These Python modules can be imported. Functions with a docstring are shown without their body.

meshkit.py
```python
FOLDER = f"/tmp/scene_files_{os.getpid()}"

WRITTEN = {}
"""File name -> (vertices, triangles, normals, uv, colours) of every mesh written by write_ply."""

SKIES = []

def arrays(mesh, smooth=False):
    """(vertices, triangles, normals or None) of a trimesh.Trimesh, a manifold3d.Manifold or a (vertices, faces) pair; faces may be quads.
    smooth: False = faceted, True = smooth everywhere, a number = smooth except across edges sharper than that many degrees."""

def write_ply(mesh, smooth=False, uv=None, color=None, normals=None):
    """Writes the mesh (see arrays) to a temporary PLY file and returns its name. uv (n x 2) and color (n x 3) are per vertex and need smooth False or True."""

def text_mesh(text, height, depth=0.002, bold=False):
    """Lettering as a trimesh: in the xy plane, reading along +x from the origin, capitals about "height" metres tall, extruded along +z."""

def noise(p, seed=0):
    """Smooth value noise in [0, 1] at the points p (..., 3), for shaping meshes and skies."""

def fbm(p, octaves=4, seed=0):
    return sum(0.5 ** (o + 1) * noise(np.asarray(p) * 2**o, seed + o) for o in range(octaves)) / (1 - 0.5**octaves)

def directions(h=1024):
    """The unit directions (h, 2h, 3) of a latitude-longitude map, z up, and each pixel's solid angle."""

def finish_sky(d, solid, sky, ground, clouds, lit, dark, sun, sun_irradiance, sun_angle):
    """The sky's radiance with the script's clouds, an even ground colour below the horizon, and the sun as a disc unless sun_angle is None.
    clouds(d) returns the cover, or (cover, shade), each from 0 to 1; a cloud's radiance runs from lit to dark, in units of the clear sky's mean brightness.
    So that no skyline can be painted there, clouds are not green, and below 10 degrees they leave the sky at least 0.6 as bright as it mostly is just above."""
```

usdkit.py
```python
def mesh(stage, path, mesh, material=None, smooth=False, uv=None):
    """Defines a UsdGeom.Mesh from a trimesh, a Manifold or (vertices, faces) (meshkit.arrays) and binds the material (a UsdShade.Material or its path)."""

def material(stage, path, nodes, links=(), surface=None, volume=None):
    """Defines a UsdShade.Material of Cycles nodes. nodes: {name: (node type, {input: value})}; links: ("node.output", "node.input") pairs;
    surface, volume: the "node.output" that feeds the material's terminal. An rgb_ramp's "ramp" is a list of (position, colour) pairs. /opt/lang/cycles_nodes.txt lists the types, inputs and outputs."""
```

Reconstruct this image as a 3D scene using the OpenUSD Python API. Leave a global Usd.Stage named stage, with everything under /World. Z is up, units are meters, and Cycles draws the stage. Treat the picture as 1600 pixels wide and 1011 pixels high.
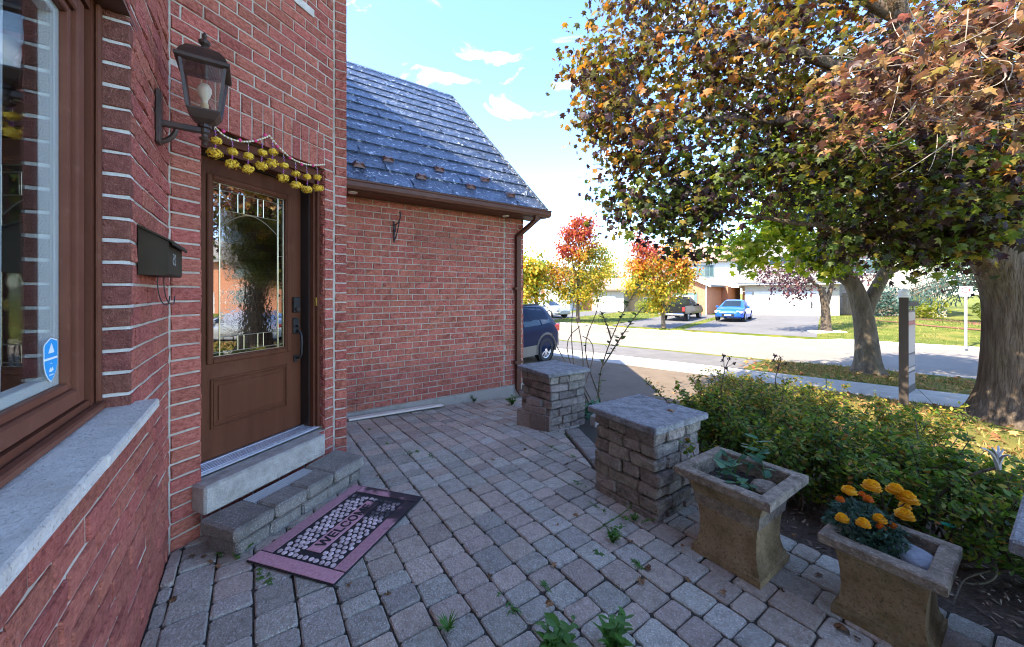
import math, random
import numpy as np
import trimesh, usdkit, meshkit
from shapely.geometry import Polygon, box as sbox, Point
from pxr import Usd, UsdGeom, UsdLux, UsdShade, Sdf, Gf, Vt

stage = Usd.Stage.CreateInMemory()
UsdGeom.SetStageUpAxis(stage, "Z")
UsdGeom.SetStageMetersPerUnit(stage, 1.0)
UsdGeom.Xform.Define(stage, "/World")
UsdGeom.Scope.Define(stage, "/World/Looks")

# ------------------------------------------------------------------ camera
F, EYE, HZ = 585.0, 1.47, 457.5            # focal length in photograph pixels, eye height, horizon row
cam = UsdGeom.Camera.Define(stage, "/World/camera")
cam.CreateHorizontalApertureAttr(36.0)
cam.CreateVerticalApertureAttr(36.0 * 1011 / 1600)
cam.CreateFocalLengthAttr(36.0 * F / 1600)
cam.CreateVerticalApertureOffsetAttr(-(505.5 - HZ) / 1600 * 36.0)
cam.CreateClippingRangeAttr(Gf.Vec2f(0.02, 2000))
cam.CreateExposureAttr(3.15)
cam.AddTranslateOp().Set(Gf.Vec3d(0, 0, EYE))
cam.AddRotateXOp().Set(90.0)

# ------------------------------------------------------------------ sun and sky
SUN_EL = math.radians(51)
SX, SY = -0.872, -0.489                    # horizontal direction towards the sun
sun = UsdLux.DistantLight.Define(stage, "/World/sun_light")
sun.CreateNormalizeAttr(True)
sun.CreateIntensityAttr(0.50)
sun.CreateAngleAttr(0.5)
sun.CreateColorAttr(Gf.Vec3f(1.0, 0.89, 0.72))
sdir = np.array([SX * math.cos(SUN_EL), SY * math.cos(SUN_EL), math.sin(SUN_EL)])
sdir /= np.linalg.norm(sdir)
zx = np.cross([0, 0, 1.0], sdir); zx /= np.linalg.norm(zx)
zy = np.cross(sdir, zx)
sun.AddTransformOp().Set(Gf.Matrix4d(*zx, 0, *zy, 0, *sdir, 0, 0, 0, 0, 1))
dome = UsdLux.DomeLight.Define(stage, "/World/sky")
sky_mat = usdkit.material(stage, "/World/Looks/sky_material", {
    "sky": ("sky_texture", {"sky_type": "single_scattering", "sun_disc": False, "sun_elevation": SUN_EL,
                            "sun_rotation": math.atan2(SX, SY), "air_density": 0.85, "aerosol_density": 0.35, "ozone_density": 2.0}),
    "tc": ("texture_coordinate", {}),
    "map": ("mapping", {"scale": (2.0, 2.6, 4.6), "rotation": (0.25, 0.3, 0.6), "location": (3.7, 1.2, 0.35)}),
    "n1": ("noise_texture", {"scale": 2.1, "detail": 7.0, "roughness": 0.58, "distortion": 0.9}),
    "r1": ("rgb_ramp", {"ramp": [(0.0, (0, 0, 0)), (0.555, (0, 0, 0)), (0.67, (0.18, 0.18, 0.18)), (0.82, (0.6, 0.6, 0.6)), (1, (0.6, 0.6, 0.6))]}),
    "sat": ("hsv", {"hue": 0.507, "saturation": 1.12, "value": 0.68}),
    "mix": ("mix", {"mix_type": "mix", "color2": (9.5, 9.9, 10.6)}),
    "bg": ("background_shader", {"strength": 0.15}),
}, [("tc.generated", "map.vector"), ("map.vector", "n1.vector"), ("n1.fac", "r1.fac"), ("r1.color", "mix.fac"),
    ("sky.color", "sat.color"), ("sat.color", "mix.color1"), ("mix.color", "bg.color")], surface="bg.background")
UsdShade.MaterialBindingAPI.Apply(dome.GetPrim()).Bind(sky_mat)

# ------------------------------------------------------------------ helpers
RNG = np.random.default_rng(7)
_count = {}


def numbered(parent, name):
    k = (parent, name)
    n = _count.get(k, -1) + 1
    _count[k] = n
    return f"{parent}/{name}" if n == 0 else f"{parent}/{name}_{n:03d}"


def put(path, mesh, mat, smooth=False, origin=None):
    v, f = mesh
    v = np.asarray(v, float)
    if origin is not None:
        v = v - origin
    f = np.asarray(f, int)
    n = None
    if smooth:
        v, f, n = meshkit.arrays((v, f), smooth)
    m = UsdGeom.Mesh.Define(stage, path)
    m.CreatePointsAttr(Vt.Vec3fArray.FromNumpy(np.ascontiguousarray(v, np.float32)))
    m.CreateFaceVertexCountsAttr(Vt.IntArray.FromNumpy(np.full(len(f), f.shape[1], np.int32)))
    m.CreateFaceVertexIndicesAttr(Vt.IntArray.FromNumpy(np.ascontiguousarray(f, np.int32).ravel()))
    m.CreateSubdivisionSchemeAttr("none")
    m.CreateDoubleSidedAttr(True)
    if n is not None:
        m.CreateNormalsAttr(Vt.Vec3fArray.FromNumpy(n.astype(np.float32)))
        m.SetNormalsInterpolation("vertex")
    if mat is not None and str(mat.GetPath()) in VARIED:          # a random number for every separate piece
        from scipy.sparse import coo_matrix
        from scipy.sparse.csgraph import connected_components
        e = np.vstack([f[:, [0, 1]], f[:, [1, 2]]])
        nc, lab = connected_components(coo_matrix((np.ones(len(e)), (e[:, 0], e[:, 1])), shape=(len(v), len(v))), directed=False)
        r = np.random.default_rng(len(v) + len(path)).random(nc)[lab] if nc > 1 else np.zeros(len(v))
        UsdGeom.PrimvarsAPI(m).CreatePrimvar("rnd", Sdf.ValueTypeNames.FloatArray, "vertex").Set(Vt.FloatArray.FromNumpy(r.astype(np.float32)))
    if mat is not None:
        UsdShade.MaterialBindingAPI.Apply(m.GetPrim()).Bind(mat)
    return m.GetPrim()


def tag(p, label=None, cat=None, group=None, kind=None):
    for k, x in (("label", label), ("category", cat), ("group", group), ("kind", kind)):
        if x:
            p.SetCustomDataByKey(k, x)
    return p


class Thing:
    """An Xform at the thing's base; its parts are given in world coordinates (or local ones with origin zero)."""

    def __init__(self, name, label, cat, origin=(0, 0, 0), group=None, kind=None, rz=0.0):
        self.o = np.array(origin, float)
        self.path = numbered("/World", name)
        x = UsdGeom.Xform.Define(stage, self.path)
        x.AddTranslateOp().Set(Gf.Vec3d(*map(float, self.o)))
        if rz:
            x.AddRotateZOp().Set(rz)
        self.prim = tag(x.GetPrim(), label, cat, group, kind)

    def part(self, name, mesh, mat, parent=None, smooth=False, label=None, kind=None, local=False):
        path = numbered(str(parent.GetPath()) if parent else self.path, name)
        return tag(put(path, mesh, mat, smooth, None if local else self.o), label, None, None, kind)


def copy_of(t, name, label, cat, origin, rz, group=None):
    path = numbered("/World", name)
    x = UsdGeom.Xform.Define(stage, path)
    x.GetPrim().GetReferences().AddInternalReference(t.path)
    x.ClearXformOpOrder()
    for op in ("xformOp:translate", "xformOp:rotateZ"):
        if x.GetPrim().HasAttribute(op):
            x.GetPrim().RemoveProperty(op)
    x.AddTranslateOp(opSuffix="place").Set(Gf.Vec3d(*map(float, origin)))
    x.AddRotateZOp(opSuffix="place").Set(float(rz))
    p = x.GetPrim()
    p.SetInstanceable(True)
    return tag(p, label, cat, group)


def solo(name, mesh, mat, label, cat, group=None, kind=None, smooth=False):
    return tag(put(numbered("/World", name), mesh, mat, smooth), label, cat, group, kind)


def struct(name, mesh, mat, smooth=False, kind="structure"):
    return tag(put(numbered("/World", name), mesh, mat, smooth), None, None, None, kind)


def merge(ms):
    vs, fs, n = [], [], 0
    for v, f in ms:
        v = np.asarray(v, float); f = np.asarray(f, int)
        if f.shape[1] == 4:
            f = np.vstack([f[:, [0, 1, 2]], f[:, [0, 2, 3]]])
        vs.append(v); fs.append(f + n); n += len(v)
    return np.vstack(vs), np.vstack(fs)


BOXF = np.array([[0, 3, 2, 1], [4, 5, 6, 7], [0, 1, 5, 4], [1, 2, 6, 5], [2, 3, 7, 6], [3, 0, 4, 7]])


def frame_pts(p, O, U, V, W):
    p = np.asarray(p, float)
    return np.asarray(O) + p[:, :1] * np.asarray(U) + p[:, 1:2] * np.asarray(V) + p[:, 2:3] * np.asarray(W)


def bx(lo, hi, O=(0, 0, 0), U=(1, 0, 0), V=(0, 1, 0), W=(0, 0, 1)):
    (a, b, c), (d, e, g) = lo, hi
    p = np.array([[a, b, c], [d, b, c], [d, e, c], [a, e, c], [a, b, g], [d, b, g], [d, e, g], [a, e, g]], float)
    return frame_pts(p, O, U, V, W), BOXF


def _unit_cham():
    s = []
    for x in (-1, 1):
        for y in (-1, 1):
            for z in (-1, 1):
                s += [(x, y, z, 0), (x, y, z, 1), (x, y, z, 2)]
    s = np.array(s)
    p = s[:, :3].astype(float)
    for k in range(3):
        q = s[:, 3] != k
        p[q, k] *= 0.8
    h = trimesh.convex.convex_hull(p)
    order = [int(np.argmin(((p - x) ** 2).sum(1))) for x in h.vertices]
    return s, np.array(order)[h.faces]


CHS, CHF = _unit_cham()


def cbx(lo, hi, ch, O=(0, 0, 0), U=(1, 0, 0), V=(0, 1, 0), W=(0, 0, 1), jit=0.0, rng=RNG):
    """Box with chamfered edges, 44 triangles."""
    lo, hi = np.array(lo, float), np.array(hi, float)
    c, h = (lo + hi) / 2, (hi - lo) / 2
    ch = min(ch, 0.45 * h.min() * 2)
    p = CHS[:, :3] * h
    for k in range(3):
        q = CHS[:, 3] != k
        p[q, k] -= CHS[q, k] * ch
    if jit:
        j = rng.normal(0, jit, (8, 3))
        p = p + np.repeat(j, 3, axis=0) + rng.normal(0, jit * 0.35, p.shape)
    return frame_pts(p + c, O, U, V, W), CHF


def prism(poly, z0, z1, ch=0.0, O=(0, 0, 0), U=(1, 0, 0), V=(0, 1, 0), W=(0, 0, 1)):
    """A convex polygon raised from z0 to z1 with a chamfered upper edge."""
    P = np.array(poly, float)
    n = len(P)
    if Polygon(P).exterior.is_ccw is False:
        P = P[::-1]
    rings = [np.c_[P, np.full(n, z0)]]
    if ch:
        c = P.mean(0)
        q = Polygon(P).buffer(-ch, join_style=2)
        d = c - P
        Q = P + d / np.linalg.norm(d, axis=1, keepdims=True) * ch * 1.4
        rings += [np.c_[P, np.full(n, z1 - ch)], np.c_[Q, np.full(n, z1)]]
    else:
        rings += [np.c_[P, np.full(n, z1)]]
    v = np.vstack(rings)
    f = []
    for r in range(len(rings) - 1):
        for i in range(n):
            j = (i + 1) % n
            f += [[r * n + i, r * n + j, (r + 1) * n + j], [r * n + i, (r + 1) * n + j, (r + 1) * n + i]]
    t = (len(rings) - 1) * n
    f += [[t, t + i, t + i + 1] for i in range(1, n - 1)]
    return frame_pts(v, O, U, V, W), np.array(f)


def extrude(poly, z0, z1, O=(0, 0, 0), U=(1, 0, 0), V=(0, 1, 0), W=(0, 0, 1)):
    """Any shapely polygon extruded."""
    m = trimesh.creation.extrude_polygon(poly, z1 - z0, engine="earcut")
    v = np.array(m.vertices); v[:, 2] += z0
    return frame_pts(v, O, U, V, W), np.array(m.faces)


def tube(pts, r, sides=6, cap=True):
    p = np.asarray(pts, float)
    r = np.broadcast_to(r, (len(p),)).astype(float)
    t = np.gradient(p, axis=0)
    t /= np.linalg.norm(t, axis=1, keepdims=True) + 1e-12
    ref = np.where(np.abs(t[:, 2:]) < 0.9, [0, 0, 1.0], [1.0, 0, 0])
    a = np.cross(t, ref); a /= np.linalg.norm(a, axis=1, keepdims=True) + 1e-12
    for i in range(1, len(p)):                      # keep the frame from flipping
        a[i] = a[i - 1] - t[i] * (a[i - 1] @ t[i])
        a[i] /= np.linalg.norm(a[i]) + 1e-12
    b = np.cross(t, a)
    g = np.arange(sides) * 2 * np.pi / sides
    v = p[:, None] + r[:, None, None] * (np.cos(g)[None, :, None] * a[:, None] + np.sin(g)[None, :, None] * b[:, None])
    i, j = np.meshgrid(np.arange(len(p) - 1), np.arange(sides), indexing="ij")
    q = np.stack([i * sides + j, i * sides + (j + 1) % sides, (i + 1) * sides + (j + 1) % sides, (i + 1) * sides + j], -1).reshape(-1, 4)
    f = np.vstack([q[:, [0, 1, 2]], q[:, [0, 2, 3]]])
    v = v.reshape(-1, 3)
    if cap:
        e = (len(p) - 1) * sides
        f = np.vstack([f, [[0, k + 1, k] for k in range(1, sides - 1)], [[e, e + k, e + k + 1] for k in range(1, sides - 1)]])
    return v, f


def lathe(prof, n=16, O=(0, 0, 0), U=(1, 0, 0), V=(0, 1, 0), W=(0, 0, 1)):
    prof = np.array(prof, float)
    g = np.arange(n) * 2 * np.pi / n
    v = np.stack([prof[:, None, 0] * np.cos(g), prof[:, None, 0] * np.sin(g), np.repeat(prof[:, 1:2], n, 1)], -1).reshape(-1, 3)
    i, j = np.meshgrid(np.arange(len(prof) - 1), np.arange(n), indexing="ij")
    q = np.stack([i * n + j, i * n + (j + 1) % n, (i + 1) * n + (j + 1) % n, (i + 1) * n + j], -1).reshape(-1, 4)
    return frame_pts(v, O, U, V, W), np.vstack([q[:, [0, 1, 2]], q[:, [0, 2, 3]]])


def spline(pts, n):
    from scipy.interpolate import CubicSpline
    pts = np.asarray(pts, float)
    d = np.r_[0, np.cumsum(np.linalg.norm(np.diff(pts, axis=0), axis=1))]
    return CubicSpline(d, pts)(np.linspace(0, d[-1], n))


def sheet(P, faces=None):
    """Grid of points (m, n, 3) as a surface."""
    m, n = P.shape[:2]
    i, j = np.meshgrid(np.arange(m - 1), np.arange(n - 1), indexing="ij")
    q = np.stack([i * n + j, (i + 1) * n + j, (i + 1) * n + j + 1, i * n + j + 1], -1).reshape(-1, 4)
    return P.reshape(-1, 3), np.vstack([q[:, [0, 1, 2]], q[:, [0, 2, 3]]])


def unit(v):
    v = np.asarray(v, float)
    return v / (np.linalg.norm(v, axis=-1, keepdims=True) + 1e-12)


def leaf_mesh(P, size, nrm, shape, faces, rng, curl=0.15, updir=None):
    """Copies of a flat leaf shape (k, 2) with triangles at the points P, facing nrm."""
    n = len(P)
    nrm = unit(nrm)
    r = rng.normal(size=(n, 3)) if updir is None else updir + rng.normal(0, 0.35, (n, 3))
    t = unit(r - (r * nrm).sum(1, keepdims=True) * nrm)
    b = np.cross(nrm, t)
    size = np.broadcast_to(size, (n,))
    S = np.array(shape, float)
    bend = -curl * (S[:, 0] ** 2 + 0.5 * S[:, 1] ** 2)
    cc = rng.uniform(0.2, 1.8, n)
    v = P[:, None] + size[:, None, None] * (S[None, :, :1] * b[:, None] + S[None, :, 1:2] * t[:, None] + (cc[:, None] * bend[None])[:, :, None] * nrm[:, None])
    f = np.asarray(faces)[None] + (np.arange(n) * len(S))[:, None, None]
    return v.reshape(-1, 3), f.reshape(-1, 3)


def fan(k):
    return [[0, i, i + 1] for i in range(1, k)] + [[0, k, 1]]


_m = [(0, -.45), (.2, -.42), (.52, -.3), (.34, -.08), (.62, .22), (.3, .22), (.14, .3), (0, .72)]
MAPLE = [(0, 0)] + _m + [(-x, y) for x, y in _m[-2:0:-1]]
MAPLE_F = fan(len(MAPLE) - 1)
OVAL = [(0, -.5), (.24, -.2), (.27, .15), (0, .55), (-.27, .15), (-.24, -.2)]
OVAL_F = [[0, 1, 2], [0, 2, 3], [0, 3, 4], [0, 4, 5]]
DIAM = [(0, -.5), (.32, 0), (0, .55), (-.32, 0)]
DIAM_F = [[0, 1, 2], [0, 2, 3]]
STAR = [(0, 0), (0, -.4), (.5, -.3), (.3, .05), (.55, .3), (.12, .28), (0, .7), (-.12, .28), (-.55, .3), (-.3, .05), (-.5, -.3)]
STAR_F = fan(10)

# house frame: a runs along the front wall away from us, b out of the house towards the street
dA, dB, UP = np.array([-.568, .823, 0]), np.array([.823, .568, 0]), np.array([0, 0, 1.0])


def ab(a, b, z=0.0):
    return dA * a + dB * b + UP * z


def toab(x, y):
    return -.568 * x + .823 * y, .823 * x + .568 * y


# street frame: s along the street, w across it
dS, dW = np.array([.766, -.643, 0]), np.array([.643, .766, 0])
ZK = [(-90, -.3), (5, -.3), (10.2, -.6), (12, -.63), (14.40, -.66), (14.43, -.82), (22.87, -.82), (22.90, -.66), (25, -.62), (38, -.50), (60, -.2), (170, .3)]


def zt(s, w):
    z = np.interp(w, [k[0] for k in ZK], [k[1] for k in ZK])
    m = np.clip((w - 23.5) / 6, 0, 1) * np.exp(-(((s - 3.5) / 5.5) ** 2)) * np.exp(-(((w - 31) / 9) ** 2))
    return z + 0.42 * m


def sw(s, w, dz=0.0):
    s, w = np.asarray(s, float), np.asarray(w, float)
    return s[..., None] * dS + w[..., None] * dW + (zt(s, w) + dz)[..., None] * UP


def tosw(x, y):
    return .766 * x - .643 * y, .643 * x + .766 * y


def zg(a, b):
    """Height of the paved terrace."""
    t = np.clip((np.asarray(a, float) - 3.0) / 1.9, 0, 1)
    return -0.052 * np.clip(np.asarray(b, float), 0, 9) * t * t * (3 - 2 * t)


def px(x, y, Y):
    """The point of the photograph's row and column at depth Y."""
    return np.array([(x - 800) / F * Y, Y, EYE - (y - HZ) / F * Y])


def gpx(x, y, z):
    return px(x, y, (EYE - z) * F / (y - HZ))


# ------------------------------------------------------------------ materials
LOOKS = {}
VARIED = set()


def mat(name, ramp, scale=8.0, detail=5.0, rough=0.75, bump=0.0, bscale=40.0, bdist=0.01, rnd=0.0, hue=0.0, spec=0.35, metallic=0.0,
        stretch=(1, 1, 1), trans=0.0, tcol=None, island=False, speck=None, coat=0.0, rot=(0, 0, 0), distortion=0.0, dirt=None, obj=False, ntype="noise"):
    """Principled material with a noise-driven colour ramp; rnd varies the value from piece to piece; trans mixes in a translucent leaf."""
    key = "/World/Looks/" + name
    src = "tc.object" if obj else "geo.position"
    n = {"geo": ("geometry", {}), "at": ("attribute", {"attribute": "rnd"}), "tc": ("texture_coordinate", {}), "map": ("mapping", {"scale": stretch, "rotation": rot}),
         "noise": ("noise_texture", {"scale": scale, "detail": detail, "roughness": 0.6, "distortion": distortion}),
         "ramp": ("rgb_ramp", {"ramp": ramp if np.ndim(ramp[0][-1]) else [(0.25 + 0.5 * i / max(1, len(ramp) - 1), c) for i, c in enumerate(ramp)]}),
         "p": ("principled_bsdf", {"roughness": rough, "specular_ior_level": spec, "metallic": metallic, "coat_weight": coat})}
    l = [(src, "map.vector"), ("map.vector", "noise.vector")]
    if island:
        l.append(("at.fac", "ramp.fac"))
    else:
        l.append(("noise.fac", "ramp.fac"))
    col = "ramp.color"
    if speck:                                        # (scale, threshold, colour, amount): fine grains
        n["sp"] = ("noise_texture", {"scale": speck[0], "detail": 2.0, "roughness": 0.7})
        n["spr"] = ("rgb_ramp", {"ramp": [(0, (0, 0, 0)), (speck[1], (0, 0, 0)), (min(1, speck[1] + .06), (speck[3],) * 3), (1, (speck[3],) * 3)]})
        n["spm"] = ("mix", {"color2": speck[2]})
        l += [(src, "sp.vector"), ("sp.fac", "spr.fac"), ("spr.color", "spm.fac"), (col, "spm.color1")]
        col = "spm.color"
    if dirt:                                         # (scale, threshold, colour, amount): larger stains
        n["di"] = ("noise_texture", {"scale": dirt[0], "detail": 6.0, "roughness": 0.65})
        n["dir"] = ("rgb_ramp", {"ramp": [(0, (0, 0, 0)), (dirt[1], (0, 0, 0)), (min(1, dirt[1] + .22), (dirt[3],) * 3), (1, (dirt[3],) * 3)]})
        n["dim"] = ("mix", {"color2": dirt[2]})
        l += [(src, "di.vector"), ("di.fac", "dir.fac"), ("dir.color", "dim.fac"), (col, "dim.color1")]
        col = "dim.color"
    if rnd or hue:
        n["oi"] = ("object_info", {})
        n["ad"] = ("math", {"math_type": "add"})
        n["fr"] = ("math", {"math_type": "fraction"})
        n["mr"] = ("map_range", {"from_min": 0.0, "from_max": 1.0, "to_min": 1 - rnd, "to_max": 1 + rnd})
        n["m7"] = ("math", {"math_type": "multiply", "value2": 7.31})
        n["f7"] = ("math", {"math_type": "fraction"})
        n["mh"] = ("map_range", {"from_min": 0.0, "from_max": 1.0, "to_min": 0.5 - hue, "to_max": 0.5 + hue})
        n["hsv"] = ("hsv", {})
        l += [("oi.random", "ad.value1"), ("at.fac", "ad.value2"), ("ad.value", "fr.value1"), ("fr.value", "mr.value"),
              ("fr.value", "m7.value1"), ("m7.value", "f7.value1"), ("f7.value", "mh.value"), ("mr.result", "hsv.value"), ("mh.result", "hsv.hue"), (col, "hsv.color")]
        col = "hsv.color"
    l.append((col, "p.base_color"))
    if bump:
        n["bn"] = ("noise_texture", {"scale": bscale, "detail": 4.0, "roughness": 0.6}) if ntype == "noise" else ("voronoi_texture", {"scale": bscale})
        n["bump"] = ("bump", {"strength": bump, "distance": bdist})
        l += [("map.vector", "bn.vector"), ("bn.fac" if ntype == "noise" else "bn.distance", "bump.height"), ("bump.normal", "p.normal")]
    out = "p.BSDF"
    if trans:
        n["tl"] = ("translucent_bsdf", {})
        n["mx"] = ("mix_closure", {"fac": trans})
        if tcol is not None:
            n["tm"] = ("mix", {"mix_type": "multiply", "fac": 1.0, "color2": tcol})
            l += [(col, "tm.color1"), ("tm.color", "tl.color")]
        else:
            l.append((col, "tl.color"))
        l += [("p.BSDF", "mx.closure1"), ("tl.BSDF", "mx.closure2")]
        out = "mx.closure"
    LOOKS[name] = usdkit.material(stage, key, n, l, surface=out)
    if island or rnd:
        VARIED.add(str(LOOKS[name].GetPath()))
    return LOOKS[name]


def plain(name, c, rough=0.5, spec=0.5, metallic=0.0, coat=0.0, em=None):
    p = {"base_color": c, "roughness": rough, "specular_ior_level": spec, "metallic": metallic, "coat_weight": coat}
    LOOKS[name] = usdkit.material(stage, "/World/Looks/" + name, {"p": ("principled_bsdf", p)}, [], surface="p.BSDF")
    return LOOKS[name]


def pane(name, ior=1.5, tint=(1, 1, 1), wavy=0.0, wscale=20.0, base=0.0, rough=0.0):
    n = {"t": ("transparent_bsdf", {"color": tint}), "g": ("glossy_bsdf", {"color": (1, 1, 1), "roughness": rough}), "f": ("fresnel", {}), "io": ("mix_float", {"a": ior, "b": 1.0 / ior}),
         "mr": ("map_range", {"from_min": 0.0, "from_max": 1.0, "to_min": base, "to_max": 1.0}), "m": ("mix_closure", {}),
         "geo": ("geometry", {}), "bn": ("noise_texture", {"scale": wscale, "detail": 3.0}), "b": ("bump", {"strength": wavy, "distance": 0.004})}
    l = [("geo.backfacing", "io.fac"), ("io.result", "f.IOR"), ("f.fac", "mr.value"), ("mr.result", "m.fac"), ("t.BSDF", "m.closure1"), ("g.BSDF", "m.closure2")]
    if wavy:
        l += [("geo.position", "bn.vector"), ("bn.fac", "b.height"), ("b.normal", "g.normal")]
    LOOKS[name] = usdkit.material(stage, "/World/Looks/" + name, n, l, surface="m.closure")
    return LOOKS[name]


M = LOOKS
mat("red_brick", [(.24, .068, .048), (.42, .132, .094), (.52, .19, .14)], scale=34, detail=8, rough=.95, bump=1.0, bscale=48, bdist=.025, rnd=.16, hue=.006, stretch=(1, 1, 1.9),
    speck=(150, .60, (.13, .048, .034), .6), dirt=(24, .56, (.19, .06, .043), .65), spec=.1)
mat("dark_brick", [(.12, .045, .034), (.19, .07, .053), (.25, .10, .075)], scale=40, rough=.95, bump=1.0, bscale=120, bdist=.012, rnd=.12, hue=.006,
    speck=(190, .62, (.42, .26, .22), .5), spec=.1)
mat("garage_brick", [(.26, .078, .052), (.40, .130, .090), (.47, .17, .122)], scale=22, detail=8, rough=.95, bump=1.0, bscale=40, bdist=.025, rnd=.13, hue=.005,
    speck=(110, .6, (.15, .055, .038), .5), dirt=(1.4, .52, (.20, .088, .056), .5), spec=.1)
mat("garage_mortar", [(.34, .285, .22), (.46, .40, .32)], scale=30, rough=1, bump=.5, bscale=150, bdist=.006, dirt=(1.4, .47, (.17, .115, .08), .7), spec=.1)
mat("mortar", [(.37, .315, .25), (.51, .45, .37)], scale=30, rough=1, bump=.5, bscale=150, bdist=.006, dirt=(3.0, .5, (.21, .155, .115), .6), spec=.1)
mat("white_mortar", [(.46, .44, .40), (.62, .59, .54)], scale=30, rough=1, bump=.6, bscale=120, bdist=.006, dirt=(9, .52, (.3, .27, .23), .5), spec=.1)
mat("sill_stone", [(.46, .42, .36), (.66, .62, .55)], scale=16, detail=8, rough=.85, bump=.8, bscale=90, bdist=.012, speck=(95, .6, (.26, .23, .19), .6), dirt=(9, .56, (.38, .31, .22), .7), spec=.2)
mat("concrete", [(.30, .275, .23), (.50, .465, .40)], scale=12, detail=8, rough=.95, bump=.8, bscale=90, bdist=.01, speck=(120, .59, (.2, .18, .15), .6), dirt=(8, .50, (.20, .175, .135), .65), spec=.15)
mat("foundation", [(.30, .27, .22), (.40, .37, .31)], scale=4, rough=.95, bump=.5, bscale=60, bdist=.01, dirt=(4, .5, (.13, .13, .08), .7))
mat("paver_grey", [(.29, .265, .205), (.49, .45, .365)], scale=30, detail=9, rough=.97, bump=1.0, bscale=70, bdist=.02, rnd=.2, hue=.01, speck=(130, .575, (.68, .65, .59), .75), dirt=(8, .53, (.17, .15, .12), .55), spec=.08)
mat("paver_pink", [(.34, .27, .205), (.52, .43, .335)], scale=30, detail=9, rough=.97, bump=1.0, bscale=70, bdist=.02, rnd=.17, hue=.008, speck=(130, .58, (.68, .62, .54), .75), dirt=(8, .53, (.2, .155, .12), .5), spec=.08)
mat("joint_sand", [(.030, .026, .019), (.075, .066, .05)], scale=60, rough=1, bump=.6, bscale=200, dirt=(6, .55, (.035, .055, .02), .6))
mat("wall_stone", [(.13, .108, .082), (.27, .225, .175), (.36, .305, .24)], scale=16, detail=8, rough=.95, bump=1.0, bscale=50, bdist=.03, rnd=.26, hue=.012, speck=(120, .59, (.50, .44, .36), .6), dirt=(7, .52, (.075, .062, .048), .7), spec=.1)
mat("cap_stone", [(.15, .148, .14), (.30, .295, .28)], scale=14, detail=9, rough=.9, bump=1.0, bscale=24, bdist=.03, speck=(80, .62, (.56, .55, .52), .55), dirt=(11, .50, (.075, .074, .07), .75), spec=.2)
mat("step_stone", [(.16, .145, .118), (.29, .262, .22)], scale=28, detail=8, rough=.95, bump=1.0, bscale=90, bdist=.016, rnd=.12, speck=(130, .565, (.50, .47, .41), .7), dirt=(7, .52, (.09, .082, .065), .6), spec=.15)
mat("loose_brick", [(.19, .145, .11), (.30, .24, .19)], scale=20, rough=.95, bump=.8, bscale=120, bdist=.008, rnd=.22, speck=(130, .61, (.46, .40, .33), .55), spec=.1)
mat("planter_stone", [(.16, .110, .052), (.30, .215, .115), (.37, .28, .16)], scale=11, detail=9, rough=.95, bump=1.0, bscale=55, bdist=.014, speck=(95, .575, (.095, .07, .038), .7), dirt=(7, .50, (.10, .09, .03), .7), spec=.1)
mat("planter_rim", [(.16, .125, .085), (.36, .295, .215)], scale=26, detail=9, rough=.95, bump=1.0, bscale=70, bdist=.012, speck=(100, .59, (.52, .44, .34), .55), dirt=(16, .48, (.085, .064, .042), .75), spec=.1)
mat("soil", [(.03, .022, .016), (.085, .062, .045)], scale=30, rough=1, bump=1, bscale=60, bdist=.03)
mat("mulch", [(.045, .028, .018), (.17, .115, .08)], scale=40, rough=1, bump=1, bscale=70, bdist=.03, stretch=(1, 2, 1))
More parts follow.
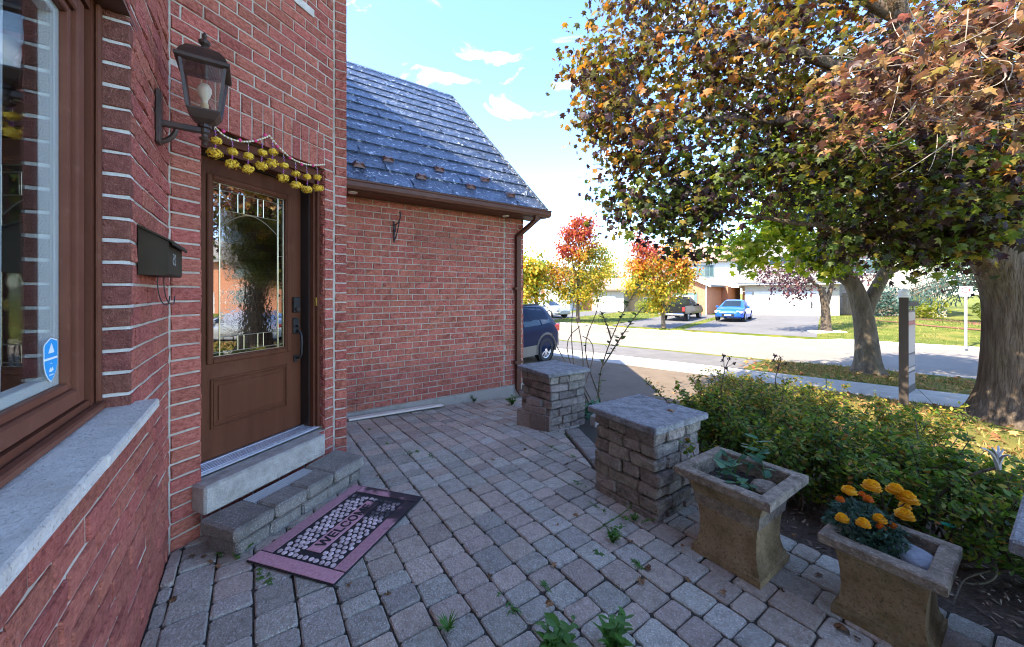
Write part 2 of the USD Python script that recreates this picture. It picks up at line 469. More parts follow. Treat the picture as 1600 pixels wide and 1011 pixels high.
mat("red_mulch", [(.16, .06, .035), (.28, .11, .07)], scale=12, rough=1, bump=.8, bscale=20, bdist=.05)
mat("asphalt", [(.125, .095, .068), (.175, .137, .10)], scale=2.2, detail=8, rough=.95, bump=.4, bscale=120, bdist=.01, speck=(70, .58, (.27, .22, .17), .5), dirt=(1.2, .52, (.09, .07, .052), .6), spec=.12)
mat("old_asphalt", [(.10, .095, .09), (.16, .15, .14)], scale=2.0, rough=.95, bump=.4, bscale=90, bdist=.01, speck=(90, .6, (.25, .24, .22), .5))
mat("far_asphalt", [(.11, .105, .10), (.15, .145, .14)], scale=.8, rough=.95, dirt=(.5, .55, (.2, .19, .18), .5))
mat("road_asphalt", [(.19, .165, .135), (.25, .22, .185)], scale=1.4, detail=8, rough=.95, bump=.25, bscale=80, bdist=.01, dirt=(.7, .54, (.13, .115, .095), .6), speck=(30, .58, (.30, .27, .23), .5), spec=.12)
mat("sidewalk_concrete", [(.33, .305, .265), (.43, .40, .35)], scale=3.5, detail=8, rough=.95, bump=.2, bscale=60, rnd=.06, dirt=(2.5, .56, (.23, .20, .155), .5), speck=(60, .6, (.24, .22, .19), .5), spec=.15)
mat("grass_green", [(.07, .10, .018), (.14, .17, .03), (.27, .24, .055)], scale=1.3, detail=8, rough=.95, bump=1, bscale=55, bdist=.06, dirt=(.6, .5, (.36, .25, .08), .6), spec=.1)
mat("grass_blades", [(.05, .11, .015), (.10, .19, .025), (.19, .25, .04), (.33, .29, .08)], rough=.7, island=True, trans=.35)
mat("dry_grass_blades", [(.10, .13, .02), (.26, .22, .05), (.38, .28, .09), (.34, .19, .06)], rough=.7, island=True, trans=.3)
mat("bark", [(.05, .036, .026), (.14, .105, .075), (.22, .17, .125)], scale=11, detail=9, rough=.98, bump=1.0, bscale=16, bdist=.12, stretch=(1.6, 1.6, .22), dirt=(3, .58, (.14, .135, .06), .5), spec=.1)
mat("smooth_bark", [(.085, .066, .046), (.18, .145, .105)], scale=9, rough=.95, bump=1.0, bscale=22, bdist=.05, stretch=(1, 1, .35), dirt=(4, .52, (.11, .125, .05), .5), spec=.1)
mat("twig_bark", [(.30, .24, .18), (.48, .41, .33)], scale=20, rough=.8)
mat("dark_twig", [(.05, .032, .022), (.10, .065, .045)], scale=30, rough=.85)
mat("maple_leaf", [(0, (.022, .010, .015)), (.24, (.055, .020, .024)), (.42, (.06, .05, .02)), (.56, (.115, .12, .02)), (.70, (.19, .16, .025)), (.84, (.31, .15, .025)), (.94, (.38, .12, .025)), (1, (.40, .25, .04))], rough=.55, island=True, trans=.45, spec=.3, tcol=(1.4, 1.3, .5))
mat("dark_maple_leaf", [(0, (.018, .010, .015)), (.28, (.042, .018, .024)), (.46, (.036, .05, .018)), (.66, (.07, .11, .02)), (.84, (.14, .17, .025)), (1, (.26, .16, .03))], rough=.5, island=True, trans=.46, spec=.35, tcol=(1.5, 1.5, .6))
mat("green_maple_leaf", [(0, (.06, .12, .015)), (.4, (.16, .24, .02)), (.75, (.30, .34, .03)), (1, (.40, .38, .05))], rough=.5, island=True, trans=.5, spec=.3, tcol=(1.6, 1.6, .7))
mat("orange_leaf", [(0, (.22, .24, .02)), (.3, (.42, .30, .03)), (.6, (.56, .27, .03)), (.85, (.56, .16, .025)), (1, (.48, .06, .03))], rough=.5, island=True, trans=.5, tcol=(1.5, 1.5, .9))
mat("red_leaf", [(0, (.20, .02, .025)), (.4, (.36, .045, .04)), (.75, (.45, .11, .035)), (1, (.40, .20, .04))], rough=.5, island=True, trans=.45, tcol=(1.6, 1.6, .9))
mat("yellow_green_leaf", [(0, (.10, .15, .018)), (.3, (.24, .26, .025)), (.65, (.46, .38, .035)), (1, (.55, .28, .03))], rough=.5, island=True, trans=.5, tcol=(1.6, 1.6, .9))
mat("purple_leaf", [(0, (.045, .018, .026)), (.6, (.10, .04, .05)), (1, (.19, .09, .08))], rough=.4, island=True, trans=.3)
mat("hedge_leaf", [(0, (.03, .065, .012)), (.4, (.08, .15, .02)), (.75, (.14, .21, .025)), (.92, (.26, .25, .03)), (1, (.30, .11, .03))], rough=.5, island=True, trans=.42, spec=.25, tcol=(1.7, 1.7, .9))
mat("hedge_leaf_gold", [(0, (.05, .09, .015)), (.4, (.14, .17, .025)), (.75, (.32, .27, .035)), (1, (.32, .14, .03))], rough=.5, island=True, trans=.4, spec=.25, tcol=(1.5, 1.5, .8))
mat("spruce_needle", [(0, (.03, .065, .05)), (.6, (.06, .12, .095)), (1, (.13, .20, .16))], rough=.6, island=True, trans=.15)
mat("bush_leaf", [(0, (.12, .16, .02)), (.6, (.25, .28, .03)), (1, (.36, .34, .05))], rough=.5, island=True, trans=.4, tcol=(1.6, 1.6, .9))
mat("far_leaf", [(0, (.03, .065, .018)), (.6, (.07, .12, .03)), (1, (.16, .17, .04))], rough=.6, island=True, trans=.35)
mat("weed_leaf", [(.05, .14, .02), (.10, .22, .035)], scale=40, rough=.45, trans=.3)
mat("herb_leaf", [(0, (.03, .10, .045)), (.6, (.06, .17, .08)), (1, (.12, .24, .12))], rough=.45, island=True, trans=.3)
mat("marigold_leaf", [(0, (.018, .05, .028)), (.6, (.035, .085, .045)), (1, (.06, .13, .07))], rough=.5, island=True, trans=.25)
mat("marigold_yellow", [(0, (.78, .36, .01)), (.6, (.85, .46, .015)), (1, (.88, .56, .03))], rough=.6, island=True, trans=.25)
mat("marigold_orange", [(0, (.62, .13, .01)), (1, (.78, .27, .015))], rough=.6, island=True, trans=.25)
mat("dead_leaf", [(.10, .05, .025), (.26, .14, .06)], scale=60, rough=.8, rnd=.5)
mat("litter_leaf", [(0, (.20, .09, .03)), (.4, (.38, .20, .06)), (.7, (.48, .30, .10)), (1, (.30, .08, .03))], rough=.8, island=True, trans=.2)
mat("door_brown", [(.082, .027, .013), (.112, .040, .019)], scale=14, detail=9, rough=.5, bump=.35, bscale=120, bdist=.004, stretch=(1, 1, .10), spec=.13, dirt=(4, .55, (.15, .064, .035), .5))
mat("frame_brown", [(.085, .028, .015), (.115, .041, .022)], scale=6, rough=.55, bump=.08, bscale=90, bdist=.003, stretch=(1, 1, .3), spec=.13)
mat("window_brown", [(.105, .036, .02), (.145, .055, .031)], scale=7, detail=8, rough=.5, bump=.1, bscale=60, bdist=.003, dirt=(14, .57, (.22, .115, .075), .4), spec=.13)
mat("dark_trim", [(.02, .013, .011), (.03, .02, .016)], scale=6, rough=.45)
mat("gutter_brown", [(.085, .035, .02), (.12, .05, .03)], scale=5, rough=.45, dirt=(5, .56, (.17, .085, .055), .45), spec=.25)
mat("lantern_bronze", [(.022, .015, .012), (.06, .032, .02)], scale=14, rough=.42, bump=.2, bscale=90, bdist=.002, spec=.4)
mat("black_metal", [(.012, .012, .012), (.022, .021, .02)], scale=18, rough=.4)
mat("mailbox_metal", [(.030, .022, .014), (.046, .034, .020)], scale=10, rough=.55, dirt=(20, .6, (.08, .065, .04), .4), spec=.1)
mat("roof_metal", [(.038, .053, .082), (.10, .132, .185)], scale=17, detail=8, rough=.26, bump=1.0, bscale=15, bdist=.05, spec=.85, metallic=.45, rnd=.22, speck=(13, .60, (.62, .64, .66), .8), dirt=(24, .56, (.02, .03, .05), .6))
mat("snow_guard", [(.12, .05, .035), (.17, .075, .05)], scale=12, rough=.3)
mat("threshold_metal", [(.55, .56, .60), (.68, .69, .73)], scale=30, rough=.32, metallic=.8)
mat("grate_metal", [(.38, .37, .35), (.5, .49, .46)], scale=40, rough=.45, metallic=.5)
mat("mat_rubber", [(.012, .012, .012), (.03, .028, .03)], scale=30, rough=.8, bump=.4, bscale=200, bdist=.003)
plain("brass", (.55, .38, .12), .3, metallic=1.0)
plain("came_metal", (.62, .55, .38), .3, metallic=.9)
plain("white_vinyl", (.72, .74, .72), .45)
plain("pot_light", (.75, .73, .68), .5)
mat("white_board", [(.62, .56, .45), (.72, .67, .56)], scale=9, rough=.6, stretch=(1, 1, 1), dirt=(6, .62, (.35, .25, .15), .5))
mat("curtain", [(.74, .76, .75), (.80, .82, .81)], scale=10, rough=.9, trans=.2)
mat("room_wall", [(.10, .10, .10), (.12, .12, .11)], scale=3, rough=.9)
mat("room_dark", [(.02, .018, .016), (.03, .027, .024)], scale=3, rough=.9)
plain("bulb_glass", (.8, .78, .7), .05, spec=.8)
plain("socket", (.7, .6, .4), .5)
pane("clear_pane", 1.5, (.92, .95, .94), base=.02)
pane("window_pane", 1.5, (.93, .96, .95), base=.03)
pane("lantern_pane", 1.6, (.80, .76, .68), base=.12)
pane("door_pane", 2.0, (.35, .35, .33), wavy=.10, wscale=34, base=.26)
pane("bevel_pane", 2.0, (.35, .35, .33), wavy=.02, wscale=8, base=.26)
pane("car_pane", 1.7, (.10, .12, .12), base=.06)
# ================================================================== ground and street
sl = np.unique(np.r_[np.linspace(-160, -40, 13), np.linspace(-40, 40, 81), np.linspace(40, 160, 13)])
wl = np.unique(np.r_[np.linspace(-120, -6, 12), np.linspace(-6, 14, 41), [k[0] for k in ZK], np.linspace(23, 60, 60), np.linspace(60, 420, 12)])
S_, W_ = np.meshgrid(sl, wl, indexing="ij")
Pg = S_[..., None] * dS + W_[..., None] * dW + zt(S_, W_)[..., None] * UP
struct("ground", sheet(Pg), M["grass_green"], smooth=25)


def strip(s0, s1, w0, w1, dz, ns=30, nw=14, edge=None):
    ss, ww = np.linspace(s0, s1, ns), np.linspace(w0, w1, nw)
    A, B = np.meshgrid(ss, ww, indexing="ij")
    if edge is not None:
        A = A + edge(A, B)
    return sheet(A[..., None] * dS + B[..., None] * dW + (zt(A, B) + dz)[..., None] * UP)


rs, rw = np.meshgrid(np.linspace(-150, 150, 60), np.linspace(14.62, 22.72, 12), indexing="ij")
crown = 0.05 * (1 - ((rw - 18.67) / 4.05) ** 2)
struct("road", sheet(rs[..., None] * dS + rw[..., None] * dW + (-.80 + crown)[..., None] * UP), M["road_asphalt"], smooth=30)
for w0, w1, dips in ((14.40, 14.60, [(-9.3, -1.6), (8, 12)]), (22.74, 22.92, [(-20, -15.5), (-10.9, -6.9), (-6.4, -.3)])):
    ks = np.arange(-150, 150.1, .5)
    top = np.full(len(ks), -.645)
    for d0, d1 in dips:
        top = np.minimum(top, np.where((ks > d0) & (ks < d1), -.755, np.where((ks > d0 - .8) & (ks < d1 + .8), -.70, 9)))
    ms = []
    inner, outer = (w1, w0) if w0 < 18 else (w0, w1)
    prof = [(outer, -.9), (outer, 0), (inner - .05 * np.sign(inner - outer), 0), (inner, -.03), (inner, -.9)]
    P = np.stack([ks[:, None] * dS + np.full(len(ks), p[0])[:, None] * dW + (top + p[1])[:, None] * UP if p[1] > -.5 else ks[:, None] * dS + p[0] * dW + (-.9) * UP * np.ones((len(ks), 1)) for p in prof], 1)
    struct("kerb", sheet(P), M["sidewalk_concrete"])
struct("driveway", strip(-9.0, -1.9, 4.85, 10.3, .006, 20, 14), M["asphalt"], smooth=30)
struct("driveway_apron", strip(-9.2, -1.75, 11.85, 14.42, .008, 20, 8, lambda A, B: (A > -5) * .35 * ((B - 11.85) / 2.57) ** 2 - (A < -5) * .35 * ((B - 11.85) / 2.57) ** 2), M["old_asphalt"], smooth=30)
struct("far_driveway", strip(-10.8, -7.0, 22.95, 37.0, .008), M["far_asphalt"], smooth=30)
struct("far_driveway", strip(-6.3, -.35, 22.95, 39.2, .008), M["far_asphalt"], smooth=30)
struct("far_driveway", strip(-19.6, -16.2, 22.95, 37.2, .008), M["far_asphalt"], smooth=30)
side = Thing("sidewalk", None, None, kind="structure")
for k in range(-16, 22):
    s0 = k * 1.52
    ss = np.linspace(s0 + .008, s0 + 1.512, 3); ww = np.linspace(10.3, 11.85, 3)
    A, B = np.meshgrid(ss, ww, indexing="ij")
    top = A[..., None] * dS + B[..., None] * dW + (zt(A, B) + .016)[..., None] * UP
    v, f = sheet(top)
    ring = [0, 1, 2, 5, 8, 7, 6, 3]
    low = v[ring] - UP * .06
    g = [[ring[i], ring[(i + 1) % 8], 9 + (i + 1) % 8] for i in range(8)] + [[ring[i], 9 + (i + 1) % 8, 9 + i] for i in range(8)]
    side.part("slab", (np.vstack([v, low]), np.vstack([f, g])), M["sidewalk_concrete"])

# ================================================================== terrace
al, bl = np.linspace(-2.5, 4.90, 38), np.linspace(-.40, 4.0, 24)
A, B = np.meshgrid(al, bl, indexing="ij")
patio_poly = Polygon([(-.6, -.385), (2.84, -.385), (3.53, .58), (3.55, .68), (4.89, .68), (4.89, 3.62), (3.62, 3.62), (3.0, 2.98), (2.98, 2.70), (2.0, 2.26), (1.42, 2.64), (-.6, 2.66)])
bb = np.minimum(B, 2.66 + np.clip((A - 2.5) * 1.5, 0, .96))
base = sheet(A[..., None] * dA + bb[..., None] * dB + (zg(A, bb) - .014)[..., None] * UP)
terrace = Thing("terrace", None, None, kind="structure")
terrace.part("joint_sand", base, M["joint_sand"], kind="stuff")
rng = np.random.default_rng(11)
pavers = []
row = 0.167
for r in range(-3, 26):
    b0 = r * row
    a = -.62 + rng.uniform(0, .2)
    while a < 4.95:
        L = rng.choice([.11, .162, .162, .135, .19])
        q = sbox(a + .004, b0 + .004, a + L - .004, b0 + row - .004).intersection(patio_poly)
        if q.geom_type == "Polygon" and q.area > .0012:
            c = q.centroid
            q = q.simplify(.002).convex_hull
            q = q.buffer(-.012, join_style=2).buffer(.012, quad_segs=1) if q.buffer(-.015).area > 0 else q
            pts = np.array(q.exterior.coords)[:-1]
            if len(pts) <= 12:
                P = c.x * dA + c.y * dB
                dep = math.hypot(P[0], P[1])
                u = (P[0] / P[1]) if P[1] > .2 else 9
                vis = q.area / max(dep, .6) ** 3 if P[1] > .9 and abs(u) < 1.1 else q.area / dep ** 3 * .01
                pavers.append((vis, pts, c))
        a += L
pavers.sort(key=lambda x: -x[0])
rest = {0: [], 1: []}
for i, (vis, pts, c) in enumerate(pavers):
    t = rng.random() < .42 + .25 * (math.sin(c.x * 2.3) * math.cos(c.y * 3.1))
    k = int(t)
    pts = pts + rng.normal(0, .0017, pts.shape)
    z = float(zg(c.x, c.y)) + rng.normal(0, .0022)
    sl = [float(zg(c.x + .1, c.y) - zg(c.x - .1, c.y)) / .2 + rng.normal(0, .006), float(zg(c.x, c.y + .1) - zg(c.x, c.y - .1)) / .2 + rng.normal(0, .006)]
    O = UP * (z - sl[0] * c.x - sl[1] * c.y)
    m = prism(pts, -.05, 0, .006, O, dA + UP * sl[0], dB + UP * sl[1], UP)
    if i < 300:
        terrace.part("paver", m, M["paver_pink" if k else "paver_grey"])
    else:
        rest[k].append(m)
terrace.part("small_pavers", merge(rest[0]), M["paver_grey"], kind="stuff")
terrace.part("small_pavers", merge(rest[1]), M["paver_pink"], kind="stuff")
# edging stones of the step down between the two near pillars
e0, e1 = np.array([2.98, 2.735]), np.array([1.93, 2.24])
edge_dir = (e1 - e0) / np.linalg.norm(e1 - e0)
eU = dA * edge_dir[0] + dB * edge_dir[1]
eV = np.cross(UP, eU)
if eV @ dB < 0:
    eV = -eV
pos = 0.0
while pos < 1.02:
    L = rng.uniform(.2, .27)
    terrace.part("edging_stone", cbx((pos + .003, 0, -.16), (pos + L - .003, .17, .022 + rng.normal(0, .003)), .012, ab(*e0), eU, eV, UP, .002, rng), M["step_stone"])
    pos += L

# ================================================================== house
C1 = np.array([-1.936, 2.113, 0.0])
eT, eN = np.array([.329, .944, 0]), np.array([.944, -.329, 0])
c1a, c1b = toab(C1[0], C1[1])
WB = c1b                                    # plane of the window wall
WA = 2.05                                   # corner of the window opening
LT = 1.198                                  # length of the door wall
K = C1 + eT * LT
ka, kb = toab(K[0], K[1])
house = Thing("brick_house", "red brick house with brown front door in an angled wall and brown framed window", "house", (C1[0], C1[1], 0))
M_far = usdkit.material(stage, "/World/Looks/far_brick", {
    "g": ("geometry", {}), "x": ("separate_xyz", {}), "c": ("combine_xyz", {}), "m": ("math", {"math_type": "multiply", "value2": .75}), "ad": ("math", {"math_type": "add"}),
    "b": ("brick_texture", {"scale": 1.0, "brick_width": .215, "row_height": .082, "mortar_size": .006, "color1": (.36, .10, .07), "color2": (.25, .07, .05), "mortar": (.5, .45, .38)}),
    "p": ("principled_bsdf", {"roughness": .9, "specular_ior_level": .3})},
    [("g.position", "x.vector"), ("x.x", "ad.value1"), ("x.y", "m.value1"), ("m.value", "ad.value2"), ("ad.value", "c.x"), ("x.z", "c.y"), ("c.vector", "b.vector"), ("b.color", "p.base_color")], surface="p.BSDF")
foot = Polygon([(-4.5, WB), (c1a, WB), (ka, kb), (ka, kb + .107), (4.88, kb + .107), (4.88, -.42), (12, -.42), (12, -7), (-4.5, -7)])
core = foot.buffer(-.02, join_style=2)
hall = Polygon([(c1a - .1, WB + .2), (ka, kb + .3), (ka + .2, kb - .12), (ka + .25, -1.2), (c1a - .1, -1.2)])
room = sbox(-3.5, -1.9, c1a - .2, WB + .3)
lower = core.difference(hall).difference(room)
house.part("wall", extrude(core, 2.86, 6.0, UP * 0, dA, dB, UP), M_far)
for g in getattr(lower, "geoms", [lower]):
    if g.area > .05:
        house.part("wall", extrude(g, -.5, 2.86, UP * 0, dA, dB, UP), M_far)
# interior surfaces behind the window and the door
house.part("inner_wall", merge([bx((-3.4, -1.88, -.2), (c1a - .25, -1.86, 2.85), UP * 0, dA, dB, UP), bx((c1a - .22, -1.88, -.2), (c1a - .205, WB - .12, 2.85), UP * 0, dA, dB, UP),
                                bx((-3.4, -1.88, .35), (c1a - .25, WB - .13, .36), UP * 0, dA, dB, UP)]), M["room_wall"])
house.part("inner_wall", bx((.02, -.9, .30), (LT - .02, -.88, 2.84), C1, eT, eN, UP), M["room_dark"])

# ---- eaves and roof of the two-storey part
ea, eb, ez, rb, rz = (-5.0, 12.5), .90, 6.02, -3.7, 9.2
rp = np.array([[ea[0], eb, ez], [ea[1], eb, ez], [ea[1] - 3, rb, rz], [ea[0] + 3, rb, rz], [ea[0], 2 * rb - eb, ez], [ea[1], 2 * rb - eb, ez]])
rv = np.vstack([frame_pts(rp, UP * 0, dA, dB, UP), frame_pts(rp - [0, 0, .18], UP * 0, dA, dB, UP)])
rf = [[0, 1, 2], [0, 2, 3], [4, 3, 2], [4, 2, 5], [0, 3, 4], [1, 5, 2], [6, 8, 7], [6, 9, 8], [10, 8, 9], [10, 11, 8], [6, 10, 9], [7, 8, 11],
      [0, 6, 7], [0, 7, 1], [1, 7, 11], [1, 11, 5], [5, 11, 10], [5, 10, 4], [4, 10, 6], [4, 6, 0]]
house.part("roof", (rv, np.array(rf)), M["roof_metal"])
house.part("soffit", bx((-4.9, -7.6, 5.80), (12.4, .78, 5.86), UP * 0, dA, dB, UP), M["gutter_brown"])


# ---- bricks
def brick(u0, u1, z0, z1, n, O, U, N, rng, rough=.0035, ch=.0032):
    eu, ez_ = ch / (u1 - u0), ch / (z1 - z0)
    gu = np.array([0, eu * 1.2, rng.uniform(.35, .65), 1 - eu * 1.2, 1]); gz = np.array([0, ez_ * 1.2, 1 - ez_ * 1.2, 1])
    G = np.stack(np.meshgrid(u0 + gu * (u1 - u0), z0 + gz * (z1 - z0), indexing="ij"), -1)
    d = n + np.clip(rng.normal(0, rough, (5, 4)), -.0018, .006)
    d[0] = d[-1] = d[:, 0] = d[:, -1] = 0
    bd = np.ones((5, 4), bool); bd[1:-1, 1:-1] = False
    d[bd] = n - ch + rng.normal(0, .0006, bd.sum())
    G = G + rng.normal(0, .0012, G.shape)
    p = np.concatenate([G, d[..., None]], -1)
    v, f = sheet(p)
    loop = [i * 4 for i in range(5)] + [16 + j for j in range(1, 4)] + [i * 4 + 3 for i in range(3, -1, -1)] + [j for j in range(2, 0, -1)]
    back = v[loop].copy(); back[:, 2] = n - .035
    k = len(loop)
    g = [[loop[i], loop[(i + 1) % k], 20 + (i + 1) % k] for i in range(k)] + [[loop[i], 20 + (i + 1) % k, 20 + i] for i in range(k)]
    return frame_pts(np.vstack([v, back]), O, U, UP, N), np.vstack([f, g])


def wall_bricks(out, O, U, N, u0, u1, z0, z1, course, blen, holes, rng, material, joint=.0115, n=0.0, bond=True, soldier=False, start=0.0, rough=.0035):
    rows = int(math.ceil((z1 - z0) / course - .2))
    for r in range(rows):
        za, zb = z0 + r * course + joint / 2, min(z0 + (r + 1) * course, z1) - joint / 2
        if zb - za < .02:
            continue
        x = u0 - (blen / 2 if (bond and r % 2) else 0) - start
        while x < u1 - .004:
            xe = x + blen * (1 + (rng.normal(0, .03) if bond else 0))
            parts = [(max(x, u0), min(xe, u1))]
            for (h0, h1, g0, g1) in holes:
                if za < g1 - .01 and zb > g0 + .01:
                    q = []
                    for p0, p1 in parts:
                        if p1 <= h0 or p0 >= h1:
                            q.append((p0, p1))
                        else:
                            if p0 < h0: q.append((p0, h0))
                            if p1 > h1: q.append((h1, p1))
                    parts = q
            for p0, p1 in parts:
                if p1 - p0 > .03:
                    m = brick(p0 + joint / 2, p1 - joint / 2, za, zb, n + rng.normal(0, .0012), O, U, N, rng, rough)
                    c = O + U * (p0 + p1) / 2 + UP * (za + zb) / 2
                    rel = c - np.array([0, 0, EYE])
                    dist = np.linalg.norm(rel)
                    ox, oy = 800 + F * rel[0] / max(rel[1], .05), HZ - F * rel[2] / max(rel[1], .05)
                    seen = 1.0 if (rel[1] > .2 and -60 < ox < 1660 and -60 < oy < 1070) else .01
                    face = abs(rel @ N) / dist
                    out.append((seen * (p1 - p0) * (zb - za) * face / dist ** 2, m, material))
            x = xe


def place_bricks(t, parent, out, cap=300):
    out.sort(key=lambda x: -x[0])
    left = {}
    for i, (_, m, mt) in enumerate(out):
        if i < cap:
            t.part("brick", m, M[mt], parent)
        else:
            left.setdefault(mt, []).append(m)
    for mt, ms in left.items():
        t.part("small_bricks", merge(ms), M[mt], parent, kind="stuff")


rng = np.random.default_rng(21)
hb = []
nW = -dA                                    # along the window wall towards the camera
SILL = 1.035
# window wall: u measured from the inner corner towards the camera
wall_bricks(hb, C1, nW, dB, .006, c1a - WA, SILL - .04, 3.35, .0845, .213, [], rng, "red_brick", start=.03)
wall_bricks(hb, C1, nW, dB, .006, 3.0, -.10, SILL - .045, .0845, .213, [], rng, "red_brick", start=.03)
wall_bricks(hb, C1, nW, dB, c1a - WA, 3.0, 2.56, 2.76, .20, .080, [], rng, "red_brick", bond=False)
wall_bricks(hb, C1, nW, dB, c1a - WA, 3.0, 2.76, 3.35, .0845, .213, [], rng, "red_brick")
# the reveal at the right side of the window
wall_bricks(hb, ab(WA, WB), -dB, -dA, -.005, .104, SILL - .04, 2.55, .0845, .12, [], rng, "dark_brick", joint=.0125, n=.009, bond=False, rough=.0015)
# door wall
D0, D1 = .1697, 1.0946
wall_bricks(hb, C1, eT, eN, .004, D0, -.10, 2.80, .0845, D0, [], rng, "red_brick", bond=False)
wall_bricks(hb, C1, eT, eN, D1, LT - .003, -.02, 2.80, .0845, LT - D1, [], rng, "red_brick", bond=False)
wall_bricks(hb, C1, eT, eN, D0, D1, 2.505, 2.672, .167, .0775, [], rng, "red_brick", bond=False, joint=.008)
wall_bricks(hb, C1, eT, eN, D0, D1, 2.672, 2.80, .128, .0775, [], rng, "red_brick", bond=False, joint=.008)
wall_bricks(hb, C1, eT, eN, .004, LT - .003, 2.80, 4.2, .0845, .213, [], rng, "red_brick", start=.05)
wall_bricks(hb, C1, eT, eN, D0, D1, -.02, .32, .0845, .213, [], rng, "red_brick")
# door reveals, right hand one in view
wall_bricks(hb, C1 + eT * D1, -eN, -eT, .004, .07, .35, 2.505, .0845, .07, [], rng, "red_brick", bond=False)
wall_bricks(hb, C1 + eT * D0, -eN, eT, .004, .07, .35, 2.505, .0845, .07, [], rng, "red_brick", bond=False)
# narrow return towards the garage
wall_bricks(hb, K, dB, -dA, .004, .107, -.05, 4.2, .0845, .107, [], rng, "red_brick", bond=False)
mort = []
MN0, MN1 = -.11, -.0056
for (u0, u1, z0, z1) in ((0, c1a - WA - .012, SILL - .05, 3.4), (0, 3.3, -.4, SILL - .042), (c1a - WA - .012, 3.3, 2.56, 3.4)):
    mort.append(bx((u0, z0, MN0), (u1, z1, MN1), C1, nW, UP, dB))
for (u0, u1, z0, z1) in ((0, D0 - .011, -.4, 4.25), (D1 + .011, LT - .011, -.4, 4.25), (D0 - .0112, D1 + .0112, 2.513, 4.25), (D0 - .0112, D1 + .0112, -.4, .315)):
    mort.append(bx((u0, z0, MN0), (u1, z1, MN1), C1, eT, UP, eN))
mort.append(bx((-.02, -.4, -.10), (.1, 4.25, -.0056), K, dB, UP, -dA))
wallp = house.part("brick_wall", merge(mort), M["mortar"])
house.part("reveal_mortar", merge([bx((SILL, .004, -.05), (2.56, .1, .0030), ab(WA, WB), UP, -dB, -dA), bx((SILL + .01, .088, .0032), (2.54, .0985, .013), ab(WA, WB), UP, -dB, -dA)]), M["white_mortar"], wallp)
place_bricks(house, wallp, hb)
# steel lintel over the window
house.part("lintel", bx((c1a - WA - .1, 2.545, -.10), (3.2, 2.557, -.002), C1, nW, UP, dB), M["gutter_brown"])
# stone sill in two pieces
for a0, a1 in ((1.445, 2.11), (.35, 1.436), (-1.2, .344)):
    v, f = cbx((a0, WB - .095, SILL - .04), (a1, WB + .072, SILL), .006, UP * 0, dA, dB, UP, .0015, rng)
    house.part("stone_sill", (v, f), M["sill_stone"])

# ---- window
FW = WB - .092
win = house.part("window", merge([bx((1.985, FW - .06, SILL + .004), (WA - .012, FW, 2.545), UP * 0, dA, dB, UP), bx((-1.2, FW - .06, SILL + .002), (1.985, FW - .004, SILL + .048), UP * 0, dA, dB, UP),
                                  bx((-1.2, FW - .06, 2.495), (1.985, FW - .002, 2.545), UP * 0, dA, dB, UP)]), M["frame_brown"])
house.part("sill_nosing", cbx((-1.2, FW + .0005, SILL + .0015), (WA - .014, FW + .030, SILL + .028), .006, UP * 0, dA, dB, UP), M["window_brown"], win)
house.part("brick_mould", cbx((WA - .042, FW + .0006, SILL + .03), (WA - .0135, FW + .018, 2.54), .006, UP * 0, dA, dB, UP), M["window_brown"], win)


def sash(a0, a1, z0, z1, b0, b1, wd, ch=.006):
    return merge([cbx((a1 - wd, b0, z0), (a1, b1, z1), ch, UP * 0, dA, dB, UP), cbx((a0, b0 + .0005, z0 + .0005), (a1 - wd - .0005, b1 - .0005, z0 + wd), ch, UP * 0, dA, dB, UP),
                  cbx((a0, b0 + .0005, z1 - wd), (a1 - wd - .0005, b1 - .0005, z1 - .0005), ch, UP * 0, dA, dB, UP)])


house.part("sash", sash(-1.2, 1.962, SILL + .05, 2.492, FW - .05, FW - .010, .058), M["window_brown"], win)
house.part("glazing_bead", sash(-1.2, 1.906, SILL + .106, 2.436, FW - .052, FW - .026, .026, .004), M["window_brown"], win)
house.part("inner_frame", sash(-1.2, 1.882, SILL + .130, 2.412, FW - .085, FW - .048, .034, .003), M["white_vinyl"], win)
house.part("pane", bx((-1.2, FW - .047, SILL + .13), (1.885, FW - .043, 2.414), UP * 0, dA, dB, UP), M["window_pane"], win)
cw = []
aa = np.linspace(-1.2, 1.78, 250)
fold = .022 * np.sin(aa * 62) + .012 * np.sin(aa * 23 + 1)
zz = np.linspace(.95, 2.5, 5)
P = np.stack([np.stack([aa, FW - .135 + fold * (0.7 + .3 * k / 4), np.full_like(aa, z)], -1) for k, z in enumerate(zz)], 1)
cv, cf = sheet(P)
cutn = 240
house.part("curtain", (frame_pts(cv, UP * 0, dA, dB, UP), cf), M["curtain"], win, smooth=True)
# security sticker on the pane
SB = FW - .0425
sh = Polygon([(1.648, 1.305), (1.655, 1.312), (1.695, 1.328), (1.740, 1.318), (1.745, 1.31), (1.745, 1.245), (1.735, 1.22), (1.717, 1.2), (1.697, 1.188), (1.675, 1.202), (1.658, 1.222), (1.648, 1.248)])
plain("sticker_blue", (.01, .30, .62), .4)
plain("sticker_white", (.78, .80, .80), .5)
O0 = dB * SB + dA * .105
stk = solo("window_sticker", extrude(sh, 0, .0006, O0, dA, UP, dB), M["sticker_white"], "blue and white shield shaped sticker in the corner of the window pane", "sticker")
sp_ = str(stk.GetPath())
put(sp_ + "/blue_field", merge([extrude(sh.buffer(-.003).intersection(sbox(1.6, 1.266, 1.8, 1.4)), .0006, .0011, O0, dA, UP, dB), extrude(sh.buffer(-.003).intersection(sbox(1.6, 1.1, 1.8, 1.259)), .0006, .0011, O0, dA, UP, dB)]), M["sticker_blue"])
put(sp_ + "/white_triangle", extrude(Polygon([(1.676, 1.280), (1.718, 1.280), (1.698, 1.312)]), .0011, .0015, O0, dA, UP, dB), M["sticker_white"])
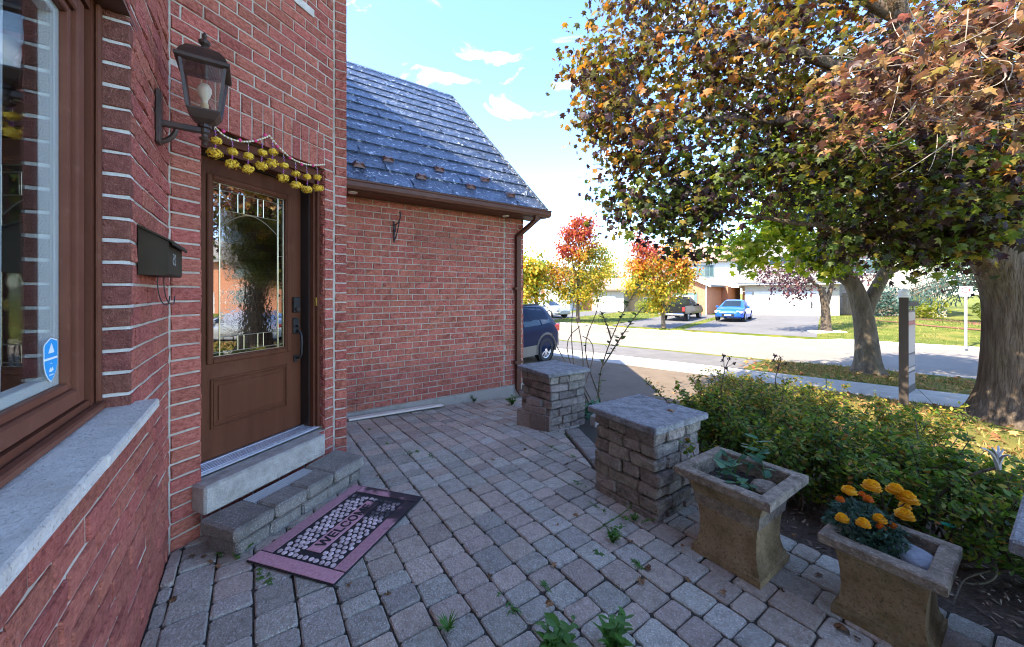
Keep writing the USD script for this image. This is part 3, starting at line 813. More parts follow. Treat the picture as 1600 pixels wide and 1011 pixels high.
put(sp_ + "/white_print", merge([extrude(Polygon([(1.68, 1.222), (1.690, 1.235), (1.697, 1.228), (1.704, 1.236), (1.713, 1.224), (1.697, 1.220)]), .0011, .0015, O0, dA, UP, dB),
                                 bx((1.683, 1.209, .0011), (1.711, 1.213, .0015), O0, dA, UP, dB), bx((1.690, 1.246, .0011), (1.703, 1.248, .0015), O0, dA, UP, dB)]), M["sticker_white"])

# ---- front door: t along the door wall, n outward
DZ0, DZ1, DN = .362, 2.378, -.20
def dbx(t0, t1, z0, z1, n0, n1, ch=0.0):
    return cbx((t0, z0, n0), (t1, z1, n1), ch, C1, eT, UP, eN) if ch else bx((t0, z0, n0), (t1, z1, n1), C1, eT, UP, eN)
frm = house.part("door_frame", merge([dbx(D0 + .001, .203, .34, 2.500, DN - .06, -.071), dbx(1.047, D1 - .001, .34, 2.500, DN - .06, -.071), dbx(.203, 1.047, 2.383, 2.500, DN - .06, -.0715)]), M["frame_brown"])
house.part("brick_mould", merge([dbx(D0 + .0015, .190, .345, 2.498, -.0705, -.045, .004), dbx(1.066, D1 - .0015, .345, 2.498, -.0705, -.045, .004), dbx(.1905, 1.0655, 2.44, 2.498, -.0705, -.046, .004)]), M["frame_brown"], frm)
house.part("weather_strip", merge([dbx(1.036, 1.0468, .362, 2.382, DN + .0015, DN + .09), dbx(.204, .2145, .362, 2.382, DN + .0015, DN + .03), dbx(.215, 1.0355, 2.372, 2.3825, DN + .0015, DN + .03)]), M["dark_trim"], frm)
house.part("strike_plate", dbx(1.052, 1.060, 1.36, 1.43, -.0712, -.043), M["brass"], frm)
G0, G1, GZ0, GZ1 = .344, .902, 1.025, 2.232
slab = [dbx(.215, G0 - .0, DZ0, DZ1, DN - .045, DN), dbx(G1, 1.036, DZ0, DZ1, DN - .045, DN), dbx(G0, G1, DZ0, GZ0, DN - .045, DN), dbx(G0, G1, GZ1, DZ1, DN - .045, DN)]
door = house.part("door", merge(slab), M["door_brown"])
def ring(t0, t1, z0, z1, w, n0, n1, ch):
    return merge([dbx(t0, t0 + w, z0, z1, n0, n1, ch), dbx(t1 - w, t1, z0, z1, n0, n1, ch), dbx(t0 + w, t1 - w, z0, z0 + w, n0, n1, ch), dbx(t0 + w, t1 - w, z1 - w, z1, n0, n1, ch)])
house.part("glass_surround", merge([ring(G0 - .032, G1 + .032, GZ0 - .032, GZ1 + .032, .034, DN + .0005, DN + .016, .006), ring(G0 - .001, G1 + .001, GZ0 - .001, GZ1 + .001, .012, DN - .01, DN + .008, .003)]), M["door_brown"], door)
house.part("lower_panel", merge([ring(.335, .912, .555, .892, .016, DN + .0005, DN + .010, .004), dbx(.385, .862, .605, .842, DN + .0005, DN + .008, .0075), ring(.357, .890, .577, .870, .010, DN + .0004, DN + .005, .002)]), M["door_brown"], door)
# glass: plain bevelled border, textured field, metal cames
BI = .062
house.part("glass_border", merge([dbx(G0 + .008, G0 + BI, GZ0 + .008, GZ1 - .008, DN - .022, DN - .016), dbx(G1 - BI, G1 - .008, GZ0 + .008, GZ1 - .008, DN - .022, DN - .016),
                                  dbx(G0 + BI + .0003, G1 - BI - .0003, GZ0 + .008, GZ0 + .14, DN - .022, DN - .016), dbx(G0 + BI + .0003, G1 - BI - .0003, GZ1 - .19, GZ1 - .008, DN - .022, DN - .016)]), M["bevel_pane"], door)
house.part("glass_field", dbx(G0 + BI + .0003, G1 - BI - .0003, GZ0 + .1403, GZ1 - .1903, DN - .022, DN - .016), M["door_pane"], door)
def came(pts, r=.0028):
    return tube([C1 + eT * t + UP * z + eN * (DN - .013) for t, z in pts], r, 4)
cm = [came([(G0 + BI, GZ0 + .01), (G0 + BI, GZ1 - .01)]), came([(G1 - BI, GZ0 + .01), (G1 - BI, GZ1 - .01)]), came([(G0 + .01, GZ0 + .035), (G1 - .01, GZ0 + .035)]), came([(G0 + BI, GZ0 + .14), (G1 - BI, GZ0 + .14)]),
      came([(G0 + .01, GZ1 - .055), (G1 - .01, GZ1 - .055)]), came([(G0 + BI, GZ1 - .19), (G1 - BI, GZ1 - .19)]), came([(G0 + .01, 1.30), (G0 + BI, 1.30)]), came([(G1 - BI, 1.42), (G1 - .01, 1.42)]), came([(G0 + .01, 1.70), (G0 + BI, 1.70)]), came([(G1 - BI, 1.76), (G1 - .01, 1.76)])]
for fr in (.28, .38, .62, .72):
    t = G0 + BI + fr * (G1 - G0 - 2 * BI)
    cm += [came([(t, GZ1 - .19), (t, GZ1 - .055)]), came([(t, GZ0 + .035), (t, GZ0 + .14)])]
tt = np.linspace(0, 1, 15)
cm.append(came([(G0 + BI + x * (G1 - G0 - 2 * BI), GZ1 - .31 + .115 * math.sin(math.pi * x)) for x in tt]))
cm.append(ring(G0 + .0105, G1 - .0105, GZ0 + .0105, GZ1 - .0105, .004, DN - .0155, DN - .010, .001))
house.part("glass_came", merge(cm), M["came_metal"], door)
kp = house.part("keypad_lock", dbx(.955, 1.015, 1.305, 1.435, DN + .0005, DN + .026, .006), M["black_metal"], door)
house.part("lock_cylinder", lathe([(0, .014), (.02, .014), (.024, 0)], 14, C1 + eT * .985 + UP * 1.335 + eN * (DN + .026), eT, UP, eN), M["dark_trim"], door)
house.part("handle_plate", dbx(.958, 1.012, 1.13, 1.262, DN + .0005, DN + .016, .005), M["black_metal"], door)
house.part("thumb_lever", dbx(.972, .998, 1.19, 1.205, DN + .016, DN + .05, .004), M["black_metal"], door)
house.part("door_handle", tube([C1 + eT * .985 + UP * z + eN * (DN + n) for z, n in ((1.155, .014), (1.15, .05), (1.12, .068), (1.05, .072), (.97, .068), (.935, .05), (.93, .012))], .0105, 8), M["black_metal"], door)
house.part("handle_foot", dbx(.966, 1.004, .90, .955, DN + .0005, DN + .014, .004), M["black_metal"], door)
th = house.part("threshold", merge([dbx(.172, 1.092, .335, .350, -.26, -.048), dbx(.172, 1.092, .3502, .360, -.195, -.17, .003)] + [dbx(.173, 1.091, .3502, .3545, -.165 + .022 * k, -.152 + .022 * k, .001) for k in range(5)]), M["threshold_metal"])
house.part("concrete_sill", cbx((.115, .168, -.046), (1.0, .333, .118), .012, C1, eT, UP, eN, .002, rng), M["concrete"])
# small vent tile high on the door wall
house.part("wall_vent", bx((.80, 3.70, .001), (.98, 3.76, .012), C1, eT, UP, eN), M["sill_stone"], wallp)

# ================================================================== attached garage
GA, GB0, GB1 = 4.912, kb + .107, 3.618
RID_A, RID_Z, EV_A, EV_Z, RB0, RB1 = 8.077, 6.09, 4.60, 2.775, -.40, 3.832
gar = Thing("brick_garage", "attached brick garage with steep blue grey metal shingle roof and brown gutter", "garage", ab(GA, GB1, -.2))
GA2 = 2 * RID_A - GA
gcore = [bx((GA + .02, -.40, -.6), (GA2 - .02, GB1 - .02, 2.70), UP * 0, dA, dB, UP)]
gp_ = np.array([[GA + .02, 2.70], [GA2 - .02, 2.70], [RID_A, 5.75]])
gcore.append(prism([tuple(x) for x in gp_], -.40, GB1 - .02, 0, UP * 0, dA, UP, dB))
gar.part("gable_wall", merge(gcore), M_far)
gw = gar.part("brick_wall", bx((GB0 + .0, -.05, -.1), (GB1 - .011, 2.72, -.0056), dA * GA, dB, UP, -dA), M["garage_mortar"])
rng = np.random.default_rng(31)
gbk = []
CJ = 3.243
wall_bricks(gbk, dA * GA, dB, -dA, GB0 + .01, GB1 - .0, 0.0, 2.70, .0805, .213, [(CJ - .004, CJ + .004, 0, 3)], rng, "garage_brick", start=.08)
wall_bricks(gbk, ab(GA, GB1), dA, dB, .002, .10, 0.0, 2.70, .0805, .1, [], rng, "garage_brick", bond=False)
place_bricks(gar, gw, gbk)
gar.part("control_joint", bx((CJ - .004, 0, -.02), (CJ + .004, 2.66, -.006), dA * GA, dB, UP, -dA), M["dark_trim"], gw)
gar.part("foundation", cbx((GB0 + .0, -.7, -.1), (GB1 + .014, -.004, .016), .006, dA * GA, dB, UP, -dA), M["foundation"])
gar.part("foundation", bx((GA + .1, GB1 - .05, -.7), (GA2, GB1 + .012, -.006), UP * 0, dA, dB, UP), M["foundation"])
gd = gar.part("garage_door", bx((GA + .7, GB1 - .01, -.2), (GA2 - .7, GB1 + .03, 2.1), UP * 0, dA, dB, UP), M["frame_brown"])
# roof planes
sv = np.array([RID_A - EV_A, RID_Z - EV_Z]); SLN = np.linalg.norm(sv); sv = sv / SLN
RS = dA * sv[0] + UP * sv[1]                 # up the slope
RN = -dA * sv[1] + UP * sv[0]                # out of the slope
RO = ab(EV_A, 0, EV_Z)
RS2, RN2 = -dA * sv[0] + UP * sv[1], dA * sv[1] + UP * sv[0]
RO2 = ab(2 * RID_A - EV_A, 0, EV_Z)
roof = gar.part("roof", merge([bx((RB0, 0.0, -.09), (RB1 - .012, SLN, -.004), RO, dB, RS, RN), bx((RB0, 0, -.09), (RB1 - .012, SLN, .02), RO2, dB, RS2, RN2)]), M["roof_metal"])
rng = np.random.default_rng(41)
NR = 13
ex = SLN / NR
for r in range(NR):
    y0, y1 = r * ex, min((r + 1) * ex + .03, SLN - .005)
    b = RB0 + (0.27 if r % 2 else 0) - .1
    while b < RB1 - .02:
        L = .545
        b0, b1 = max(b, RB0), min(b + L, RB1)
        b += L
        if b1 - b0 < .05:
            continue
        nx = 9
        X = np.linspace(b0 + .0015, b1 - .0015, nx)
        Y = np.array([y0, y0 + .085, y0 + .17, y1])
        H = np.array([.022, .022, .015, .001])
        tt = np.full((nx, 4), 0.0) + H + rng.normal(0, .0022, (nx, 4)) * [1, 1, 1, .2]
        wv = np.clip(np.sin((X + rng.uniform(0, 1)) * 23) + rng.normal(0, .4, nx), 0, 1.3)
        tt[:, 1] += .016 * wv
        tt[:, 2] += .003 * wv
        P = np.stack(np.broadcast_arrays(X[:, None], Y[None], tt), -1)
        v, f = sheet(P)
        lip = v[[i * 4 for i in range(nx)]].copy(); lip[:, 2] = -.003; nv = len(v)
        g = []
        for i in range(nx - 1):
            g += [[i * 4, nv + i, nv + 1 + i], [i * 4, nv + 1 + i, (i + 1) * 4]]
        gar.part("shingle", (frame_pts(np.vstack([v, lip]), RO, dB, RS, RN), np.vstack([f, g])), M["roof_metal"], roof)
gar.part("rake_trim", merge([bx((RB1 - .010, -.01, -.12), (RB1 + .018, SLN + .01, .038), RO, dB, RS, RN), bx((RB1 - .010, -.01, -.12), (RB1 + .018, SLN - .02, .036), RO2, dB, RS2, RN2)]), M["roof_metal"])
rc = [cbx((b, -.11, .028), (min(b + .43, RB1 + .02), .0, .042), .004, ab(RID_A, 0, RID_Z), dB, RS, RN) for b in np.arange(RB0, RB1, .42)]
gar.part("ridge_cap", merge(rc + [cbx((b, -.11, .026), (min(b + .43, RB1 + .02), .0, .040), .004, ab(RID_A, 0, RID_Z), dB, RS2, RN2) for b in np.arange(RB0, RB1, .42)]), M["roof_metal"])
gar.part("soffit", bx((EV_A - .0, .66, 2.655), (GA + .03, RB1, 2.675), UP * 0, dA, dB, UP), M["gutter_brown"])
gar.part("fascia", bx((EV_A + .0, .66, 2.648), (EV_A + .022, RB1, 2.775), UP * 0, dA, dB, UP), M["gutter_brown"])
gut = [(0, 0), (-.085, 0), (-.105, .03), (-.105, .075), (-.118, .085), (-.118, .10), (-.108, .10), (-.098, .08), (-.098, .034), (-.08, .008), (-.004, .008), (-.004, .1), (0, .1)]
gar.part("gutter", extrude(Polygon(gut), .60, RB1 + .02, ab(EV_A - .001, 0, 2.655), dA, UP, dB), M["gutter_brown"])
for (x, y) in ((551, 300), (790, 337)):
    # recessed light in the soffit
    Y = 1.185 * F / (HZ - y)
    p = px(x, y, Y)
    gar.part("soffit_light", lathe([(0, -.006), (.035, -.008), (.05, -.012), (.055, 0)], 18, p * [1, 1, 0] + UP * 2.654), M["pot_light"])


def roof_hit(x, y):
    d = np.array([(x - 800) / F, 1.0, (HZ - y) / F])
    o = np.array([0, 0, EYE])
    return o + d * (((RO - o) @ RN) / (d @ RN))


for (x, y) in ((561, 263), (606, 254), (658, 281), (686, 269), (735, 296), (757, 285), (797, 309)):
    P = roof_hit(x, y) + RN * .022
    W_ = .075
    v = np.array([[-W_, -.02, 0], [-W_ * .75, .10, .004], [0, .085, .004], [W_ * .75, .10, .004], [W_, -.02, 0], [W_ * .62, -.01, .058], [0, .012, .038], [-W_ * .62, -.01, .058],
                  [-W_ * .55, .045, .05], [0, .05, .034], [W_ * .55, .045, .05]], float)
    f = [[0, 7, 1], [7, 8, 1], [1, 8, 2], [8, 9, 2], [2, 9, 10], [2, 10, 3], [10, 5, 3], [3, 5, 4], [7, 6, 9], [7, 9, 8], [6, 5, 10], [6, 10, 9], [0, 6, 7], [0, 4, 6], [4, 5, 6]]
    gar.part("snow_guard", (frame_pts(v, P, dB, RS, RN), np.array(f)), M["snow_guard"], roof)
# downspout
q0 = ab(EV_A - .05, 3.60, 2.66); q1 = ab(EV_A - .04, 3.60, 2.60); q2 = ab(GA - .05, 3.475, 2.38); q3 = ab(GA - .045, 3.475, 2.28); q4 = ab(GA - .045, 3.475, -.06); q5 = ab(GA - .13, 3.475, -.13)
def square_tube(P, hw, hd, u, vdir):
    P = np.array(P)
    v = np.vstack([[p + u * a * hw + w * b * hd for a, b in ((-1, -1), (1, -1), (1, 1), (-1, 1))] for p, w in zip(P, vdir)])
    f = []
    for k in range(len(P) - 1):
        for i in range(4):
            j = (i + 1) % 4
            f += [[k * 4 + i, k * 4 + j, k * 4 + 4 + j], [k * 4 + i, k * 4 + 4 + j, k * 4 + 4 + i]]
    e = 4 * (len(P) - 1)
    return v, np.array(f + [[0, 2, 1], [0, 3, 2], [e, e + 1, e + 2], [e, e + 2, e + 3]])
dsp = gar.part("downspout", square_tube([q0, q1, q2, q3, q4, q5], .037, .03, dB, [dA, unit(dA + UP * .5), unit(dA + UP * .7), dA, unit(dA + UP * .3), unit(dA * .3 + UP)]), M["gutter_brown"])
for z in (1.52, .35):
    gar.part("strap", bx((3.475 - .075, z, -.002), (3.475 + .075, z + .035, .082), dA * GA, dB, UP, -dA), M["gutter_brown"], dsp)
# plant hanger bracket on the garage wall
hk = Thing("plant_hanger", "black scrolled iron bracket fixed high on the garage brick wall", "bracket", px(625, 346, 4.65))
hb_ = toab(*px(625, 346, 4.7)[:2])[1]
HP = dA * (GA - .004) + dB * hb_
def hpt(n, z):
    return HP - dA * n + UP * z
zt_, zb_ = 2.40, 2.13
hk.part("wall_bar", cbx((-.011, zb_, 0), (.011, zt_, .012), .003, HP, dB, UP, -dA), M["black_metal"])
hk.part("arm", tube(spline([hpt(.01, zt_ - .04), hpt(.10, zt_ - .05), hpt(.21, zt_ - .02), hpt(.26, zt_ + .04), hpt(.25, zt_ + .085), hpt(.225, zt_ + .075)], 16), .008, 6), M["black_metal"])
hk.part("brace", tube(spline([hpt(.01, zb_ + .03), hpt(.09, zb_ + .07), hpt(.15, zt_ - .13), hpt(.22, zt_ - .03)], 10), .007, 6), M["black_metal"])
hk.part("scroll", tube(spline([hpt(.03, zt_ - .06), hpt(.07, zt_ - .10), hpt(.045, zt_ - .14), hpt(.02, zt_ - .11)], 12), .005, 5), M["black_metal"])
# ================================================================== step in front of the door
rng = np.random.default_rng(51)
step = Thing("door_step", "low doorstep of grey concrete coping blocks with ribbed metal strip below the front door", "step", C1 + eT * .5 + eN * .2)
def sb(t0, t1, n0, n1, z0, z1, ch=.014, jit=.003):
    return cbx((t0, z0, n0), (t1, z1, n1), ch, C1, eT, UP, eN, jit, rng)
for t0, t1, n0, n1 in ((.075, .315, .135, .425), (.319, .545, .24, .428), (.549, .775, .24, .424), (.779, 1.09, .125, .43)):
    step.part("coping_block", sb(t0, t1, n0, n1, .088, .172), M["step_stone"])
for t0, t1 in ((.10, .30), (.303, .52), (.523, .74), (.743, .95), (.953, 1.07)):
    step.part("base_block", sb(t0, t1, .16, .405, -.06, .084), M["step_stone"])
step.part("packing", sb(.16, 1.0, .125, .236, -.06, .138, .004, 0), M["joint_sand"])
gr = [sb(.321, .774, .132 + .0132 * k, .139 + .0132 * k, .140, .160 - .001 * (k % 2), .0015, 0) for k in range(8)]
step.part("ribbed_strip", merge(gr + [sb(.321, .774, .130, .238, .1385, .1435, .001, 0)]), M["grate_metal"])

# ================================================================== doormat
mc = [np.array([*gpx(x, y, 0.0)]) for x, y in ((384, 880), (530, 918), (662, 778), (555, 762))]
mo = mc[0]
mu = unit((mc[3] - mc[0]) + (mc[2] - mc[1])); mu[2] = 0; mu = unit(mu)
mv = np.cross(mu, UP)                       # to the right when facing along mu
ML, MWd = .85, .585
mat_ = Thing("doormat", "worn pink and black rubber welcome mat with pebble pattern", "doormat", mo + mu * ML / 2 + mv * MWd / 2)
mo = mo + UP * .004
def mbx(u0, u1, v0, v1, z0, z1, ch=0.0):
    return cbx((u0, v0, z0), (u1, v1, z1), ch, mo, mu, mv, UP) if ch else bx((u0, v0, z0), (u1, v1, z1), mo, mu, mv, UP)
scuff_nodes = lambda c1, c2, name: usdkit.material(stage, "/World/Looks/" + name, {
    "g": ("geometry", {}), "sub": ("vector_math", {"math_type": "subtract", "vector2": tuple(mo + mu * .60 + mv * .36)}), "dv": ("vector_math", {"math_type": "dot_product", "vector2": tuple(mu)}),
    "dl": ("vector_math", {"math_type": "dot_product", "vector2": tuple(mv)}),
    "n": ("noise_texture", {"scale": 7.0, "detail": 5.0}), "a1": ("math", {"math_type": "multiply", "value2": 2.2}), "a2": ("math", {"math_type": "multiply_add", "value2": 1.6}),
    "a3": ("math", {"math_type": "add"}), "nm": ("math", {"math_type": "multiply_add", "value2": 2.6, "value3": -0.95}), "r": ("rgb_ramp", {"ramp": [(0, (0, 0, 0)), (.30, (0, 0, 0)), (.62, (.92, .92, .92)), (1, (.97, .97, .97))]}),
    "gr": ("noise_texture", {"scale": 60.0, "detail": 4.0}), "cr": ("rgb_ramp", {"ramp": [(.3, c1), (.7, c2)]}), "oi": ("object_info", {}), "mr": ("map_range", {"to_min": .72, "to_max": 1.2}), "hv": ("hsv", {}),
    "m": ("mix", {"color2": (.022, .021, .022)}), "p": ("principled_bsdf", {"roughness": .75, "specular_ior_level": .3})},
    [("g.position", "sub.vector1"), ("sub.vector", "dv.vector1"), ("sub.vector", "dl.vector1"), ("dv.value", "a1.value1"), ("dl.value", "a2.value1"), ("a1.value", "a2.value3"),
     ("g.position", "n.vector"), ("n.fac", "nm.value1"), ("nm.value", "a3.value1"), ("a2.value", "a3.value2"), ("a3.value", "r.fac"), ("g.position", "gr.vector"), ("gr.fac", "cr.fac"),
     ("cr.color", "hv.color"), ("oi.random", "mr.value"), ("mr.result", "hv.value"), ("hv.color", "m.color1"), ("r.color", "m.fac"), ("m.color", "p.base_color")], surface="p.BSDF")
scuff_nodes((.40, .19, .21), (.56, .30, .32), "mat_pink")
scuff_nodes((.46, .33, .32), (.70, .60, .56), "mat_pebble")
M["mat_pink"] = UsdShade.Material.Get(stage, "/World/Looks/mat_pink"); M["mat_pebble"] = UsdShade.Material.Get(stage, "/World/Looks/mat_pebble")
mat_.part("rubber_base", mbx(0, ML, 0, MWd, 0, .009, .003), M["mat_rubber"])
bw = .082
for r in ((.006, bw, .006, MWd - .006), (bw + .007, ML - .006, .006, bw), (bw + .007, ML - bw - .007, MWd - bw, MWd - .006), (ML - bw, ML - .006, bw + .007, MWd - .006)):
    mat_.part("border_plank", mbx(*r, .0092, .0135, .0015), M["mat_pink"])
TC0, TC1 = MWd / 2 - .048, MWd / 2 + .048
mat_.part("text_panel", mbx(.165, ML - .165, TC0, TC1, .0092, .0132, .001), M["mat_pink"])
txt = meshkit.text_mesh("WELCOME", .058, .0022, bold=True)
tv = np.array(txt.vertices); ext = tv[:, 0].max() - tv[:, 0].min()
tv[:, 0] = (tv[:, 0] - tv[:, 0].min()) * (.44 / ext)
ttop = mo + mu * .205 + mv * (TC1 - .020) + UP * .0133
mat_.part("lettering", (frame_pts(tv, ttop, mu, -mv, UP), np.array(txt.faces)), M["mat_rubber"])
peb = [(math.cos(t), math.sin(t)) for t in np.linspace(0, 2 * math.pi, 9)[:-1]]
u = bw + .030
row_i = 0
while u < ML - bw - .022:
    v = bw + .030 + (.018 if row_i % 2 else 0)
    while v < MWd - bw - .018:
        if not (.145 < u < ML - .145 and TC0 - .022 < v < TC1 + .022):
            ru, rv = rng.uniform(.015, .0185), rng.uniform(.0150, .0175)
            cu, cv2 = u + rng.normal(0, .002), v + rng.normal(0, .002)
            pts = [(cu + ru * x * rng.uniform(.9, 1.05), cv2 + rv * y * rng.uniform(.9, 1.05)) for x, y in peb]
            ring0 = np.array([[x, y, .0091] for x, y in pts]); c_ = np.array([[cu, cv2, .0145]])
            ring1 = np.array([[cu + (x - cu) * .7, cv2 + (y - cv2) * .7, .0138] for x, y in pts])
            P = np.vstack([ring0, ring1, c_])
            f = [[i, (i + 1) % 8, 8 + (i + 1) % 8] for i in range(8)] + [[i, 8 + (i + 1) % 8, 8 + i] for i in range(8)] + [[16, 8 + i, 8 + (i + 1) % 8] for i in range(8)]
            mat_.part("pebble", (frame_pts(P, mo, mu, mv, UP), np.array(f)), M["mat_pebble"])
        v += .0365
    u += .0335
    row_i += 1

# ================================================================== pillars
def pillar(ca, cb, label, seed, courses=7, side=.52, cap=.60, cap_z=.62, tone="wall_stone", z0=-.04):
    rng = np.random.default_rng(seed)
    t = Thing("stone_pillar", label, "pillar", ab(ca, cb, 0), "square stone pillars around the terrace")
    O = ab(ca, cb, 0)
    h = side / 2
    cz = cap_z - .046
    co = (cz - z0) / courses
    dep = .125
    t.part("fill", bx((-h + .03, -h + .03, z0), (h - .03, h - .03, cz - .004), O, dA, dB, UP), M["joint_sand"])
    for c in range(courses):
        za, zb = z0 + c * co + .0025, z0 + (c + 1) * co - .0025
        for k in range(4):
            ang = k * math.pi / 2
            U = dA * math.cos(ang) + dB * math.sin(ang); V = -dA * math.sin(ang) + dB * math.cos(ang)
            run = (-h, h - dep) if c % 2 == 0 else (-h + dep, h)
            sp = run[0] + (run[1] - run[0]) * rng.choice([.36, .5, .62, .57])
            o = rng.normal(0, .004)
            for x0, x1 in ((run[0], sp), (sp, run[1])):
                t.part("stone", cbx((x0 + .002, -h - .004 + o + rng.normal(0, .003), za), (x1 - .002, -h + dep, zb), .011, O, U, V, UP, .0035, rng), M[tone])
    g = 5
    e = cap / 2
    xs = np.array([-e, -e + .012, 0, e - .012, e])
    t.part("cap", cbx((-e, -e, cz), (e, e, cap_z), .007, O + UP * 0, unit(dA + dB * .03), unit(dB - dA * .03), UP, .002, rng), M["cap_stone"])
    return t


near_p = pillar(1.70, 2.366, "nearer stone pillar beside the planters, grey slab cap with a dead leaf on it", 61)
far_p = pillar(3.287, 2.842, "farther stone pillar by the driveway, with loose bricks stacked against its foot", 62)
L3 = gpx(1582, 845, .62)
l3a, l3b = toab(L3[0], L3[1])
pillar(l3a - .30, l3b + .30, "stone pillar at the right edge of the photo, only a corner of its cap showing", 63)

# loose bricks at the far pillar's foot
rng = np.random.default_rng(71)
Q = gpx(806, 664, -.02)
def lb(x0, x1, y0, y1, z0, z1, label):
    m = cbx((x0, y0, z0), (x1, y1, z1), .004, np.array([QA[0], QA[1], 0.0]), UA, VA, UP, .001, rng)
    solo("loose_brick", m, M["loose_brick"], label, "brick", "loose bricks at the foot of the far pillar")
UA, VA = -dA * .96 + dB * .28, dB * .96 + dA * .28      # along the pillar's left face towards us; away from it
fl = ab(3.287 - .26, 2.842 - .275)
QA = ab(3.287 + .22, 2.842 - .275) - VA * .0
VN = -VA
lb(.02, .215, -.135, -.010, -.03, .16, "brown loose brick standing upright, left one of the stack's bottom row")
lb(.220, .42, -.150, -.012, -.03, .165, "brown loose brick standing upright in the middle of the stack's bottom row")
lb(.424, .465, -.14, -.005, -.03, .16, "narrow pinkish loose brick standing at the right end of the stack")
lb(.11, .40, -.128, -.012, .168, .232, "long loose brick lying across the two upright bricks")
lb(.14, .33, -.122, -.016, .235, .305, "short loose brick on top of the stack by the far pillar")
# pale board on the ground along the garage wall
b0, b1 = gpx(545, 660, -.045), gpx(693, 636, -.09)
bu = unit(b1 - b0); bv = np.cross(UP, bu)
solo("wooden_board", cbx((0, -.0, .0), (np.linalg.norm(b1 - b0), .085, .022), .003, b0 + UP * .012, bu, unit(bv), UP), M["white_board"], "long cream board lying on the paving along the garage wall", "board")
# stones beside the far pillar
rng = np.random.default_rng(73)
rock_mats = ["loose_brick", "wall_stone", "sill_stone", "loose_brick"]
for i, (x, y, z, r, lab) in enumerate(((936, 648, -.05, .06, "pinkish garden stone between the two pillars"), (930, 661, -.06, .045, "small pale garden stone in front of the pinkish stone"), (947, 640, -.02, .05, "rounded reddish garden stone behind the pinkish stone"))):
    P = gpx(x, y, z)
    s = trimesh.creation.icosphere(2, 1.0)
    v = np.array(s.vertices); v = v * (1 + .25 * (meshkit.noise(v * 1.6 + i * 9)[:, None] - .5)) * [r, r * .8, r * .65] + P
    solo("garden_stone", (v, np.array(s.faces)), M[rock_mats[i]], lab, "stone", smooth=True)
P = gpx(929, 668, -.03)
solo("concrete_marker", merge([cbx((-.045, -.035, -.1), (.045, .035, .0), .01, P, dA, dB, UP), prism([(-.04, -.03), (.04, -.03), (.04, .03), (-.04, .03)], 0, .15, .025, P, dA, dB, UP)]), M["concrete"], "small pale concrete block standing beside the near pillar's back corner", "block")

# ================================================================== planters
def planter(name, center, rim, base, waist, height, label, seed, rzv=(1.0, 0.0)):
    t = Thing(name, label, "planter", center)
    O = center
    prof = [(base, 0), (base, .035), (base - .010, .04), (base - .012, .055), (base - .02, .065)]
    lower = .065
    for k in range(1, 9):
        x = k / 8
        w = waist + (rim - .045 - waist) * max(0, (x - .25) / .75) ** 2.2 + (base - .022 - waist) * max(0, 1 - x / .22) ** 2
        prof.append((w, lower + (height - .05 - lower) * x))
    def loft(pr):
        v, f = [], []
        for w, z in pr:
            v += [(-w, -w, z), (w, -w, z), (w, w, z), (-w, w, z)]
        for k in range(len(pr) - 1):
            for i in range(4):
                j = (i + 1) % 4
                f += [[k * 4 + i, k * 4 + j, k * 4 + 4 + j], [k * 4 + i, k * 4 + 4 + j, k * 4 + 4 + i]]
        return frame_pts(np.array(v, float), O, U_, V_, UP), np.array(f)
    U_, V_ = unit(dA * rzv[0] + dB * rzv[1]), unit(dB * rzv[0] - dA * rzv[1])
    t.part("body", loft(prof), M["planter_stone"], smooth=28)
    inner = rim - .062
    t.part("rim", loft([(rim - .05, height - .052), (rim - .006, height - .046), (rim, height - .040), (rim, height - .006), (rim - .006, height), (inner + .004, height), (inner, height - .006), (inner - .02, height - .20)]), M["planter_rim"])
    rngp = np.random.default_rng(seed)
    g = np.linspace(-inner + .004, inner - .004, 13)
    X, Y = np.meshgrid(g, g, indexing="ij")
    Z = height - .085 + rngp.normal(0, .008, X.shape)
    t.part("soil", (frame_pts(sheet(np.stack([X, Y, Z], -1))[0], O, U_, V_, UP), sheet(np.stack([X, Y, Z], -1))[1]), M["soil"])
    return t, U_, V_, inner


P1 = np.array([1.275, 2.10, 0.0])
pl1, u1_, v1_, in1 = planter("stone_planter", P1, .245, .178, .145, .475, "larger tan stone planter beside the near pillar, with a few weeds in it", 81)
P2 = np.array([1.692, 1.685, 0.0])
pl2, u2_, v2_, in2 = planter("stone_planter", P2, .198, .160, .132, .362, "tan stone planter of orange marigolds in the lower right corner", 82)
# cracked inner pot and pale lump
def lump(c, r, seed):
    s = trimesh.creation.icosphere(3, 1.0); v = np.array(s.vertices)
    v = v * (1 + .35 * (meshkit.fbm(v * 1.3 + seed)[:, None] - .5)) * r + c
    return v, np.array(s.faces)
mat("pale_rock", [(.16, .18, .20), (.34, .37, .39)], scale=14, rough=.55, bump=.5, bscale=40, dirt=(9, .58, (.15, .14, .12), .6))
solo("pale_rock", lump(P2 - u2_ * .075 + v2_ * .02 + UP * .30, np.array([.085, .08, .058]), 3), M["pale_rock"], "pale blue grey rock lying in the marigold planter", "rock", smooth=True)
solo("pale_rock", lump(P1 - u1_ * .10 + v1_ * .06 + UP * .40, np.array([.07, .06, .04]), 8), M["planter_rim"], "tan grey rock lying in the larger planter among the weeds", "rock", smooth=True)


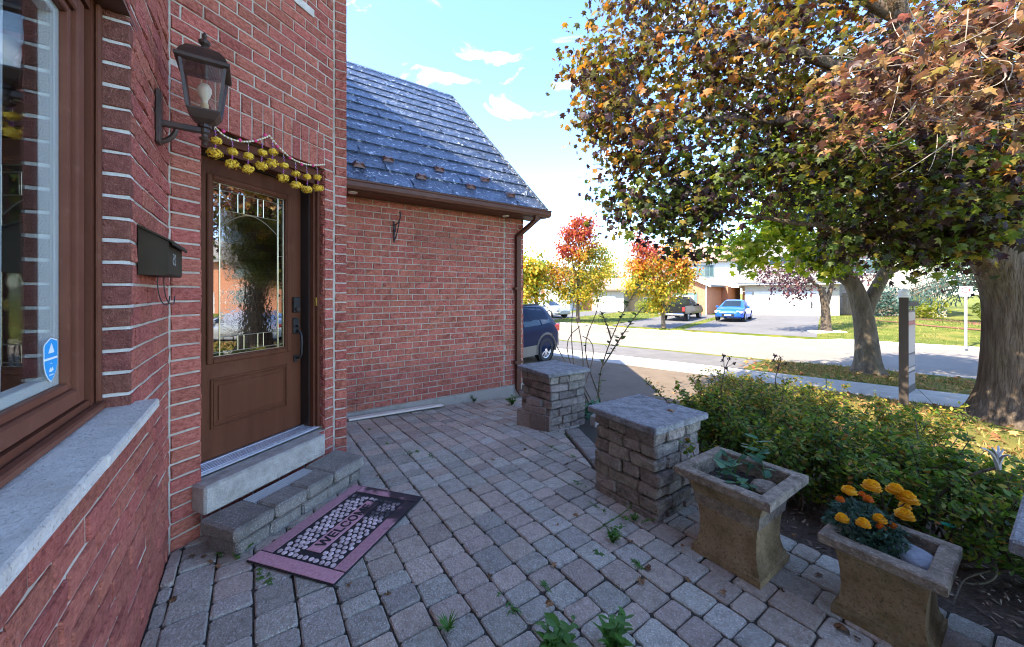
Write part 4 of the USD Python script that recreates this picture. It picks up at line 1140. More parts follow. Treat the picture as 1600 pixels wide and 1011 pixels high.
def blade_plant(base, n, length, width, rng, spread=1.0, up=.5, segs=4, flop=.8):
    ms = []
    for k in range(n):
        az = rng.uniform(0, 2 * math.pi)
        d = np.array([math.cos(az), math.sin(az), 0])
        L = length * rng.uniform(.6, 1.15)
        sidev = np.cross(UP, d)
        w = width * rng.uniform(.7, 1.2)
        v = []
        for i in range(segs + 1):
            s = i / segs
            p = base + d * (L * spread * s * (.6 + .4 * s)) + UP * (L * (up * s * 1.6 - flop * .9 * s * s))
            ww = w * math.sin(math.pi * (0.12 + .88 * s) ** .8) if s < 1 else 0.0
            v += [p - sidev * ww + UP * ww * .25, p + sidev * ww + UP * ww * .25]
        f = []
        for i in range(segs):
            f += [[2 * i, 2 * i + 1, 2 * i + 3], [2 * i, 2 * i + 3, 2 * i + 2]]
        ms.append((np.array(v), np.array(f)))
    return ms


def stem_leaves(pts, n, size, rng, shape=OVAL, faces=OVAL_F, start=.25, droop=.3):
    P = spline(pts, 60)
    idx = np.linspace(start * 59, 59, n).astype(int)
    p = P[idx]
    az = np.arange(n) * 2.4 + rng.uniform(0, 6)
    d = np.stack([np.cos(az), np.sin(az), np.full(n, .25)], -1)
    nr = unit(np.stack([-.4 * d[:, 0], -.4 * d[:, 1], np.ones(n)], -1) + rng.normal(0, .25, (n, 3)))
    sz = size * rng.uniform(.6, 1.15, n)
    t = unit(d - (d * nr).sum(1, keepdims=True) * nr)
    b = np.cross(nr, t)
    S = np.array(shape)
    c = p + t * sz[:, None] * .5
    v = c[:, None] + sz[:, None, None] * (S[None, :, :1] * b[:, None] + S[None, :, 1:2] * t[:, None]) - (sz[:, None] * droop * (S[None, :, 1] + .5) ** 2 * .5)[:, :, None] * UP
    f = np.asarray(faces)[None] + (np.arange(n) * len(S))[:, None, None]
    return v.reshape(-1, 3), f.reshape(-1, 3)


# weeds of the larger planter
rng = np.random.default_rng(91)
wp = Thing("planter_weed", "leafy green weeds with long pale leaves growing out of the larger planter", "plant", P1 + UP * .39)
stems, lvs = [], []
for (du, dv, hx, hy, hz, n, sz) in ((.05, .04, .16, .02, .23, 9, .09), (-.02, -.05, -.10, .05, .15, 7, .085), (.10, -.06, .05, -.1, .13, 8, .075), (-.10, .08, .03, .12, .19, 8, .09), (.02, .12, .16, .1, .12, 7, .07), (-.08, -.02, -.14, -.08, .10, 6, .07), (.08, .02, .02, .02, .12, 6, .06)):
    b = P1 + u1_ * du + v1_ * dv + UP * .385
    pts = [b, b + np.array([hx * .3, hy * .3, hz * .6]), b + np.array([hx, hy, hz])]
    stems.append(tube(spline(pts, 8), np.linspace(.004, .0015, 8), 5)); lvs.append(stem_leaves(pts, n, sz, rng))
wp.part("stem", merge(stems), M["weed_leaf"]); wp.part("leaves", merge(lvs), M["herb_leaf"], kind="stuff")

# marigolds
rng = np.random.default_rng(92)
mg = Thing("marigold_plant", "bushy marigold plant with yellow and orange blooms in the stone planter", "plant", P2 + UP * .28)
lp, ls, ln = [], [], []
cM = P2 + u2_ * .080 + UP * .36
N = 1500
d = unit(rng.normal(size=(N, 3))); rr = rng.uniform(.35, 1, N) ** .5
pts = cM + d * rr[:, None] * [.150, .150, .12]
pts = pts[pts[:, 2] > .30]
mg.part("foliage", leaf_mesh(pts, rng.uniform(.022, .038, len(pts)), unit(rng.normal(0, .7, (len(pts), 3)) + UP), [(0, -.6), (.13, -.1), (.3, .25), (.08, .2), (0, .75), (-.08, .2), (-.3, .25), (-.13, -.1)], [[0, 1, 7], [1, 2, 3], [1, 3, 7], [3, 5, 7], [5, 6, 7], [3, 4, 5]], rng), M["marigold_leaf"], kind="stuff")
blooms = [((1327, 768), .030, 1.78, 0), ((1362, 761), .037, 1.80, 0), ((1399, 767), .036, 1.80, 0), ((1418, 780), .040, 1.76, 0), ((1413, 806), .034, 1.68, 0), ((1316, 811), .027, 1.72, 0), ((1349, 819), .027, 1.66, 0), ((1374, 812), .026, 1.68, 0), ((1414, 792), .024, 1.80, 0),
          ((1313, 781), .018, 1.78, 1), ((1357, 781), .020, 1.74, 1), ((1376, 824), .018, 1.66, 1), ((1394, 822), .018, 1.68, 1), ((1347, 773), .016, 1.79, 1)]
for (x, y), r, Y, k in blooms:
    c = px(x, y, Y)
    r = r * .98
    ms = []
    for ringi, (cnt, rad, hz, tilt) in enumerate(((13, 1.0, -.30, .15), (12, .95, .05, .45), (10, .75, .35, .8), (8, .5, .58, 1.1), (5, .2, .68, 1.4))):
        for j in range(cnt):
            az = 2 * math.pi * j / cnt + ringi * .4 + rng.uniform(-.15, .15)
            o = np.array([math.cos(az), math.sin(az), 0]); sdv = np.array([-math.sin(az), math.cos(az), 0])
            q = c + o * rad * r * .55 + UP * hz * r * .7
            ax = unit(o * math.cos(tilt) + UP * math.sin(tilt))
            l, w = r * .55 * rng.uniform(.85, 1.15), r * .36
            up = np.cross(sdv, ax)
            v = np.array([q - sdv * w * .4, q + sdv * w * .4, q + ax * l * .7 + sdv * w + up * r * rng.uniform(-.06, .12), q + ax * l + up * r * rng.uniform(-.15, .05), q + ax * l * .7 - sdv * w + up * r * rng.uniform(-.06, .12)])
            ms.append((v, np.array([[0, 1, 2], [0, 2, 3], [0, 3, 4]])))
    s_ = trimesh.creation.icosphere(2, 1.0)
    ms.append((np.array(s_.vertices) * [r * .82, r * .82, r * .55] + c + UP * r * .02, np.array(s_.faces)))
    fl_ = mg.part("flower", merge(ms), M["marigold_orange" if k else "marigold_yellow"])
    b = cM + (c - cM) * .3; b[2] = .31
    mg.part("stem", tube(spline([b, (b + c) / 2 + UP * .02, c - UP * r * .2], 6), .0026, 5), M["marigold_leaf"])

# ================================================================== wall lantern
LW = C1 + nW * .345                         # foot of the wall plate
ln_ = Thing("wall_lantern", "bronze coach lantern with four glass panes on a bracket beside the front door", "lantern", LW + UP * 2.3)
ln_.part("wall_plate", cbx((-.032, 2.20, 0), (.032, 2.46, .022), .006, LW, nW, UP, dB), M["lantern_bronze"])
AX = LW + dB * .185                         # lantern's axis
LZ = 2.345
ln_.part("arm", merge([cbx((-.014, LZ - .055, .015), (.014, LZ - .025, .20), .004, LW, nW, UP, dB), tube(spline([LW + dB * .02 + UP * (LZ - .13), LW + dB * .05 + UP * (LZ - .11), LW + dB * .075 + UP * (LZ - .06)], 8), .012, 6)]), M["lantern_bronze"])
ln_.part("bottom_finial", lathe([(0, -.118), (.008, -.114), (.012, -.104), (.007, -.098), (.020, -.086), (.023, -.078), (.012, -.07), (.014, -.058), (.02, -.05), (.02, -.03), (.03, -.025), (.03, -.012), (.022, -.01), (.022, .0)], 12, AX + UP * LZ, dA, dB, UP), M["lantern_bronze"])
def sq(pr, n=4):
    ang = [math.pi / 4 + k * math.pi / 2 for k in range(4)]
    v, f = [], []
    for w, z in pr:
        v += [(w * 1.4142 * math.cos(a), w * 1.4142 * math.sin(a), z) for a in ang]
    for k in range(len(pr) - 1):
        for i in range(4):
            j = (i + 1) % 4
            f += [[k * 4 + i, k * 4 + j, k * 4 + 4 + j], [k * 4 + i, k * 4 + 4 + j, k * 4 + 4 + i]]
    return frame_pts(np.array(v), AX + UP * LZ, dA, dB, UP), np.array(f)
W0, W1, ZB, ZT = .062, .088, .055, .268
ln_.part("lower_bowl", sq([(.02, -.008), (.045, .012), (.060, .036), (.066, .046), (.066, .054)]), M["lantern_bronze"])
for i in range(4):
    a = math.pi / 4 + i * math.pi / 2
    d = dA * math.cos(a) + dB * math.sin(a)
    ln_.part("corner_post", tube([AX + d * W0 * 1.4142 + UP * (LZ + ZB - .004), AX + d * W1 * 1.4142 + UP * (LZ + ZT + .004)], .009, 4), M["lantern_bronze"])
    a2 = a + math.pi / 2
    e = dA * math.cos(a2) + dB * math.sin(a2)
    q = np.array([AX + d * W0 * 1.40 + UP * (LZ + ZB), AX + e * W0 * 1.40 + UP * (LZ + ZB), AX + e * W1 * 1.40 + UP * (LZ + ZT), AX + d * W1 * 1.40 + UP * (LZ + ZT)])
    ln_.part("glass_pane", (q, np.array([[0, 1, 2], [0, 2, 3]])), M["lantern_pane"])
ln_.part("upper_rim", sq([(.084, ZT - .004), (.098, ZT), (.108, ZT + .006), (.110, ZT + .02), (.100, ZT + .028)]), M["lantern_bronze"])
ln_.part("roof", merge([sq([(.099, ZT + .027), (.088, ZT + .055), (.066, ZT + .085), (.040, ZT + .104), (.018, ZT + .112), (.001, ZT + .113)])]), M["lantern_bronze"])
ln_.part("top_finial", lathe([(.02, ZT + .108), (.022, ZT + .118), (.012, ZT + .128), (.024, ZT + .14), (.027, ZT + .152), (.014, ZT + .164), (.008, ZT + .172), (.012, ZT + .182), (.006, ZT + .196), (0, ZT + .205)], 12, AX + UP * LZ, dA, dB, UP), M["lantern_bronze"])
bl = ln_.part("bulb", lathe([(0, .205), (.02, .2), (.030, .18), (.031, .165), (.024, .14), (.014, .12), (.013, .10)], 14, AX + UP * LZ, dA, dB, UP), M["bulb_glass"], smooth=True)
ln_.part("socket", lathe([(.015, .102), (.017, .10), (.017, .055), (.0, .055)], 12, AX + UP * LZ, dA, dB, UP), M["socket"], bl)

# ================================================================== mailbox
MA0 = c1a - 2.135                           # distance from the inner corner
mb = Thing("mailbox", "black metal mailbox with sloping lid fixed on the brick wall beside the door", "mailbox", ab(2.3, WB, 1.54))
mprof = Polygon([(0.002, 1.545), (.090, 1.545), (.096, 1.552), (.096, 1.688), (.002, 1.742)])
mb.part("body", extrude(mprof, 2.14, 2.495, dB * WB, dB, UP, dA), M["mailbox_metal"])
lid = Polygon([(.001, 1.744), (.001, 1.752), (.112, 1.690), (.116, 1.672), (.110, 1.671), (.106, 1.685)])
mb.part("lid", extrude(lid, 2.130, 2.505, dB * WB, dB, UP, dA), M["mailbox_metal"])
plain("faded_print", (.28, .27, .24), .6)
num = meshkit.text_mesh("25", .05, .001)
mb.part("house_number", (frame_pts(np.array(num.vertices), ab(2.32, WB + .0962, 1.595), dA * -1, UP, dB), np.array(num.faces)), M["faded_print"])
for a_ in (2.22, 2.36):
    hkp = spline([ab(a_, WB + .05, 1.548), ab(a_, WB + .052, 1.47), ab(a_ + .015, WB + .06, 1.43), ab(a_ + .07, WB + .07, 1.415), ab(a_ + .12, WB + .07, 1.43), ab(a_ + .135, WB + .07, 1.455)], 18)
    mb.part("wire_hook", tube(hkp, .0022, 5), M["black_metal"])

# ================================================================== door garland
rng = np.random.default_rng(95)
mat("tassel_yellow", [(0, (.66, .38, .02)), (.6, (.80, .52, .04)), (1, (.86, .66, .12))], rough=.9, island=True)
plain("bead_white", (.72, .68, .60), .35); plain("bead_pink", (.62, .04, .16), .4); plain("bead_gold", (.55, .42, .16), .35, metallic=.6); plain("bead_purple", (.28, .05, .25), .4)
def gd(x, y, out=.03):
    """The point of the door wall's plane, a little in front of it, at this place of the photograph."""
    d = np.array([(x - 800) / F, 1.0, (HZ - y) / F]); o = np.array([0, 0, EYE])
    return o + d * (((C1 + eN * out - o) @ eN) / (d @ eN))
gl = Thing("door_garland", "beaded door garland with paired yellow pompoms hung above the front door", "garland", gd(420, 235))
sw1 = spline([gd(334, 196), gd(352, 213), gd(378, 221), (gd(402, 219)), gd(421, 212)], 34)
sw2 = spline([gd(421, 212), gd(434, 228), gd(455, 247), gd(480, 257), gd(507, 257)], 34)
string = np.vstack([sw1, sw2[1:]])
gl.part("string", tube(string, .0016, 4), M["bead_gold"])
def bead(c, r, seg=6):
    s = trimesh.creation.icosphere(1, r)
    return np.array(s.vertices) + c, np.array(s.faces)
d_ = np.r_[0, np.cumsum(np.linalg.norm(np.diff(string, axis=0), axis=1))]
k = 0
bw_, bg_ = [], []
for s in np.arange(0, d_[-1], .0105):
    c = np.array([np.interp(s, d_, string[:, i]) for i in range(3)])
    (bw_ if k % 2 else bg_).append(bead(c, .0068)); k += 1
gl.part("beads", merge(bw_), M["bead_white"], kind="stuff"); gl.part("beads", merge(bg_), M["bead_gold"], kind="stuff")
for x, y in ((349, 205), (375, 219), (399, 220), (414, 211), (433, 229), (453, 247), (471, 257), (489, 259)):
    gl.part("pink_bead", bead(gd(x, y, .033), .012), M["bead_pink"])
pend = [((335, 198), (338, 218), (335, 237)), ((362, 216), (364, 235), (362, 254)), ((388, 223), (388, 242), (387, 262)), ((409, 219), (410, 237), (408, 257)), ((425, 218), (427, 236), (425, 253)),
        ((443, 240), (444, 257), (442, 276)), ((462, 252), (462, 270), (463, 287)), ((479, 257), (480, 275), (480, 294)), ((495, 258), (496, 276), (497, 292))]
for i, (s, p1, p2) in enumerate(pend):
    a0, a1, a2 = gd(*s), gd(*p1), gd(*p2)
    st = gl.part("drop_string", tube([a0, a1, a2], .0012, 4), M["bead_white"])
    gl.part("drop_beads", merge([bead(a0 + (a1 - a0) * q, .006) for q in (.35, .6)] + [bead(a1 + (a2 - a1) * q, .006) for q in (.5, .65)]), M["bead_purple"], st, kind="stuff")
    for c, r, hgt in ((a1, .034, .040), (a2, .046, .052)):
        n = 150
        dd = unit(rng.normal(size=(n, 3)) * [1, 1, .8] + [0, 0, .1])
        pts = c - UP * hgt * .2 + dd * rng.uniform(.6, 1, (n, 1)) * [r, r, hgt * .66]
        gl.part("pompom", leaf_mesh(pts, .017, dd, DIAM, DIAM_F, rng), M["tassel_yellow"])

# ================================================================== weeds and fallen leaves on the paving
rng = np.random.default_rng(97)
MARKS = [(gpx(525, 830, 0), "beside the doormat"), (gpx(320, 875, 0), "at the step's lower left corner"), (ab(1.70, 2.1), "on the paving before the near pillar"), (ab(3.0, 2.4), "between the two pillars' feet"), (P1 - dB * .35, "on the paving left of the larger planter"),
         (P2 - dB * .3, "on the paving left of the marigold planter"), (gpx(650, 690, 0), "on the far paving near the garage wall"), (gpx(750, 740, 0), "in the middle of the terrace"), (gpx(600, 960, 0), "near the bottom edge, below the doormat"), (gpx(870, 950, 0), "near the bottom edge, in the middle"),
         (gpx(1080, 960, 0), "near the bottom edge, below the larger planter"), (gpx(1260, 875, 0), "between the two planters"), (gpx(870, 860, 0), "on the paving between doormat and near pillar"), (gpx(760, 640, -.1), "at the foot of the garage wall")]


def place_label(P, what, cat, grp):
    d = [np.hypot(*(np.asarray(m[:2]) - P[:2])) for m, _ in MARKS]
    w = MARKS[int(np.argmin(d))][1]
    return f"{what} {w}", cat, f"{grp} {w}"


small = [(605, 694), (651, 707), (673, 716), (577, 668), (642, 711), (890, 686), (862, 702), (950, 590), (755, 575), (736, 623), (1000, 890), (720, 662), (930, 795), (905, 760), (555, 848), (420, 915), (405, 912), (345, 870), (800, 960), (850, 920), (935, 870), (895, 716)]
for x, y in small:
    if y < 600:
        continue
    P = gpx(x, y, -.02 if y > 660 else -.1)
    aa_, bb_ = toab(P[0], P[1]); P[2] = zg(aa_, bb_)
    solo("joint_weed", merge(blade_plant(P, rng.integers(5, 10), rng.uniform(.02, .05), .0045, rng, 1, .45) + [m_ for o_ in rng.normal(0, .03, (3, 2)) for m_ in blade_plant(P + dA * o_[0] * 1.5, 5, .025, .0035, rng, 1, .5)]), M["weed_leaf"], *place_label(P, "small green weed", "weed", "small weeds"))
for (x, y, n, L, w, lab) in ((870, 1030, 12, .15, .018, "broad leaved green weed at the bottom edge, left of the taller weed"), (960, 1022, 12, .14, .014, "upright bright green weed at the bottom edge of the paving"), (700, 990, 30, .09, .004, "fine grassy tuft at the bottom edge of the paving"),
                                 (800, 632, 12, .13, .02, "dark green leafy weed at the foot of the downspout"), (742, 626, 8, .10, .014, "leafy weed at the foot of the garage wall"), (958, 850, 7, .10, .011, "straggly weed with thin stems on the paving before the near pillar"), (990, 815, 8, .06, .009, "small round leaved weed at the near pillar's foot"), (575, 795, 10, .05, .010, "green weed beside the step's left corner")):
    if lab.startswith("green weed beside"):
        x, y = 372, 872
    P = gpx(x, y, -.01 if y > 660 else -.13)
    aa_, bb_ = toab(P[0], P[1]); P[2] = zg(aa_, bb_) - (.005 if y > 660 else 0)
    t = Thing("tall_weed", lab, "weed", P)
    t.part("leaves", merge(blade_plant(P, n, L * .8, w, rng, .8, .75, 5, .5)), M["weed_leaf"])
    if "fine" not in lab:
        for q_ in range(3):
            o_ = np.array([rng.normal(0, .05), rng.normal(0, .04), 0])
            pts = [P + o_ * .4, P + o_ * .7 + UP * L * .45, P + o_ * 1.2 + UP * L * rng.uniform(.6, 1.0)]
            t.part("stem", tube(spline(pts, 6), .0022, 5), M["weed_leaf"]); t.part("stem_leaves", stem_leaves(pts, 9, L * .38, rng), M["weed_leaf"])
    if L > .1 and "fine" not in lab:
        pts = [P, P + UP * L * .5, P + UP * L * .9 + np.array([.02, 0, 0])]
        t.part("stem", tube(spline(pts, 6), .003, 5), M["weed_leaf"]); t.part("stem_leaves", stem_leaves(pts, 8, L * .5, rng), M["weed_leaf"])
# a thin runner across the pavers by the near pillar
P_ = [gpx(x, y, -.0) + UP * h for x, y, h in ((935, 830, .008), (960, 818, .03), (985, 800, .035), (997, 788, .06))]
tv_ = Thing("creeping_runner", "thin yellowish runner stem trailing over the pavers at the near pillar", "weed", P_[0])
tv_.part("stem", tube(spline(P_, 14), .0028, 5), M["weed_leaf"]); tv_.part("leaves", stem_leaves(P_, 5, .03, rng), M["weed_leaf"])
fallen = [(985, 848), (1075, 908), (1068, 858), (1002, 910), (1012, 890), (870, 822), (900, 806), (865, 885), (770, 720), (820, 703), (975, 812), (640, 785), (650, 665), (735, 768), (1015, 788), (1240, 840), (1280, 900), (1222, 925), (1130, 930), (860, 945), (765, 900), (607, 930), (545, 915), (330, 880), (318, 872), (300, 872), (340, 885), (270, 940), (455, 830), (430, 845), (1340, 1000), (1230, 870), (690, 660), (885, 728), (905, 742), (590, 745)]
for x, y in fallen:
    P = gpx(x, y, 0.0)
    aa_, bb_ = toab(P[0], P[1]); P[2] = zg(aa_, bb_) + rng.uniform(.008, .016)
    r = rng.uniform(.022, .04)
    v, f = leaf_mesh(P[None], r, unit(UP + rng.normal(0, .3, 3))[None], MAPLE, MAPLE_F, rng, curl=rng.uniform(-.5, 1.2))
    v = v + rng.normal(0, .003, v.shape)
    solo("fallen_leaf", (v, f), M["dead_leaf"], *place_label(P, "small curled brown leaf", "leaf", "fallen leaves"))
for (x, y, lab) in ((932, 336, None), (1046, 627, "dark curled leaf near the back edge of the near pillar's cap"), (1050, 640, "large crumpled brown leaf in the middle of the near pillar's cap"), (1268, 905, "larger brown leaf curled on the paving left of the marigold planter")):
    if lab is None:
        continue
    P = gpx(x, y, .63) if y < 700 else gpx(1315, 975, .02)
    v, f = leaf_mesh(P[None], .05, unit(UP + [.2, .1, 0])[None], MAPLE, MAPLE_F, rng, curl=1.4)
    solo("fallen_leaf", (v + rng.normal(0, .004, v.shape), f), M["dead_leaf"], lab, "leaf")
# ================================================================== houses across the street
mat("white_siding", [(.50, .49, .46), (.56, .55, .52)], scale=2, rough=.75, stretch=(1, 1, 9)); mat("cream_siding", [(.38, .34, .27), (.44, .40, .33)], scale=3, rough=.8); mat("tan_siding", [(.38, .275, .175), (.43, .32, .21)], scale=3, rough=.8, stretch=(1, 1, 8)); mat("blue_siding", [(.36, .41, .46), (.41, .46, .51)], scale=2, rough=.8, stretch=(1, 1, 8))
plain("white_door", (.62, .61, .59), .6); plain("glass_dark", (.05, .09, .10), .08, spec=.9); plain("trim_white", (.74, .73, .70), .6)
mat("shingle_grey", [(.19, .175, .155), (.27, .25, .22)], scale=3, rough=.95, bump=.4, bscale=6, bdist=.04, stretch=(1, 1, 4)); mat("shingle_brown", [(.22, .14, .10), (.32, .22, .16)], scale=3, rough=.95, bump=.4, bscale=6, bdist=.04, stretch=(1, 1, 4))
mat("teal_frame", [(.10, .16, .15), (.13, .2, .19)], scale=3, rough=.6)
mat("orange_brick", [(.42, .17, .09), (.52, .23, .13)], scale=5, rough=.9, bump=.3, bscale=14)
M["far_brick"] = M_far
mat("fence_wood", [(.16, .12, .09), (.25, .2, .15)], scale=6, rough=.9, stretch=(3, 3, .4))


def sbx(s0, s1, w0, w1, z0, z1):
    return bx((s0, w0, z0), (s1, w1, z1), UP * 0, dS, dW, UP)


def gable(s0, s1, w0, w1, z0, zr, over=.3, along="w", thick=.16):
    """Gable roof: two pitched slabs; the ridge runs along w or s."""
    if along == "w":
        m = (s0 + s1) / 2
        pr = Polygon([(s0 - over, z0 - over * (zr - z0) / (m - s0)), (m, zr), (s1 + over, z0 - over * (zr - z0) / (m - s0)), (s1 + over, z0 - over * (zr - z0) / (m - s0) + thick), (m, zr + thick * 1.3), (s0 - over, z0 - over * (zr - z0) / (m - s0) + thick)])
        return extrude(pr, w0 - over, w1 + over, UP * 0, dS, UP, dW)
    m = (w0 + w1) / 2
    k = (zr - z0) / (m - w0)
    pr = Polygon([(w0 - over, z0 - over * k), (m, zr), (w1 + over, z0 - over * k), (w1 + over, z0 - over * k + thick), (m, zr + thick * 1.3), (w0 - over, z0 - over * k + thick)])
    return extrude(pr, s0 - over, s1 + over, UP * 0, dW, UP, dS)


def gable_wall(s0, s1, w0, w1, z0, z1, zr):
    pr = Polygon([(s0, z0), (s1, z0), (s1, z1), ((s0 + s1) / 2, zr), (s0, z1)])
    return extrude(pr, w0, w1, UP * 0, dS, UP, dW)


def far_window(t, s0, s1, w, z0, z1, bars=1, frame="trim_white"):
    f = t.part("window", merge([sbx(s0, s0 + .07, w - .06, w + .02, z0, z1), sbx(s1 - .07, s1, w - .06, w + .02, z0, z1), sbx(s0 + .07, s1 - .07, w - .06, w + .02, z0, z0 + .07), sbx(s0 + .07, s1 - .07, w - .06, w + .02, z1 - .07, z1)]
                               + [sbx(s0 + (s1 - s0) * k / (bars + 1) - .025, s0 + (s1 - s0) * k / (bars + 1) + .025, w - .05, w + .02, z0 + .07, z1 - .07) for k in range(1, bars + 1)]), M[frame])
    t.part("pane", sbx(s0 + .07, s1 - .07, w - .015, w + .0, z0 + .07, z1 - .07), M["glass_dark"], f)


def panel_door(t, name, s0, s1, w, z0, z1, nx, nz, material):
    d = t.part(name, sbx(s0, s1, w - .03, w + .02, z0, z1), M[material])
    for i in range(nx):
        for j in range(nz):
            a0, a1 = s0 + (s1 - s0) * (i + .08) / nx, s0 + (s1 - s0) * (i + .92) / nx
            c0, c1 = z0 + (z1 - z0) * (j + .1) / nz, z0 + (z1 - z0) * (j + .9) / nz
            t.part("door_panel", cbx((a0, w - .045, c0), (a1, w - .0302, c1), .01, UP * 0, dS, dW, UP), M[material], d)
    return d


# house behind the pickup truck
Z = -.55
h1 = Thing("brick_house", "house with orange brick garage and white upper storey behind the black pickup", "house", sw(-10, 37.0))
h1.part("garage_wall", gable_wall(-11.9, -8.2, 37.0, 45, Z - .3, 2.15, 2.95), M["orange_brick"])
h1.part("side_wall", sbx(-8.25, -7.6, 43, 50, Z - .3, 2.1), M["orange_brick"])
h1.part("garage_roof", gable(-11.9, -8.2, 37.0, 46, 2.17, 2.98, .35), M["shingle_grey"])
h1.part("fascia", merge([extrude(Polygon([(-12.3, 1.96), (-10.05, 2.98), (-7.8, 1.96), (-7.8, 2.12), (-10.05, 3.16), (-12.3, 2.12)]), 36.58, 36.66, UP * 0, dS, UP, dW)]), M["trim_white"])
h1.part("garage_frame", sbx(-11.2, -9.0, 36.96, 36.99, Z - .1, 1.45), M["teal_frame"])
panel_door(h1, "garage_door", -11.0, -9.25, 36.93, Z - .05, 1.2, 4, 4, "white_door")
h1.part("downpipe", sbx(-8.30, -8.20, 36.9, 36.98, Z, 2.1), M["trim_white"])
h1.part("upper_wall", sbx(-13.6, -6.9, 44.5, 53, 2.0, 5.0), M["white_siding"])
h1.part("upper_side_wall", sbx(-6.9, -6.0, 46.5, 53, 1.6, 5.0), M["tan_siding"])
h1.part("lower_side_wall", sbx(-6.88, -6.02, 46.6, 53, Z - .3, 1.58), M["orange_brick"])
h1.part("main_roof", gable(-13.6, -6.0, 44.5, 53, 5.0, 6.8, .5, "s"), M["shingle_brown"])
far_window(h1, -10.9, -9.2, 44.46, 3.2, 4.45, 3, "teal_frame")
h1.part("chimney", sbx(-13.3, -12.6, 49, 49.8, 5.0, 8.0), M["orange_brick"])
# house with the white double garage
h3 = Thing("suburban_house", "house with a wide white double garage door behind the blue car", "house", sw(-3, 39.2))
h3.part("front_wall", sbx(-5.6, .8, 39.2, 48, -.9, 2.15), M["cream_siding"])
h3.part("soffit", sbx(-6.1, 1.3, 38.5, 39.3, 2.15, 2.33), M["trim_white"])
h3.part("lower_roof", extrude(Polygon([(38.4, 2.33), (44, 4.2), (44, 4.35), (38.4, 2.5)]), -6.2, 1.4, UP * 0, dW, UP, dS), M["shingle_grey"])
h3.part("upper_wall", sbx(-5.8, 7.0, 43, 52, -.9, 5.0), M["cream_siding"])
h3.part("main_roof", gable(-5.8, 7.0, 43, 52, 5.0, 6.9, .5, "s"), M["shingle_grey"])
panel_door(h3, "garage_door", -4.9, -.15, 39.16, -.55, 1.58, 8, 4, "white_door")
h3.part("entry_door", sbx(-5.55, -5.05, 39.15, 39.195, -.5, 1.55), M["blue_siding"])
h3.part("garage_door_handle", sbx(-.95, -.87, 39.05, 39.12, .2, .75), M["black_metal"])
far_window(h3, 1.6, 3.4, 42.97, 3.0, 4.3, 1)
far_window(h3, -4.2, -2.4, 42.97, 4.4 - .4, 4.85, 1)
# beige bungalow with a single garage, left
h2 = Thing("suburban_house", "low beige house with a single white garage door between the red and orange trees", "house", sw(-17, 37.0))
h2.part("front_wall", sbx(-19.6, -16.0, 37.0, 45, -.9, 1.75), M["cream_siding"])
h2.part("side_wing", sbx(-16.0, -11.9, 38.2, 46, -.9, 1.72), M["tan_siding"])
h2.part("garage_roof", extrude(Polygon([(36.4, 1.72), (41, 3.0), (41, 3.2), (36.4, 1.92)]), -20.1, -11.6, UP * 0, dW, UP, dS), M["shingle_brown"])
panel_door(h2, "garage_door", -18.9, -16.9, 36.96, -.55, 1.1, 4, 4, "white_door")
h2.part("upper_wall", sbx(-17.5, -12.8, 43.2, 52, 1.5, 4.1), M["white_siding"])
h2.part("main_roof", gable(-19.5, -12.8, 43, 52, 3.9, 5.4, .5, "s"), M["shingle_brown"])
h2.part("chimney", sbx(-16.6, -15.9, 46, 46.8, 4.4, 6.9), M["orange_brick"])
far_window(h2, -14.4, -12.6, 38.16, -.1, 1.0, 1)
# pale house further left
h4 = Thing("suburban_house", "pale blue white house partly hidden behind the red topped tree", "house", sw(-24, 36.0))
h4.part("front_wall", gable_wall(-25.2, -21.8, 36.0, 44, -.9, 2.9, 4.1), M["blue_siding"])
h4.part("roof", gable(-25.2, -21.8, 36.0, 44, 2.92, 4.15, .4), M["shingle_brown"])
panel_door(h4, "garage_door", -24.6, -22.4, 35.96, -.6, 1.4, 4, 4, "white_door")
h4.part("brick_wing", sbx(-28.5, -25.2, 37, 45, -.9, 3.4), M["orange_brick"])
h4.part("wing_roof", gable(-28.5, -25.2, 37, 45, 3.42, 4.4, .3), M["shingle_brown"])
h4.part("side_wing", sbx(-21.8, -19.9, 38.5, 45, -.9, 1.9), M["orange_brick"])
far_window(h4, -28, -26.4, 36.96, .8, 2.2, 1)
# more houses down the street, also those mirrored in the door's glass
h5 = Thing("brick_house", "brick house far down the street to the right, beyond the parked silver car", "house", sw(24, 36))
h5.part("wall", sbx(17, 30, 35, 45, -.9, 4.6), M["orange_brick"])
h5.part("roof", gable(17, 30, 35, 45, 4.6, 7.0, .5, "s"), M["shingle_grey"])
far_window(h5, 19, 21, 34.96, .4, 1.9, 1); far_window(h5, 25, 27, 34.96, .4, 1.9, 1); far_window(h5, 19, 21, 34.96, 2.9, 4.1, 1)
h5.part("front_door", sbx(22.6, 23.6, 34.95, 34.99, -.6, 1.5), M["white_door"])
